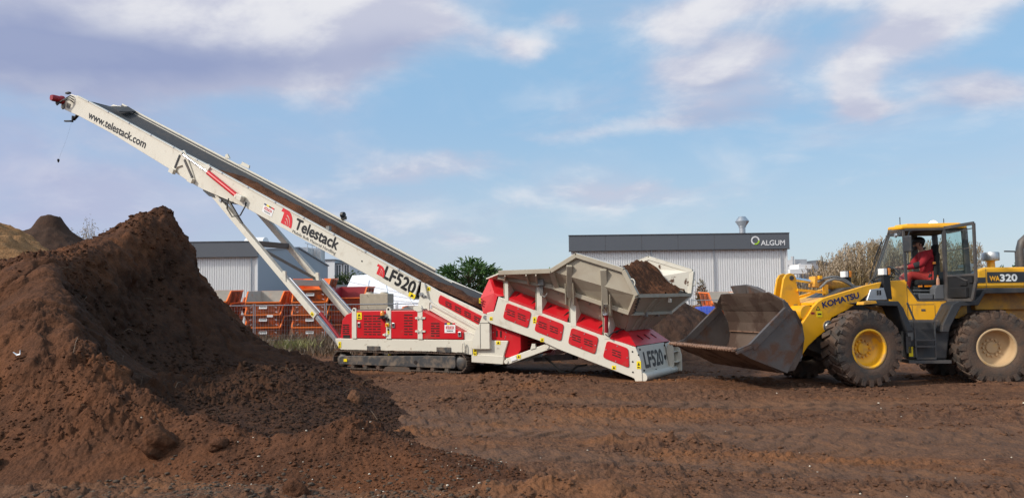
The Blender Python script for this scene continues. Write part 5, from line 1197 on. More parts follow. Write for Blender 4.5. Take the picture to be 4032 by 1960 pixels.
# cream brackets carrying the hopper between the covers
RAILX, RAILZ = [1.29, 2.73, 4.59], [2.36, 2.09, 1.47]
for x0, x1 in ((1.42, 1.52), (2.28, 2.42), (3.14, 3.28), (3.96, 4.10)):
    xm = (x0 + x1) / 2; z0 = ft(xm); zr = float(np.interp(xm, RAILX, RAILZ))
    for sg_, off in ((1, 0), (-1, FF)):
        mb = MB(); mb.prismx([(off + sg_ * y, z) for y, z in ((-.006, z0 - .05), (-.006, zr), (.05, zr), (.34, z0 + .24), (.30, z0 + .18), (.05, z0 - .05))], x0, x1)
        P_("hopper_bracket", mb, cr, bevel=.004)
        mb = MB(); mb.slab([(x0 - .03, off + sg_ * .02, z0 + .0), (x0 - .03, off + sg_ * .02, zr - .05), (x0 - .03, off + sg_ * .30, z0 + .22)], (-.012, 0, 0)); P_("bracket_gusset", mb, M['creamshade'])
# hopper: lower walls, upper flared wings, end wall
Lw = [(1.42, .36, 2.00), (4.32, .36, 1.09), (4.59, .0, 1.47), (2.73, .0, 2.09), (1.29, .0, 2.36)]
LwF = [(1.42, 2.14, 2.00), (4.36, 2.14, 1.09), (4.72, 2.58, 1.47), (2.73, 2.52, 2.09), (1.29, 2.52, 2.36)]
Uw = [(1.29, .0, 2.36), (2.73, .0, 2.09), (4.59, .0, 1.47), (4.88, -.35, 1.84), (4.59, -.35, 2.40), (3.48, -.35, 2.77), (2.85, -.35, 2.44), (1.49, -.35, 2.44)]
UwF = [(1.29, 2.52, 2.36), (2.73, 2.52, 2.09), (4.72, 2.58, 1.47), (5.12, 3.0, 1.89), (5.20, 3.0, 2.48), (4.07, 3.0, 2.86), (3.32, 3.0, 2.60), (1.65, 3.0, 2.44)]
for f_ in (0, 1):
    sgn = -1 if f_ else 1; L_, U_ = (LwF, UwF) if f_ else (Lw, Uw)
    mb = MB(); mb.slab(L_, (0, .02 * sgn, .02)); hl = P_("hopper_lower_wall", mb, M['creamshade'])
    mb = MB(); mb.slab(U_, (0, .025 * sgn, .01)); hu = P_("hopper_wing", mb, M['creamsplash'] if f_ else M['creamshade'])
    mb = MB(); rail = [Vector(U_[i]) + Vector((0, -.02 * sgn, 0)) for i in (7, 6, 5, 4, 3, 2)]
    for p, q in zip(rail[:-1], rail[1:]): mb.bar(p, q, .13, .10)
    mb.bar(Vector(U_[6]) + Vector((0, -.02 * sgn, 0)), Vector(U_[1]) + Vector((.12, -.04 * sgn, -.03)), .12, .10); P_("wing_rim", mb, M['creamshade'] if not f_ else cr, hu, bevel=.01)
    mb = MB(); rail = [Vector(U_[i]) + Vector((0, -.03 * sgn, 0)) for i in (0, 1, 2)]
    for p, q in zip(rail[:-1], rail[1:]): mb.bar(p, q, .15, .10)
    P_("wing_rail", mb, M['creamshade'], hu, bevel=.01)
    mb = MB()
    for i in range(3):
        k = (7, 6, 5, 4)[i:i + 2]; p, q = Vector(U_[k[0]]), Vector(U_[k[1]]); mb.slab([p + Vector((0, -.085 * sgn, .052)), q + Vector((0, -.085 * sgn, .052)), q + Vector((0, .05 * sgn, .052)), p + Vector((0, .05 * sgn, .052))], (0, 0, .006))
    P_("rim_top", mb, cr, hu)  # plain cream strips give the shade-darkened rims their lit top faces
    d = Vector((.13, 0, 0)) if f_ else Vector((0, 0, 0)); oy = (lambda y: FF - y + .02) if f_ else (lambda y: y)
    mb = MB()
    for p, q, w in (((3.17, -.05, 1.86), (3.31, -.35, 2.56), .13), ((4.05, -.05, 1.58), (4.13, -.35, 2.44), .14), ((2.36, -.05, 2.16), (2.47, -.35, 2.40), .035), ((2.14, -.05, 2.20), (2.22, -.35, 2.41), .035), ((1.48, -.05, 2.30), (1.66, -.35, 2.42), .035)):
        mb.bar(Vector((p[0], oy(p[1] - .055), p[2])) + d, Vector((q[0], oy(q[1] - .055), q[2])) + d, w, .15)
    P_("wing_rib", mb, M['creamshade'], hu, bevel=.008)
    mb = MB()
    for x0, zz_ in ((3.19, 1.80), (4.07, 1.53)):
        for dd_ in (-.10, .09): mb.slab([(x0 + dd_, oy(-.02), zz_ - .16), (x0 + dd_, oy(-.17), zz_ - .12), (x0 + dd_ + .05, oy(-.30), zz_ + .36), (x0 + dd_ + .02, oy(-.06), zz_ + .12)], (.02, 0, 0))
    P_("wing_hinge", mb, M['creamshade'], hu)
    mb = MB()
    for t in np.linspace(.06, .95, 12):
        for s in (.22, .75):
            lo_ = Vector(L_[0]).lerp(Vector(L_[1]), t); xx_ = 1.29 + 3.30 * t; up_ = Vector((xx_, L_[3][1], float(np.interp(xx_, RAILX, RAILZ)))); c = lo_.lerp(up_, s); mb.box((c.x, c.y - .012 * sgn, c.z - .006), (.026, .022, .026))
    P_("wall_bolts", mb, M['greysteel'], hl)
    c = (4.80, -.39, 2.12) if not f_ else (5.24, 3.02, 2.2); mb = MB(); mb.tube([(c[0] - .03 + .07 * cos(t), c[1], c[2] + .09 * sin(t)) for t in np.linspace(-2.0, 2.0, 9)], .015, 6); P_("lifting_eye", mb, cr, hu, True)
mb = MB(); mb.slab([(4.33, .36, 1.08), (4.36, 2.14, 1.08), (4.72, 2.58, 1.47), (4.59, .0, 1.47)], (.02, 0, -.02)); mb.slab([(4.59, .0, 1.47), (4.72, 2.58, 1.47), (5.12, 3.0, 1.88), (4.88, -.35, 1.83)], (.02, 0, -.02)); he = P_("hopper_end_wall", mb, M['creamshade'])
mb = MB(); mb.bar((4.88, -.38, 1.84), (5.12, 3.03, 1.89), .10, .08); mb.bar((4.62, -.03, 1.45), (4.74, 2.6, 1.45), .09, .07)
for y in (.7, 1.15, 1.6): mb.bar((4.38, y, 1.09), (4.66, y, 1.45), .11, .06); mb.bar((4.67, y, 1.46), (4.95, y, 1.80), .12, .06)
P_("end_rib", mb, M['creamshade'], he)
mb = MB(); mb.prism([(5.0, 1.82), (5.07, 1.78), (5.07, 1.70), (5.0, 1.70)], 1.5, 1.56); P_("end_lug", mb, cr, he)
mb = MB()
for y in (.75, 1.65): mb.box((4.69, y, 1.42), (.08, .10, .09))
P_("end_hinge", mb, M['greysteel'], he)
mb = MB(); mb.slab([(1.42, .36, 2.0), (1.42, 2.14, 2.0), (1.29, 2.5, 2.36), (1.65, 3.0, 2.44), (1.49, -.35, 2.44), (1.29, .0, 2.36)], (-.02, 0, 0)); P_("hopper_front_wall", mb, M['creamshade'])
mb = MB(); mb.slab([(.88, .05, 2.32), (1.50, -.30, 2.44), (1.65, 2.9, 2.44), (.95, 2.5, 2.32)], (0, 0, .03)); P_("front_ledge", mb, cr)
# wing lock latches and wing ram
mb = MB(); mb.bar((2.46, -.12, 2.24), (2.45, -.08, 1.94), .08, .09); mb.box((2.47, -.17, 2.20), (.18, .10, .13)); mb.tube([(2.42, -.10, 1.92), (2.54, -.09, 1.86), (2.58, -.05, 1.94)], .02, 6); P_("wing_latch", mb, M['greysteel'])
mb = MB(); mb.tube([(4.04, -.07, 1.04), (4.07, -.13, 1.42)], .045, 12); wr = P_("wing_ram", mb, M['dkred'], TC, True)
mb = MB(); mb.tube([(4.07, -.13, 1.40), (4.09, -.20, 1.62)], .026, 10); mb.tube([(4.03, -.20, 1.44), (4.06, -.22, 1.66), (4.15, -.22, 1.66), (4.13, -.20, 1.44), (4.03, -.20, 1.44)], .017, 8); P_("ram_rod", mb, M['chrome'], wr, True)
mb = MB(); mb.tube([(4.02, -.07, 1.0), (4.10, -.10, .95), (4.18, -.02, 1.04), (4.26, .1, 1.08), (4.32, .3, 1.10)], .016, 6); P_("hydraulic_hose", mb, M['black'], wr, True)
# rubber flap hem at the wing end
mb = MB()
for i in range(11):
    t = i / 10; q = Vector((4.63, -.05, 1.48)).lerp(Vector((4.88, -.40, 1.80)), t); mb.box(q + Vector((.05, .03 * (i % 2), 0)), (.05, .05, .025), rz=i)
P_("rubber_edge", mb, M['black'])
# red chute at the hopper's head end
cA = [(1.10, .02, 1.55), (.99, .02, 1.48), (.80, .02, 1.50), (.70, .06, 1.86), (.84, .30, 2.28), (.86, .40, 2.34)]
mb = MB()
mb.add([(1.22, .0, 1.90), (1.10, .0, 1.52), (.99, .0, 1.47), (.80, .02, 1.49), (.68, .10, 1.86), (.80, .35, 2.34), (1.10, .06, 1.98), (1.46, .34, 2.10), (1.40, .0, 1.90), (1.24, .36, 2.22)],
       [(0, 1, 2, 3, 4, 6), (4, 5, 6), (5, 9, 6), (0, 6, 8), (6, 9, 7, 8)])
mb.add([(.80, .02, 1.49), (.68, .10, 1.86), (.80, .35, 2.34), (.80, FF - .35, 2.34), (.68, FF - .1, 1.86), (.80, FF - .02, 1.49)], [(0, 1, 4, 5), (1, 2, 3, 4)])
mb.add([(1.22, FF, 1.90), (1.10, FF, 1.52), (.99, FF, 1.47), (.80, FF - .02, 1.49), (.68, FF - .10, 1.86), (.80, FF - .35, 2.34), (1.24, FF - .36, 2.22), (1.46, FF - .34, 2.10)], [(0, 1, 2, 3, 4, 5, 6, 7)])
cu_ = P_("transfer_chute", mb, rd)
mb = MB(); mb.bar((.93, .14, 2.03), (1.0, .20, 2.13), .03, .012); mb.bar((1.30, .13, 2.0), (1.38, .2, 2.06), .03, .012)
for i in range(3): mb.bar((.735, .02, 1.84 - i * .07), (.80, .0, 1.82 - i * .07), .015, .02)
P_("grab_slot", mb, M['void'], cu_); wlabel(.72, 1.80, .015, .05, .12, cu_)
mb = MB(); mb.slab([(.80, .36, 2.36), (1.24, .40, 2.24), (1.46, .38, 2.05), (1.40, .02, 2.34)], (0, .02, 0)); P_("chute_back_plate", mb, cr)
# rear red box and lifting links
mb = MB(); mb.prism([(.90, .83), (1.40, .83), (1.28, .42), (1.60, .42), (1.75, .6), (1.75, .98), (1.45, 1.06), (.90, 1.26)], .17, 2.2); rb_ = P_("hydraulic_cabinet", mb, rd, bevel=.01)
mb = MB(); mb.box((1.10, .165, .99), (.035, .012, .15)); mb.box((1.21, .165, .98), (.035, .012, .15))
for i in range(4): mb.box((1.755, .9, .62 + i * .08), (.012, .7, .02))
P_("vent_slots", mb, M['void'], rb_)
mb = MB(); 
for q in ((.96, 1.18), (1.36, 1.02), (.96, .88), (1.33, .88), (1.0, 1.02), (1.34, .92)): mb.box((q[0], .165, q[1]), (.02, .01, .02))
P_("cabinet_bolts", mb, M['steel'], rb_)
for y in (.08, FF - .18):
    mb = MB(); mb.bar((1.40, y + .05, .32), (2.60, y + .05, .73), .08, .15); lk = P_("lift_link", mb, cr, bevel=.008)
    mb = MB(); mb.lathe([(0, y - .02), (.05, y - .02), (.06, y + .1)], (1.40, 0, .32), 'y', 14); mb.lathe([(0, y - .02), (.05, y - .02), (.06, y + .1)], (2.50, 0, .70), 'y', 14); mb.prism([(2.45, .82), (2.77, .75), (2.78, .63), (2.45, .66)], y, y + .1); mb.prism([(2.06, .62), (2.10, .76), (2.18, .76), (2.20, .66)], y - .01, y + .05); P_("link_boss", mb, cr, lk)
    mb = MB(); mb.box((1.60, y + .0, .40), (.16, .02, .10), ry=-.33); P_("link_plate", mb, M['white'], lk)
wlabel(1.74, .45, .082, .10, .09, TC)
mb = MB(); mb.bar((2.0, .9, .36), (2.9, .9, .42), .12, .14); mb.box((2.75, .85, .43), (.2, .2, .16)); mb.bar((1.6, 1.2, .3), (2.4, 1.2, .38), .1, .1); P_("lift_cylinder", mb, M['frame'])
mb = MB(); mb.tube([(2.1, .8, .38), (2.35, .75, .22), (2.5, .75, .06), (2.75, .75, .05), (2.95, .8, .2), (3.2, .8, .24)], .024, 6); P_("hydraulic_hose", mb, M['black'], TC, True)
mb = MB(); mb.lathe([(0, 0), (.09, .0), (.09, .14), (0, .16)], (3.05, 3.22, 2.52), 'x', 12); mb.tube([(2.9, 3.22, 2.42), (2.82, 3.2, 2.52), (2.92, 3.2, 2.60)], .02, 6); P_("work_lamp", mb, M['black'])
# --- lettering on the boom
def on_boom(x, z, dx, dz):
    """point dx along the boom (downhill to the right) and dz across it"""
    return (x + dx * cos(BA) - dz * sin(BA), z + dx * sin(BA) + dz * cos(BA))
YL = BN - .002
text_obj("web_lettering", "www.telestack.com", (-15.50, 8.49), (-12.42, 7.06), .255, M['decalblack'], bm_near, YL, bold=.028)
text_obj("maker_lettering", "Telestack", (-5.76, 4.00), (-4.17, 3.29), .31, M['decalblack'], bm_near, YL, bold=.034)
text_obj("maker_slogan", "Mobile Bulk Material Handling", (-5.84, 3.88), (-4.22, 3.155), .085, M['decalblack'], bm_near, YL, bold=.0)
text_obj("model_lettering", "LF520", (-2.56, 2.48), (-1.58, 2.00), .33, M['decalblack'], bm_near, YL, bold=.036)
def tlogo(x, z, s):
    """red mark: a T whose right half is a fan of arcs"""
    mb = MB(); f = lambda a, b: on_boom(x, z, a * s, b * s)
    def poly(pts): mb.prism([f(*q) for q in pts], YL - .004, YL + .002)
    poly([(-.26, .74), (-.20, 1.0), (.30, 1.0), (.30, .0), (.02, .0), (.02, .74)])
    for r0, r1 in ((.0, .20), (.255, .42), (.475, .64), (.70, .99)):
        t = np.linspace(0, pi / 2, 12); cx_ = .27
        q = [(cx_ + r0 * cos(a) * .78, r0 * sin(a)) for a in t] + [(cx_ + r1 * cos(a) * .78, r1 * sin(a)) for a in t[::-1]]
        if r0 == 0: q = q[len(t) - 1:]
        mb.prism([f(*p) for p in q], YL - .0035 - r1 * .0004, YL + .002)
    return P_("maker_logo", mb, M['decalred'], bm_near)
tlogo(-6.30, 4.19, .44); tlogo(-2.78, 2.58, .27)
dealer(-6.80, 4.60, .44, .27, YL - .003, bm_near, BA)
mb = MB(); mb.lathe([(0, YL - .004), (.025, YL - .004), (.025, YL)], (-3.27, 0, 2.94), 'y', 8); P_("plug_hole", mb, M['void'], bm_near)
# soil in the hopper: thing of its own
n_ = 96; X, S = np.meshgrid(np.linspace(1.75, 4.86, n_), np.linspace(0, 1, n_))
X = X + .22 * S * sst(3.6, 4.86, X)
edge_z = np.interp(X, [1.7, 4.0, 4.9], [1.98, 1.84, 1.86])
def wall_v(x, z):
    """how far out the hopper wall stands at that height"""
    zl = np.interp(x, [1.42, 4.32, 4.9], [2.0, 1.09, 1.09]); zm = np.interp(x, [1.29, 2.73, 4.59, 5.03], [2.36, 2.09, 1.47, 1.47]); zr = np.interp(x, [1.49, 2.85, 3.48, 4.59, 4.88], [2.44, 2.44, 2.77, 2.40, 1.84])
    return np.where(z < zm, .36 - .36 * np.clip((z - zl) / (zm - zl), 0, 1), -.36 * np.clip((z - zm) / np.maximum(.05, zr - zm), 0, 1))
crest = np.interp(X, [1.7, 2.4, 3.2, 3.6, 4.02, 4.30, 4.62, 5.10], [1.98, 2.1, 2.38, 2.55, 2.79, 2.60, 2.22, 1.92])
y0_ = wall_v(X, edge_z) + .07; y1_ = FF + .06 - 1.25 * wall_v(X - .2, crest) - .04
Y = y0_ + (y1_ - y0_) * S
dd = np.clip(y1_ - .25 - Y, 0, 9)
Z = np.maximum(edge_z, crest - .07 * dd - .05 * dd ** 2) + (.13 * fbm(X * 2, Y * 2, 12, 4) + .06 * fbm(X * 7, Y * 7, 14, 3) + .10 * np.clip(.5 - wor(X * 7, Y * 7, 3)[0], 0, 1)) * sst(0, .1, S) * sst(1.0, .93, S)
sh_ = np_mesh("soil_load", np.stack([X, Y, Z], -1).reshape(-1, 3), grid_faces(n_, n_), M['soil'], smooth=True)
sh_.location = MO; sh_.rotation_euler = (0, 0, MYAW); tag(sh_, "heap of brown soil lying in the feed hopper", "soil")
# ------------------------------------------------------------------ wheel loader
# articulated: the front frame is steered, so it has a heading of its own
RO = Vector((6.6466, 15.6957, -.03)); RYAW = rad(-6)
FRONT = (Matrix.Translation(RO) @ Matrix.Rotation(RYAW, 4, 'Z')).inverted() @ (Matrix.Translation(LO) @ Matrix.Rotation(LYAW, 4, 'Z'))
WL = empty("wheel_loader", RO, RYAW, "muddy yellow wheel loader with its cab door open and its bucket lowered", "wheel loader")
ye, ch_, fr_ = M['yellow'], M['char'], M['frame']
def Q_(name, mb, m, par=WL, smooth=False, bevel=0.0): return (mb.each if name in APART else mb.build)(name, m, par, smooth, bevel)
APART = APART | {'hinge_ear', 'eye', 'box_latch', 'wiper', 'arm_pin', 'crank_pin', 'lamp_cable', 'rear_frame', 'chassis_frame', 'articulation_joint', 'wheel_bolt'}
WB = 3.02
def wheel(cx, cy, side, rim, rmat):
    """side -1: outer face to -y"""
    Y = lambda v: cy + side * v
    prof = [(.36, .20), (.40, .245), (.48, .262), (.58, .268), (.66, .255), (.70, .225), (.715, .15), (.72, 0)]
    full = prof + [(r, -h) for r, h in prof[::-1][1:]]
    mb = MB(); mb.lathe([(r, Y(h) if side > 0 else cy - h) for r, h in full], (cx, 0, .735), 'y', 48, cap=False)
    rr_ = random.Random(int(cx * 100) + int(cy * 10))
    n = 24
    for i in range(n):
        for s in (-1, 1):
            th = 2 * pi * (i + (.5 if s > 0 else 0)) / n; d = rr_.uniform(-.01, .01)
            # chevron lug: shoulder block and tread bar
            for (r0, yy, L, w, ht, tw_) in ((.725 + d, s * .12, .235, .105, .055, .42), (.66, s * .248, .05, .09, .13, .0)):
                c = (cx + sin(th) * r0, cy + yy, .735 + cos(th) * r0)
                Mx = Matrix.Rotation(th, 3, 'Y') @ Matrix.Rotation(s * tw_, 3, 'Z')
                vs = [Vector(c) + Mx @ Vector((a * w / 2, b * L / 2, e * ht / 2)) for a in (-1, 1) for b in (-1, 1) for e in (-1, 1)]
                mb.add(vs, [(0, 1, 3, 2), (4, 6, 7, 5), (0, 4, 5, 1), (2, 3, 7, 6), (0, 2, 6, 4), (1, 5, 7, 3)])
    w_ = empty("wheel", (0, 0, 0)); w_.parent = WL; w_['front'] = int(cx < 1)
    Q_("tyre", mb, M['tyre'], w_, True)
    mb = MB(); o_ = [(.400, .235), (.372, .25), (.352, .245), (.342, .205), (.338, .12), (.322, .06), (.27, .02), (.20, .01), (.12, .015), (.11, .05), (.0, .055)]
    mb.lathe([(r, cy + side * h) for r, h in o_], (cx, 0, .735), 'y', 40, cap=False); rm = Q_("rim", mb, rmat, w_, True)
    mb = MB()
    for i in range(12):
        t = 2 * pi * i / 12; mb.lathe([(0, cy + side * .055), (.022, cy + side * .055), (.024, cy + side * .01)], (cx + cos(t) * .165, 0, .735 + sin(t) * .165), 'y', 8)
    Q_("wheel_bolt", mb, rmat, rm)
    return w_
wheel(.03, .27, -1, 0, M['rimyellow']); wheel(.03, 2.33, 1, 0, M['rimyellow']); wheel(WB, .27, -1, 0, M['rimdust']); wheel(WB, 2.33, 1, 0, M['rimdust'])
mb = MB(); mb.tube([(.03, .4, .735), (.03, 2.2, .735)], .19, 12); mb.tube([(WB, .4, .735), (WB, 2.2, .735)], .19, 12); mb.lathe([(0, -.3), (.3, -.25), (.36, 0), (.3, .25), (0, .3)], (.03, 1.3, .735), 'x', 14); mb.lathe([(0, -.3), (.3, -.25), (.36, 0), (.3, .25), (0, .3)], (WB, 1.3, .735), 'x', 14); Q_("axle", mb, M['trackframe'], WL, True)
# front frame
mb = MB(); mb.prism([(-.75, .72), (-.9, 1.2), (-.6, 1.62), (.2, 1.95), (.85, 2.0), (.95, 1.5), (.85, .55), (-.2, .50)], .95, 1.65); Q_("front_frame", mb, M['frame'], WL, bevel=.02)
mb = MB(); mb.box((1.25, 1.3, .85), (1.2, .55, .7)); mb.lathe([(.18, .4), (.18, 1.5)], (1.1, 1.3, 0), 'z', 14); Q_("articulation_joint", mb, M['frame'], WL, bevel=.02)
# lift arms
ARM = [(.86, 2.06), (.46, 1.985), (.04, 1.88), (-.38, 1.775), (-.52, 1.735), (-.64, 1.67), (-.77, 1.55), (-.88, 1.40), (-.98, 1.28), (-1.08, 1.15), (-1.12, .99), (-1.11, .81), (-1.17, .62), (-1.20, .52), (-1.10, .52), (-.90, .78), (-.69, .95), (-.50, 1.07), (-.42, 1.20), (-.34, 1.34), (.04, 1.50), (.31, 1.66), (.45, 1.76), (.68, 1.90), (.80, 1.93)]
for y0, nm in ((.66, 1), (1.86, 0)):
    mb = MB(); mb.prism(ARM, y0, y0 + .09); am = Q_("lift_arm", mb, ye, WL, bevel=.012)
    mb = MB(); mb.lathe([(0, y0 - .05), (.075, y0 - .05), (.085, y0 - .02), (.125, y0 - .02), (.125, y0)], (-.42, 0, 1.17), 'y', 20); mb.lathe([(0, y0 - .06), (.06, y0 - .06), (.06, y0 + .1)], (-1.13, 0, .60), 'y', 14); Q_("arm_pin", mb, M['steel'], am, True)
    if nm:
        text_obj("maker_lettering", "KOMATSU", (-.53, 1.545), (.315, 1.745), .115, M['decalblue'], am, y0 - .003, bold=.040)
        mb = MB(); mb.prism([(-.70, 1.50), (-.60, 1.50), (-.65, 1.585)], y0 - .005, y0 - .001, 1); mb.box((-.62, y0 - .003, 1.42), (.12, .004, .12), 0); mb.box((-.62, y0 - .0055, 1.42), (.08, .003, .03), 1); mb.prism([(-.675, 1.515), (-.625, 1.515), (-.65, 1.555)], y0 - .0065, y0 - .0055, 0); mb.box((-.77, y0 - .003, 1.44), (.08, .004, .04), 2); Q_("warning_label", mb, [M['decalyellow'], M['decalblack'], M['dkred']], am)
mb = MB(); mb.tube([(-.86, .70, 1.44), (-.86, 1.92, 1.44)], .16, 18); mb.slab([(-.70, .75, 1.60), (.35, .75, 1.86), (.35, 1.86, 1.86), (-.70, 1.86, 1.60)], (0, 0, .05)); Q_("cross_tube", mb, ye, WL, True)
BELL = [(-1.08, 2.15), (-1.02, 2.24), (-.93, 2.27), (-.84, 2.25), (-.79, 2.17), (-.78, 2.03), (-.74, 1.84), (-.71, 1.65), (-.70, 1.52), (-.80, 1.46), (-.92, 1.56), (-1.16, 1.76), (-1.13, 1.92)]
for y0 in (1.16, 1.40):
    mb = MB(); mb.prism(BELL, y0, y0 + .06); bl = Q_("bell_crank", mb, ye, WL, bevel=.01)
    mb = MB(); mb.lathe([(.0, y0 - .015), (.05, y0 - .015), (.055, y0 + .075)], (-.90, 0, 2.17), 'y', 16); mb.lathe([(.0, y0 - .03), (.06, y0 - .03), (.065, y0 + .075)], (-.83, 0, 1.56), 'y', 16); Q_("crank_pin", mb, M['trackframe'], bl, True)
mb = MB(); mb.tube([(-.85, 1.31, 2.165), (-.25, 1.31, 2.08)], .042, 14); tr_ = Q_("tilt_cylinder_rod", mb, M['chrome'], WL, True)
mb = MB(); mb.tube([(-.32, 1.31, 2.09), (.62, 1.31, 1.965)], .105, 18); mb.box((-.27, 1.31, 2.09), (.11, .22, .22), ry=.13); mb.tube([(.3, 1.31, 2.0), (.75, 1.31, 1.90)], .06, 10); Q_("tilt_cylinder", mb, M['yellowdirty'], WL, True)
mb = MB(); mb.bar((-.80, 1.12, 1.92), (-.15, 1.12, 1.86), .05, .05); mb.box((-.12, 1.15, 1.92), (.1, .06, .22)); mb.box((-.22, 1.18, 2.18), (.07, .07, .07)); Q_("proximity_bracket", mb, ye, WL)
for k, dy in ((0, 0), (1, -.08)):
    mb = MB(); mb.tube([(-.27, 1.2 + dy, 2.08 - k * .13), (-.10, 1.2 + dy, 2.16 - k * .07), (.06, 1.18 + dy, 2.19 - k * .05), (.22, 1.18 + dy, 2.18 - k * .06), (.40, 1.2 + dy, 2.12 - k * .07), (.60, 1.2 + dy, 2.00 - k * .06)], .026, 8); Q_("hydraulic_hose", mb, M['greysteel'], WL, True)
# bucket
BW0, BW1 = -.08, 2.68
inner = [(-2.86, .80), (-1.98, .41), (-1.72, .47), (-1.58, .70), (-1.53, .98), (-1.58, 1.25), (-1.70, 1.52)]
outer = [(-1.60, 1.50), (-1.47, 1.24), (-1.43, .98), (-1.49, .66), (-1.66, .38), (-1.96, .33), (-2.86, .775)]
bk = empty("bucket", (0, 0, 0)); bk.parent = WL
mb = MB(); mb.prism(inner + outer, BW0 + .05, BW1 - .05); Q_("bucket_shell", mb, M['bucketin'], bk, False, .004)
# upper back plate with its corners cut off
mb = MB(); mb.slab([(-1.70, BW0 + .05, 1.50), (-1.85, BW0 + .08, 1.70), (-1.93, BW0 + .48, 1.86), (-1.93, BW1 - .42, 1.86), (-1.85, BW1 - .06, 1.64), (-1.70, BW1 - .05, 1.50)], (.04, 0, .01)); Q_("upper_plate", mb, M['bucketin'], bk)
SIDE = [(-2.92, .79), (-2.58, .90), (-1.86, 1.56), (-1.90, 1.70), (-1.80, 1.66), (-1.62, 1.34), (-1.55, 1.17), (-1.47, .95), (-1.72, .58), (-1.85, .33), (-2.60, .62)]
for y0 in (BW0, BW1 - .05):
    mb = MB(); mb.prism(SIDE, y0, y0 + .05); sd = Q_("bucket_side", mb, M['bucket'], bk, bevel=.006)
    for a, b, w in (((-2.60, .885), (-1.83, 1.57), .15), ((-2.92, .785), (-2.58, .90), .05)):
        mb = MB(); mb.bar((a[0] + .03, y0 + .025, a[1] - .05), (b[0] + .03, y0 + .025, b[1] - .05), .075, w); Q_("side_edge", mb, M['bucket'], sd, bevel=.004)
mb = MB(); mb.bar((-2.9, BW0 + .03, .785), (-2.9, BW1 - .03, .785), .14, .045); Q_("cutting_edge", mb, M['edge'], bk)
mb = MB(); rr_ = random.Random(3)
for i in range(26):
    y = BW0 + .07 + i * (BW1 - BW0 - .14) / 25; mb.ball((-2.95, y, .80), .075, 2, sc=(.9, .52, .5), jit=.12, rnd=rr_); mb.bar((-2.88, y - .06, .83), (-2.99, y + .05, .79), .05, .03)
Q_("edge_teeth", mb, M['edge'], bk)
mb = MB(); mb.slab([(-1.93, 1.70, 1.86), (-1.93, 1.15, 1.86), (-1.95, 1.18, 2.03), (-1.95, 1.80, 2.02)], (.03, 0, .01)); mb.slab([(-1.93, 1.20, 1.86), (-1.93, .52, 1.86), (-1.90, .56, 1.89), (-1.92, .80, 1.97), (-1.95, 1.18, 2.03)], (.03, 0, .01)); Q_("spill_guard", mb, M['bucket'], bk)
mb = MB(); mb.bar((-1.56, BW0 + .1, 1.05), (-1.57, BW1 - .1, 1.05), .02, .02); Q_("weld_seam", mb, M['edge'], bk)
for y0 in (.68, 1.86):
    mb = MB(); mb.prism([(-1.52, .55), (-1.45, 1.25), (-1.1, .75), (-1.08, .5), (-1.3, .42)], y0 - .06, y0 - .02); mb.prism([(-1.52, .55), (-1.45, 1.25), (-1.1, .75), (-1.08, .5), (-1.3, .42)], y0 + .12, y0 + .16); Q_("hinge_ear", mb, M['bucket'], bk)
mb = MB(); mb.prism([(-1.48, 1.0), (-1.42, 1.4), (-1.2, 1.42), (-1.16, 1.2), (-1.3, 1.0)], 1.2, 1.42); mb.bar((-1.22, 1.31, 1.3), (-.86, 1.31, 1.56), .12, .12); Q_("tilt_link", mb, M['yellowdirty'], bk)
mb = MB(); mb.lathe([(0, BW0 - .01), (.03, BW0 - .01), (.03, BW0 + .02)], (-1.80, 0, 1.50), 'y', 10); Q_("edge_bolt", mb, M['edge'], bk)
# cab
cb_ = empty("cab", (0, 0, 0)); cb_.parent = WL
CY0, CY1 = .55, 2.05
mb = MB(); mb.prism([(.94, 1.70), (.98, 2.12), (1.36, 2.13), (1.40, 2.0), (1.62, 1.69), (2.32, 1.69), (2.32, 1.60), (2.04, 1.29), (1.36, 1.30), (1.22, 1.52)], CY0, CY0 + .06); lp_ = Q_("lower_panel", mb, ye, cb_, bevel=.01)
mb = MB(); mb.box((1.37, CY0 - .002, 1.68), (.008, .006, .78)); mb.box((1.68, CY0 - .002, 1.618), (.66, .006, .008)); mb.box((1.48, CY0 - .002, 1.45), (.007, .006, .3)); mb.box((2.03, CY0 - .002, 1.45), (.007, .006, .3)); mb.box((1.75, CY0 - .002, 1.50), (.10, .006, .045)); Q_("panel_seam", mb, M['frame'], lp_)
mb = MB(); mb.prism([(.94, 1.70), (.98, 2.12), (1.36, 2.13), (1.40, 2.0), (1.62, 1.69), (2.9, 1.69), (2.9, 1.3), (1.36, 1.30), (1.22, 1.52)], CY1 - .06, CY1); mb.box((1.9, 1.3, 1.50), (1.9, 1.4, .36)); Q_("cab_base", mb, M['yellowdirty'], cb_)
mb = MB(); mb.slab([(.97, CY0 + .05, 1.8), (1.25, CY1 - .05, 1.8), (1.10, CY1 - .1, 2.14), (.85, 1.45, 2.14), (.66, .85, 2.14)], (.03, 0, 0)); mb.prismz([(1.30, .6), (.68, .85), (.87, 1.45), (1.12, 2.0), (1.4, 2.0)], 2.08, 2.14); Q_("cowl", mb, ch_, cb_)
mb = MB(); mb.prismz([(1.28, CY0 - .03), (1.10, .86), (1.36, 1.45), (1.62, CY1 + .03), (2.90, CY1 + .03), (2.90, CY0 - .03)], 3.195, 3.27); mb.prismz([(1.45, CY0 + .06), (1.30, .92), (1.5, 1.45), (1.75, CY1 - .06), (2.80, CY1 - .06), (2.80, CY0 + .06)], 3.25, 3.315); rf_ = Q_("cab_roof", mb, ye, cb_, bevel=.025)
mb = MB(); mb.lathe([(.10, 3.30), (.11, 3.335), (.09, 3.37), (.05, 3.40), (0, 3.41)], (2.30, 1.0, 0), 'z', 18); Q_("beacon", mb, M['beaconlit'], rf_, True)
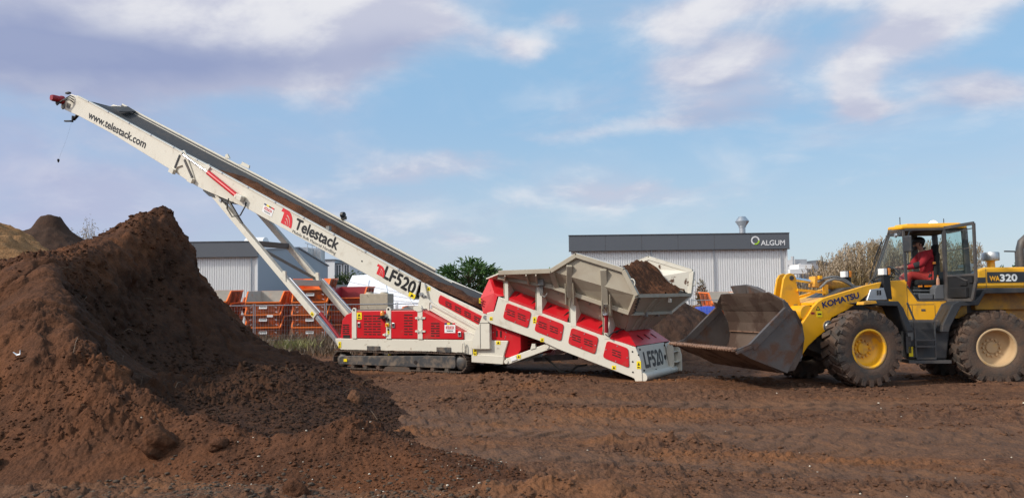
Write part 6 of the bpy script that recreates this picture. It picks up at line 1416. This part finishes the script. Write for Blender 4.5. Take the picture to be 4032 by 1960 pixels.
for x, h in ((1.45, .22), (2.55, .17)): mb = MB(); mb.tube([(x, .95, 3.27), (x, .95, 3.27 + h)], .010, 6); Q_("antenna", mb, M['black'], rf_)
mb = MB(); mb.box((2.2, 1.3, 3.175), (1.3, 1.42, .03)); Q_("roof_liner", mb, M['black'], cb_)
def post(a, b, w=.09, d=.09, m=fr_): mb = MB(); mb.bar(a, b, w, d); return Q_("cab_pillar", mb, m, cb_, bevel=.006)
post((1.345, CY0 + .02, 3.2), (1.37, CY0 + .02, 2.10), .05, .06); post((2.32, CY0 + .02, 3.2), (2.33, CY0 + .02, 1.70), .06, .08); post((2.86, CY0 + .05, 3.2), (2.93, CY0 + .05, 1.7), .10, .12); post((1.66, CY1 - .02, 3.2), (1.16, CY1 - .02, 2.1), .05, .05); post((2.30, CY1 - .03, 3.2), (2.32, CY1 - .03, 1.7), .08, .16); post((2.86, CY1 - .05, 3.2), (2.93, CY1 - .05, 1.7), .1, .12)
mb = MB()
mb.bar((1.12, .85, 3.2), (.66, .85, 2.14), .025, .025)
for a_, b_ in (((1.33, .57), (1.12, .85)), ((1.12, .85), (1.38, 1.45)), ((1.38, 1.45), (1.64, 2.03))): mb.bar((*a_, 3.19), (*b_, 3.19), .04, .05)
mb.bar((1.36, CY0, 3.19), (2.32, CY0, 3.19), .05, .06); mb.bar((1.38, CY0 + .01, 2.0), (1.62, CY0 + .01, 1.70), .03, .03); mb.bar((1.62, CY0 + .01, 1.70), (2.32, CY0 + .01, 1.70), .03, .03); Q_("window_frame", mb, fr_, cb_)
def pane(pts, name="window_pane"): mb = MB(); mb.slab(pts, (0, 0, 0)) if False else mb.add(pts, [tuple(range(len(pts)))]); return Q_(name, mb, M['glass'], cb_)
pane([(1.33, .57, 3.18), (1.12, .85, 3.18), (.66, .85, 2.14), (1.35, .57, 2.13)], "side_pane"); pane([(1.12, .85, 3.18), (1.38, 1.45, 3.18), (.87, 1.45, 2.14), (.66, .85, 2.14)], "windscreen"); pane([(1.38, 1.45, 3.18), (1.64, 2.03, 3.18), (1.12, 2.03, 2.14), (.87, 1.45, 2.14)], "windscreen"); pane([(1.70, CY1 - .02, 3.17), (2.22, CY1 - .02, 3.17), (2.24, CY1 - .02, 2.05), (1.20, CY1 - .02, 2.05)], "side_pane"); pane([(2.40, CY1 - .03, 3.15), (2.80, CY1 - .03, 3.15), (2.86, CY1 - .03, 2.2), (2.42, CY1 - .03, 2.2)], "side_pane"); pane([(2.88, CY0 + .12, 3.15), (2.88, CY1 - .12, 3.15), (2.93, CY1 - .12, 2.35), (2.93, CY0 + .12, 2.35)], "rear_pane"); pane([(2.38, CY0 + .03, 3.15), (2.80, CY0 + .05, 3.15), (2.87, CY0 + .05, 2.2), (2.39, CY0 + .03, 2.2)], "side_pane")
mb = MB(); mb.box((2.90, 1.3, 2.0), (.06, 1.4, .66)); mb.box((2.62, CY0 + .05, 1.95), (.58, .04, .52)); mb.box((1.85, CY1 - .03, 1.87), (.95, .04, .36)); mb.box((2.6, CY1 - .04, 1.95), (.6, .04, .5)); Q_("cab_wall", mb, M['black'], cb_)
mb = MB(); mb.box((1.9, 1.3, 1.70), (1.9, 1.36, .04)); Q_("cab_floor", mb, M['black'], cb_)
mb = MB(); mb.prism([(2.05, 1.72), (2.30, 1.72), (2.30, 2.02), (2.14, 2.02), (2.07, 1.94)], .60, .85); mb.box((1.86, .72, 1.78), (.34, .24, .12)); Q_("side_console", mb, M['cabgrey'], cb_, bevel=.015)
mb = MB(); mb.box((1.42, 1.3, 2.05), (.24, .4, .2), ry=.5); mb.tube([(1.4, 1.3, 2.0), (1.66, 1.3, 2.32)], .03, 8); Q_("dashboard", mb, M['black'], cb_, bevel=.02)
mb = MB(); tor = [(Vector((1.70, 1.3, 2.36)) + Vector((cos(t) * .12, sin(t) * .19, cos(t) * -.09 + .0))) for t in np.linspace(0, 2 * pi, 22)]; mb.tube(tor, .016, 6); mb.bar(tor[0], tor[10], .02, .02); Q_("steering_wheel", mb, M['black'], cb_, True)
se = empty("driver_seat", (0, 0, 0)); se.parent = cb_
mb = MB(); mb.box((2.36, 1.27, 2.08), (.52, .50, .13)); Q_("seat_cushion", mb, M['seatfab'], se, bevel=.04)
mb = MB(); mb.box((2.66, 1.27, 2.42), (.13, .48, .62), ry=.14); mb.box((2.74, 1.27, 2.80), (.10, .28, .22), ry=.1); Q_("seat_back", mb, M['seatfab'], se, bevel=.04)
mb = MB()
for k in range(3): mb.box((2.34, 1.27, 1.76 + k * .075), (.46, .46, .045), ry=.03)
Q_("suspension_bellows", mb, M['cabgrey'], se, bevel=.012)
mb = MB()
for x in (2.20, 2.36, 2.47): mb.box((x, 1.015, 2.005), (.10, .02, .035))
mb.box((2.58, 1.02, 2.50), (.07, .03, .05)); Q_("seat_lever", mb, M['amber'], se)
mb = MB(); mb.tube([(2.0, 1.75, 3.05), (2.0, 1.78, 2.1)], .02, 6); mb.box((2.42, 1.95, 2.96), (.14, .03, .2)); Q_("cab_interior_trim", mb, M['greysteel'], cb_)
# open door, swung out square to the side
DX, DY = 2.33, CY0 - .02
ED = Vector((2.571, -.20, 0))
def dpt(t, z): return (DX + (ED.x - DX) * t, DY + (ED.y - DY) * t, z)
dr = empty("cab_door", (0, 0, 0)); dr.parent = cb_
outer_d = [(0, 3.20), (1, 3.22), (1, 2.06), (.86, 1.70), (0, 1.70)]
mb = MB()
for a, b in zip(outer_d, outer_d[1:] + outer_d[:1]): mb.bar(dpt(*a), dpt(*b), .045, .065)
mb.bar(dpt(0, 2.20), dpt(1, 2.20), .03, .05); Q_("door_frame", mb, fr_, dr, bevel=.006)
mb = MB(); mb.add([dpt(.05, 3.16), dpt(.95, 3.18), dpt(.95, 2.22), dpt(.05, 2.22)], [(0, 1, 2, 3)]); Q_("door_glass", mb, M['glass'], dr)
mb = MB(); mb.slab([dpt(.03, 2.20), dpt(.98, 2.20), dpt(.98, 2.08), dpt(.85, 1.72), dpt(.03, 1.72)], (.02, 0, 0)); mb.slab([dpt(.2, 1.95), dpt(.75, 1.95), dpt(.75, 1.75), dpt(.2, 1.75)], (-.06, 0, 0)); mb.slab([dpt(.50, 2.06), dpt(.72, 2.06), dpt(.72, 1.99), dpt(.50, 1.99)], (-.03, 0, 0)); Q_("door_panel", mb, M['black'], dr, bevel=.006)
mb = MB(); mb.tube([dpt(.32, 2.19), dpt(.42, 2.17), dpt(.66, 2.09), dpt(.80, 2.09)], .014, 6); mb.bar(dpt(.05, 2.72), dpt(.95, 2.74), .012, .014); mb.bar(dpt(.1, 3.08), dpt(.95, 3.12), .012, .018); Q_("door_handle", mb, M['frame'], dr)
mb = MB(); mb.slab([dpt(.80, 2.16), dpt(.93, 2.16), dpt(.93, 2.04), dpt(.80, 2.04)], (-.04, 0, 0)); Q_("door_latch", mb, M['black'], dr)
# mirror, lamps, wipers
mb = MB(); mb.box((1.10, .22, 2.86), (.06, .22, .34), rz=.5); mi_ = Q_("wing_mirror", mb, ch_, WL, bevel=.03)
mb = MB(); mb.tube([(1.36, .54, 3.14), (1.22, .36, 3.12), (1.14, .26, 3.03), (1.12, .26, 2.9)], .016, 6); Q_("mirror_arm", mb, M['black'], mi_)
mb = MB(); mb.lathe([(0, -.04), (.045, -.04), (.05, .0), (0, .03)], (1.12, .46, 3.06), 'x', 12); Q_("work_lamp", mb, M['steel'], WL, True)
for y in (.72, 1.95):
    mb = MB(); mb.box((.96, y, 2.275), (.10, .16, .15)); hl_ = Q_("headlight", mb, M['black'], WL, bevel=.015)
    mb = MB(); mb.box((.90, y, 2.275), (.03, .15, .13)); mb.box((.93, y - .081, 2.275), (.07, .02, .13)); Q_("lens", mb, M['white'], hl_)
    mb = MB(); mb.box((1.03, y - .03, 2.275), (.06, .12, .14)); Q_("indicator", mb, M['amber'], hl_, bevel=.01)
    mb = MB(); mb.prism([(.90, 2.20), (1.06, 2.20), (1.10, 1.70), (.92, 1.70)], y - .06, y + .02); Q_("lamp_bracket", mb, M['black'], hl_, bevel=.01)
mb = MB(); mb.tube([(.98, .70, 2.22), (1.15, .66, 2.20), (1.28, .62, 2.12)], .010, 5); mb.tube([(.95, .8, 2.17), (.80, .8, 2.22), (.62, .82, 2.15), (.5, .85, 1.98)], .014, 5); mb.tube([(1.0, .63, 1.95), (1.12, .6, 1.85), (1.08, .6, 1.72)], .012, 5); Q_("lamp_cable", mb, M['black'], WL)
mb = MB(); mb.bar((.86, .70, 2.95), (.70, .72, 2.62), .02, .03); mb.bar((.74, .70, 2.72), (.55, .74, 2.18), .02, .02); mb.bar((.90, .62, 3.0), (.66, .7, 2.45), .015, .02); Q_("wiper", mb, M['black'], WL)
mb = MB(); mb.prism([(.56, 1.91), (.88, 1.94), (.95, 1.69), (.46, 1.68)], .62, .70); bx_ = Q_("battery_box", mb, M['steel'], WL, bevel=.012)
mb = MB(); mb.box((.72, .612, 1.84), (.02, .02, .10)); mb.box((.78, .612, 1.84), (.02, .02, .10)); Q_("box_latch", mb, M['black'], bx_)
# engine hood and rear
hd = empty("engine_hood", (0, 0, 0)); hd.parent = WL
mb = MB(); mb.prism([(3.02, 1.94), (3.14, 2.32), (3.34, 2.37), (5.1, 2.36), (5.45, 2.25), (5.5, 1.94)], CY0, CY1); Q_("hood_shell", mb, ye, hd, bevel=.04)
mb = MB(); mb.prism([(3.36, 2.05), (3.36, 2.27), (5.3, 2.26), (5.3, 2.05)], CY0 - .012, CY0 + .01); mb.prism([(3.06, 2.05), (3.10, 2.16), (3.31, 2.16), (3.31, 2.05)], CY0 - .012, CY0 + .01); bd_ = Q_("side_band", mb, ch_, hd)
text_obj("model_prefix", "WA", (3.42, 2.085), (3.67, 2.085), .10, M['decalorange'], bd_, CY0 - .014, bold=.035)
text_obj("model_number", "320", (3.69, 2.08), (4.12, 2.08), .135, M['decalwhite'], bd_, CY0 - .014, bold=.045)
mb = MB(); mb.box((3.33, CY0 - .001, 2.13), (.008, .006, .42)); mb.box((4.2, CY0 - .002, 1.985), (2.3, .004, .006)); Q_("hood_seam", mb, M['frame'], hd)
mb = MB(); mb.lathe([(.13, 2.36), (.10, 2.40), (.095, 2.52), (.12, 2.535)], (4.22, 1.3, 0), 'z', 18); mb.box((4.22, 1.3, 2.375), (.3, .3, .03)); pf = Q_("intake_neck", mb, ye, WL, True)
mb = MB(); mb.lathe([(.10, 2.53), (.20, 2.54), (.205, 2.56), (.205, 2.70), (.19, 2.72), (0, 2.725)], (4.22, 1.3, 0), 'z', 24); Q_("intake_precleaner", mb, M['steel'], pf, True)
mb = MB(); mb.tube([(5.0, 1.3, 2.3), (5.0, 1.3, 2.78), (5.05, 1.3, 2.92), (5.16, 1.3, 3.0), (5.35, 1.3, 3.02)], .095, 16); Q_("exhaust_pipe", mb, M['frame'], WL, True)
mb = MB(); mb.box((3.12, 1.0, 2.42), (.16, .5, .06)); mb.tube([(3.1, .8, 2.3), (3.1, .8, 2.46)], .05, 10); mb.tube([(3.05, .75, 2.2), (3.2, .7, 2.3)], .05, 8); Q_("air_conditioner", mb, M['steel'], WL)
mb = MB(); mb.box((4.2, 1.3, 1.72), (2.3, 1.44, .46)); mb.prism([(3.9, .62), (3.9, 1.5), (5.6, 1.5), (5.7, 1.2), (5.5, .6)], .7, 1.9); Q_("rear_frame", mb, M['yellowdirty'], WL, bevel=.02)
mb = MB(); mb.prism([(1.90, 1.28), (2.5, 1.60), (3.9, 1.60), (3.9, .62), (2.2, .55)], .75, 1.85); mb.box((1.65, 1.0, .9), (.9, .9, .75)); Q_("chassis_frame", mb, M['frame'], WL, bevel=.02)
# fenders
FR = [(4.6, 1.92), (2.92, 1.93), (2.80, 1.91), (2.68, 1.76), (2.56, 1.68), (2.18, 1.68), (2.04, 1.62), (1.78, 1.20), (1.75, 1.06), (1.92, 1.05), (1.97, 1.18), (2.24, 1.575), (2.66, 1.59), (2.83, 1.82), (4.6, 1.83)]
FF_ = [(-.05, 1.63), (.25, 1.66), (.75, 1.66), (.86, 1.52), (1.07, 1.06), (.93, 1.06), (.72, 1.56), (.19, 1.585)]
for y0, y1 in ((.06, .58), (2.02, 2.54)):
    mb = MB(); mb.prism(FR, y0, y1); Q_("rear_fender", mb, ch_, WL, bevel=.015)
    mb = MB(); mb.prism(FF_, y0, y1); ff_ = Q_("front_fender", mb, ch_, WL, bevel=.012)
    mb = MB(); mb.prism([(-.06, 1.60), (-.04, 1.655), (.22, 1.675), (.25, 1.625)], y0 - .01, y0 + .2); Q_("fender_tip", mb, ye, ff_)
    mb = MB(); mb.prism([(.70, 1.55), (.93, 1.06), (.90, 1.02), (.80, 1.10), (.62, 1.45), (.3, 1.56)], y0 + .42, y0 + .50); Q_("fender_flap", mb, M['yellowdirty'], ff_)
# ladder and tank
mb = MB(); mb.bar((.98, .10, 1.66), (1.14, .12, 1.31), .03, .04); mb.bar((1.14, .12, 1.33), (1.16, .12, .55), .03, .035); mb.bar((1.82, .10, 1.62), (1.62, .12, 1.30), .03, .04); mb.bar((1.62, .12, 1.32), (1.62, .12, .52), .03, .035); ld = Q_("access_ladder", mb, fr_, WL, bevel=.004)
for z in (.53, .77, .90, 1.27):
    mb = MB(); mb.box((1.39, .17, z), (.46, .14, .03)); Q_("ladder_step", mb, fr_, ld)
mb = MB(); mb.prism([(1.08, .50), (1.0, 1.30), (1.95, 1.30), (2.1, 1.1), (2.0, .50)], .34, .62); Q_("fuel_tank", mb, M['frame'], WL, bevel=.03)
mb = MB(); mb.box((1.45, .3, .465), (1.0, .5, .06)); mb.box((1.05, .28, .80), (.12, .06, .34)); Q_("step_tray", mb, M['frame'], WL)
mb = MB(); mb.box((1.10, .255, .66), (.10, .01, .2)); mb.box((1.10, .255, .96), (.12, .01, .16), 1); Q_("warning_label", mb, [M['decalyellow'], M['greysteel']], WL)
# front assembly turned to the steered heading; the rear drawn out along its own frame
U55 = ([1.0, 2.3, 3.3, 4.3, 6.3], [1.245, 2.311, 3.095, 3.851, 5.36]); U10 = ([1.0, 2.3, 3.3, 4.3, 6.3], [1.387, 2.444, 3.22, 3.967, 5.46]); U130 = ([1.0, 2.3, 3.3, 4.3, 6.3], [1.005, 2.086, 2.883, 3.652, 5.19])
def xmap(u, t): return np.interp(u, *t) + np.minimum(0, u - 1.0) * .82
def along(o, t):
    if o.type == 'MESH':
        me = o.data; co = np.empty(len(me.vertices) * 3, np.float32); me.vertices.foreach_get("co", co); co = co.reshape(-1, 3)
        co[:, 0] = co[:, 0] - .23 if t is None else xmap(co[:, 0], t)
        me.vertices.foreach_set("co", co.ravel()); me.update()
    for k in o.children:
        if k.name.startswith("cab_door"): continue
        along(k, None if k.name.startswith("driver_seat") else (U130 if k.name.startswith(("steering", "dashboard", "seat")) else t))
REAR = {'fuel_tank': U10, 'access_ladder': U10, 'step_tray': U10, 'warning_label': U10, 'rear_fender': U10, 'wing_mirror': U10, 'work_lamp': U55, 'cab': U55, 'engine_hood': U55, 'exhaust_pipe': U130, 'intake_neck': U130, 'air_conditioner': U55, 'rear_frame': U55, 'chassis_frame': U55, 'wiper': U55, 'lamp_cable': U55, 'cab_door': None}
for o in list(WL.children):
    nm = o.name.split('.')[0]
    if nm == 'wheel':
        if o['front']: o.matrix_local = FRONT
        del o['front']
    elif nm in REAR: along(o, REAR[nm])
    else: o.matrix_local = FRONT
# ------------------------------------------------------------------ bottle and driver (things of their own)
def lw(p): return WL.matrix_world @ Vector(p)
bpy.context.view_layer.update()
bt = empty("drink_bottle", lw((2.245, .72, 2.02)), RYAW, "small drink bottle standing on the grey console inside the open cab door", "bottle")
mb = MB(); mb.lathe([(0, 0), (.033, .0), (.036, .02), (.034, .10), (.028, .13), (.014, .165), (.013, .185)], (0, 0, 0), 'z', 14); mb.build("bottle_body", M['bottle'], bt, True)
mb = MB(); mb.lathe([(.016, .183), (.016, .205), (0, .206)], (0, 0, 0), 'z', 12); mb.build("cap", M['amber'], bt, True)

PER = empty("person", lw((-.23, 0, 0)), RYAW, "driver in red work clothes and a dark cap sitting at the wheel of the loader", "person")
def skinned(name, nodes, edges, m, par, sub=2, root=0):
    """a continuous surface grown round a skeleton; nodes: (x,y,z,rx,ry)"""
    me = bpy.data.meshes.new(name); me.from_pydata([n[:3] for n in nodes], edges, []); me.update()
    o = bpy.data.objects.new(name, me); COL.objects.link(o)
    sk = o.modifiers.new("skin", 'SKIN'); sk.use_smooth_shade = True
    if not me.skin_vertices: 
        bpy.context.view_layer.objects.active = o
    for i, n in enumerate(nodes):
        sv = me.skin_vertices[0].data[i]; sv.radius = (n[3], n[4] if len(n) > 4 else n[3]); sv.use_root = (i == root)
    ss = o.modifiers.new("sub", 'SUBSURF'); ss.levels = ss.render_levels = sub
    dg = bpy.context.evaluated_depsgraph_get(); dg.update()
    m2 = bpy.data.meshes.new_from_object(o.evaluated_get(dg)); bpy.data.objects.remove(o); bpy.data.meshes.remove(me)
    m2.materials.clear()
    return link_mesh(name, m2, m, par, 'all')
YC = 1.27
body = [(2.50, YC, 2.20, .13, .12), (2.50, YC, 2.42, .12, .11), (2.46, YC, 2.64, .14, .12), (2.41, YC, 2.78, .07, .07), (2.375, YC, 2.84, .055, .055), (2.335, YC, 2.905, .085, .08), (2.325, YC, 2.985, .092, .082),
        (2.44, YC - .18, 2.70, .065), (2.27, YC - .24, 2.47, .048), (2.00, YC - .15, 2.42, .034), (1.93, YC - .14, 2.425, .036), (1.87, YC - .15, 2.42, .012), (1.86, YC - .125, 2.425, .012), (1.865, YC - .17, 2.41, .011), (1.875, YC - .19, 2.40, .010), (1.91, YC - .10, 2.44, .013),
        (2.44, YC + .18, 2.70, .065), (2.27, YC + .24, 2.47, .048), (2.00, YC + .15, 2.42, .034), (1.93, YC + .14, 2.425, .036), (1.87, YC + .15, 2.42, .012), (1.86, YC + .125, 2.425, .012), (1.865, YC + .17, 2.41, .011), (1.875, YC + .19, 2.40, .010), (1.91, YC + .10, 2.44, .013),
        (2.44, YC - .10, 2.20, .095), (2.03, YC - .14, 2.27, .07), (1.98, YC - .14, 1.88, .05), (1.90, YC - .14, 1.79, .045), (2.44, YC + .10, 2.20, .095), (2.03, YC + .14, 2.27, .07), (1.98, YC + .14, 1.88, .05), (1.90, YC + .14, 1.79, .045)]
be = [(0, 1), (1, 2), (2, 3), (3, 4), (4, 5), (5, 6), (2, 7), (7, 8), (8, 9), (9, 10), (10, 11), (10, 12), (10, 13), (10, 14), (10, 15), (2, 16), (16, 17), (17, 18), (18, 19), (19, 20), (19, 21), (19, 22), (19, 23), (19, 24), (0, 25), (25, 26), (26, 27), (27, 28), (0, 29), (29, 30), (30, 31), (31, 32)]
skinned("body", body, be, M['skin'], PER)
jk = [(2.51, YC, 2.18, .18, .165), (2.52, YC, 2.40, .185, .17), (2.48, YC, 2.62, .205, .17), (2.425, YC, 2.76, .105, .105), (2.44, YC - .19, 2.70, .10), (2.27, YC - .25, 2.46, .078), (2.02, YC - .155, 2.42, .055), (2.44, YC + .19, 2.70, .10), (2.27, YC + .25, 2.46, .078), (2.02, YC + .155, 2.42, .055)]
jkt = skinned("jacket", jk, [(0, 1), (1, 2), (2, 3), (2, 4), (4, 5), (5, 6), (2, 7), (7, 8), (8, 9)], M['jacket'], PER)
ts = [(2.52, YC, 2.18, .155, .15), (2.42, YC - .11, 2.18, .125), (2.05, YC - .14, 2.265, .095), (1.99, YC - .14, 2.0, .08), (1.98, YC - .14, 1.86, .075), (2.42, YC + .11, 2.18, .125), (2.05, YC + .14, 2.265, .095), (1.99, YC + .14, 2.0, .08), (1.98, YC + .14, 1.86, .075)]
skinned("trousers", ts, [(0, 1), (1, 2), (2, 3), (3, 4), (0, 5), (5, 6), (6, 7), (7, 8)], M['trouser'], PER)
for s in (-1, 1):
    skinned("sleeve_patch", [(2.30, YC + s * .245, 2.50, .076), (2.20, YC + s * .228, 2.45, .079), (2.10, YC + s * .19, 2.437, .068)], [(0, 1), (1, 2)], M['patch'], jkt)
    mb = MB(); mb.box((1.92, YC + s * .14, 1.76), (.26, .10, .09)); Q_("boot", mb, M['black'], PER, bevel=.03)
skinned("side_patch", [(2.52, YC - .13, 2.33, .07), (2.47, YC - .155, 2.22, .075), (2.40, YC - .17, 2.15, .07)], [(0, 1), (1, 2)], M['patch'], jkt)
skinned("collar", [(2.44, YC, 2.80, .085, .085), (2.41, YC, 2.845, .078, .075)], [(0, 1)], M['patch'], jkt)
mb = MB(); mb.ball((2.352, YC, 2.95), .108, 3, sc=(1.0, .86, .95)); mb.v = [v for v in mb.v]; mb.v = [(max(v[0], 2.315 + .03 * (v[2] - 2.9) / .1), v[1], v[2]) if v[2] < 2.98 else v for v in mb.v]; Q_("hair", mb, M['hair'], PER, 'all')
mb = MB(); mb.ball((2.342, YC, 2.985), .128, 3, sc=(1.04, .88, .84)); mb.v = [(v[0], v[1], max(v[2], 2.962)) for v in mb.v]; mb.slab([(2.26, YC - .095, 2.985), (2.13, YC - .085, 2.955), (2.085, YC, 2.945), (2.13, YC + .085, 2.955), (2.26, YC + .095, 2.985)], (0, 0, .016)); Q_("cap", mb, M['black'], PER, True)
mb = MB(); mb.ball((2.238, YC, 2.895), .018, 2, sc=(1.2, .8, 1.3)); Q_("nose", mb, M['skin'], PER, 'all')
mb = MB(); 
for s in (-1, 1): mb.ball((2.256, YC + s * .033, 2.925), .011, 2)
Q_("eye", mb, M['hair'], PER, 'all')
mb = MB(); mb.ball((2.262, YC, 2.84), .052, 3, sc=(.72, .85, .8)); Q_("beard", mb, M['hair'], PER, 'all')
for s in (-1, 1): mb = MB(); mb.ball((2.345, YC + s * .083, 2.905), .028, 2, sc=(.7, .4, 1.1)); Q_("ear", mb, M['skin'], PER, 'all')
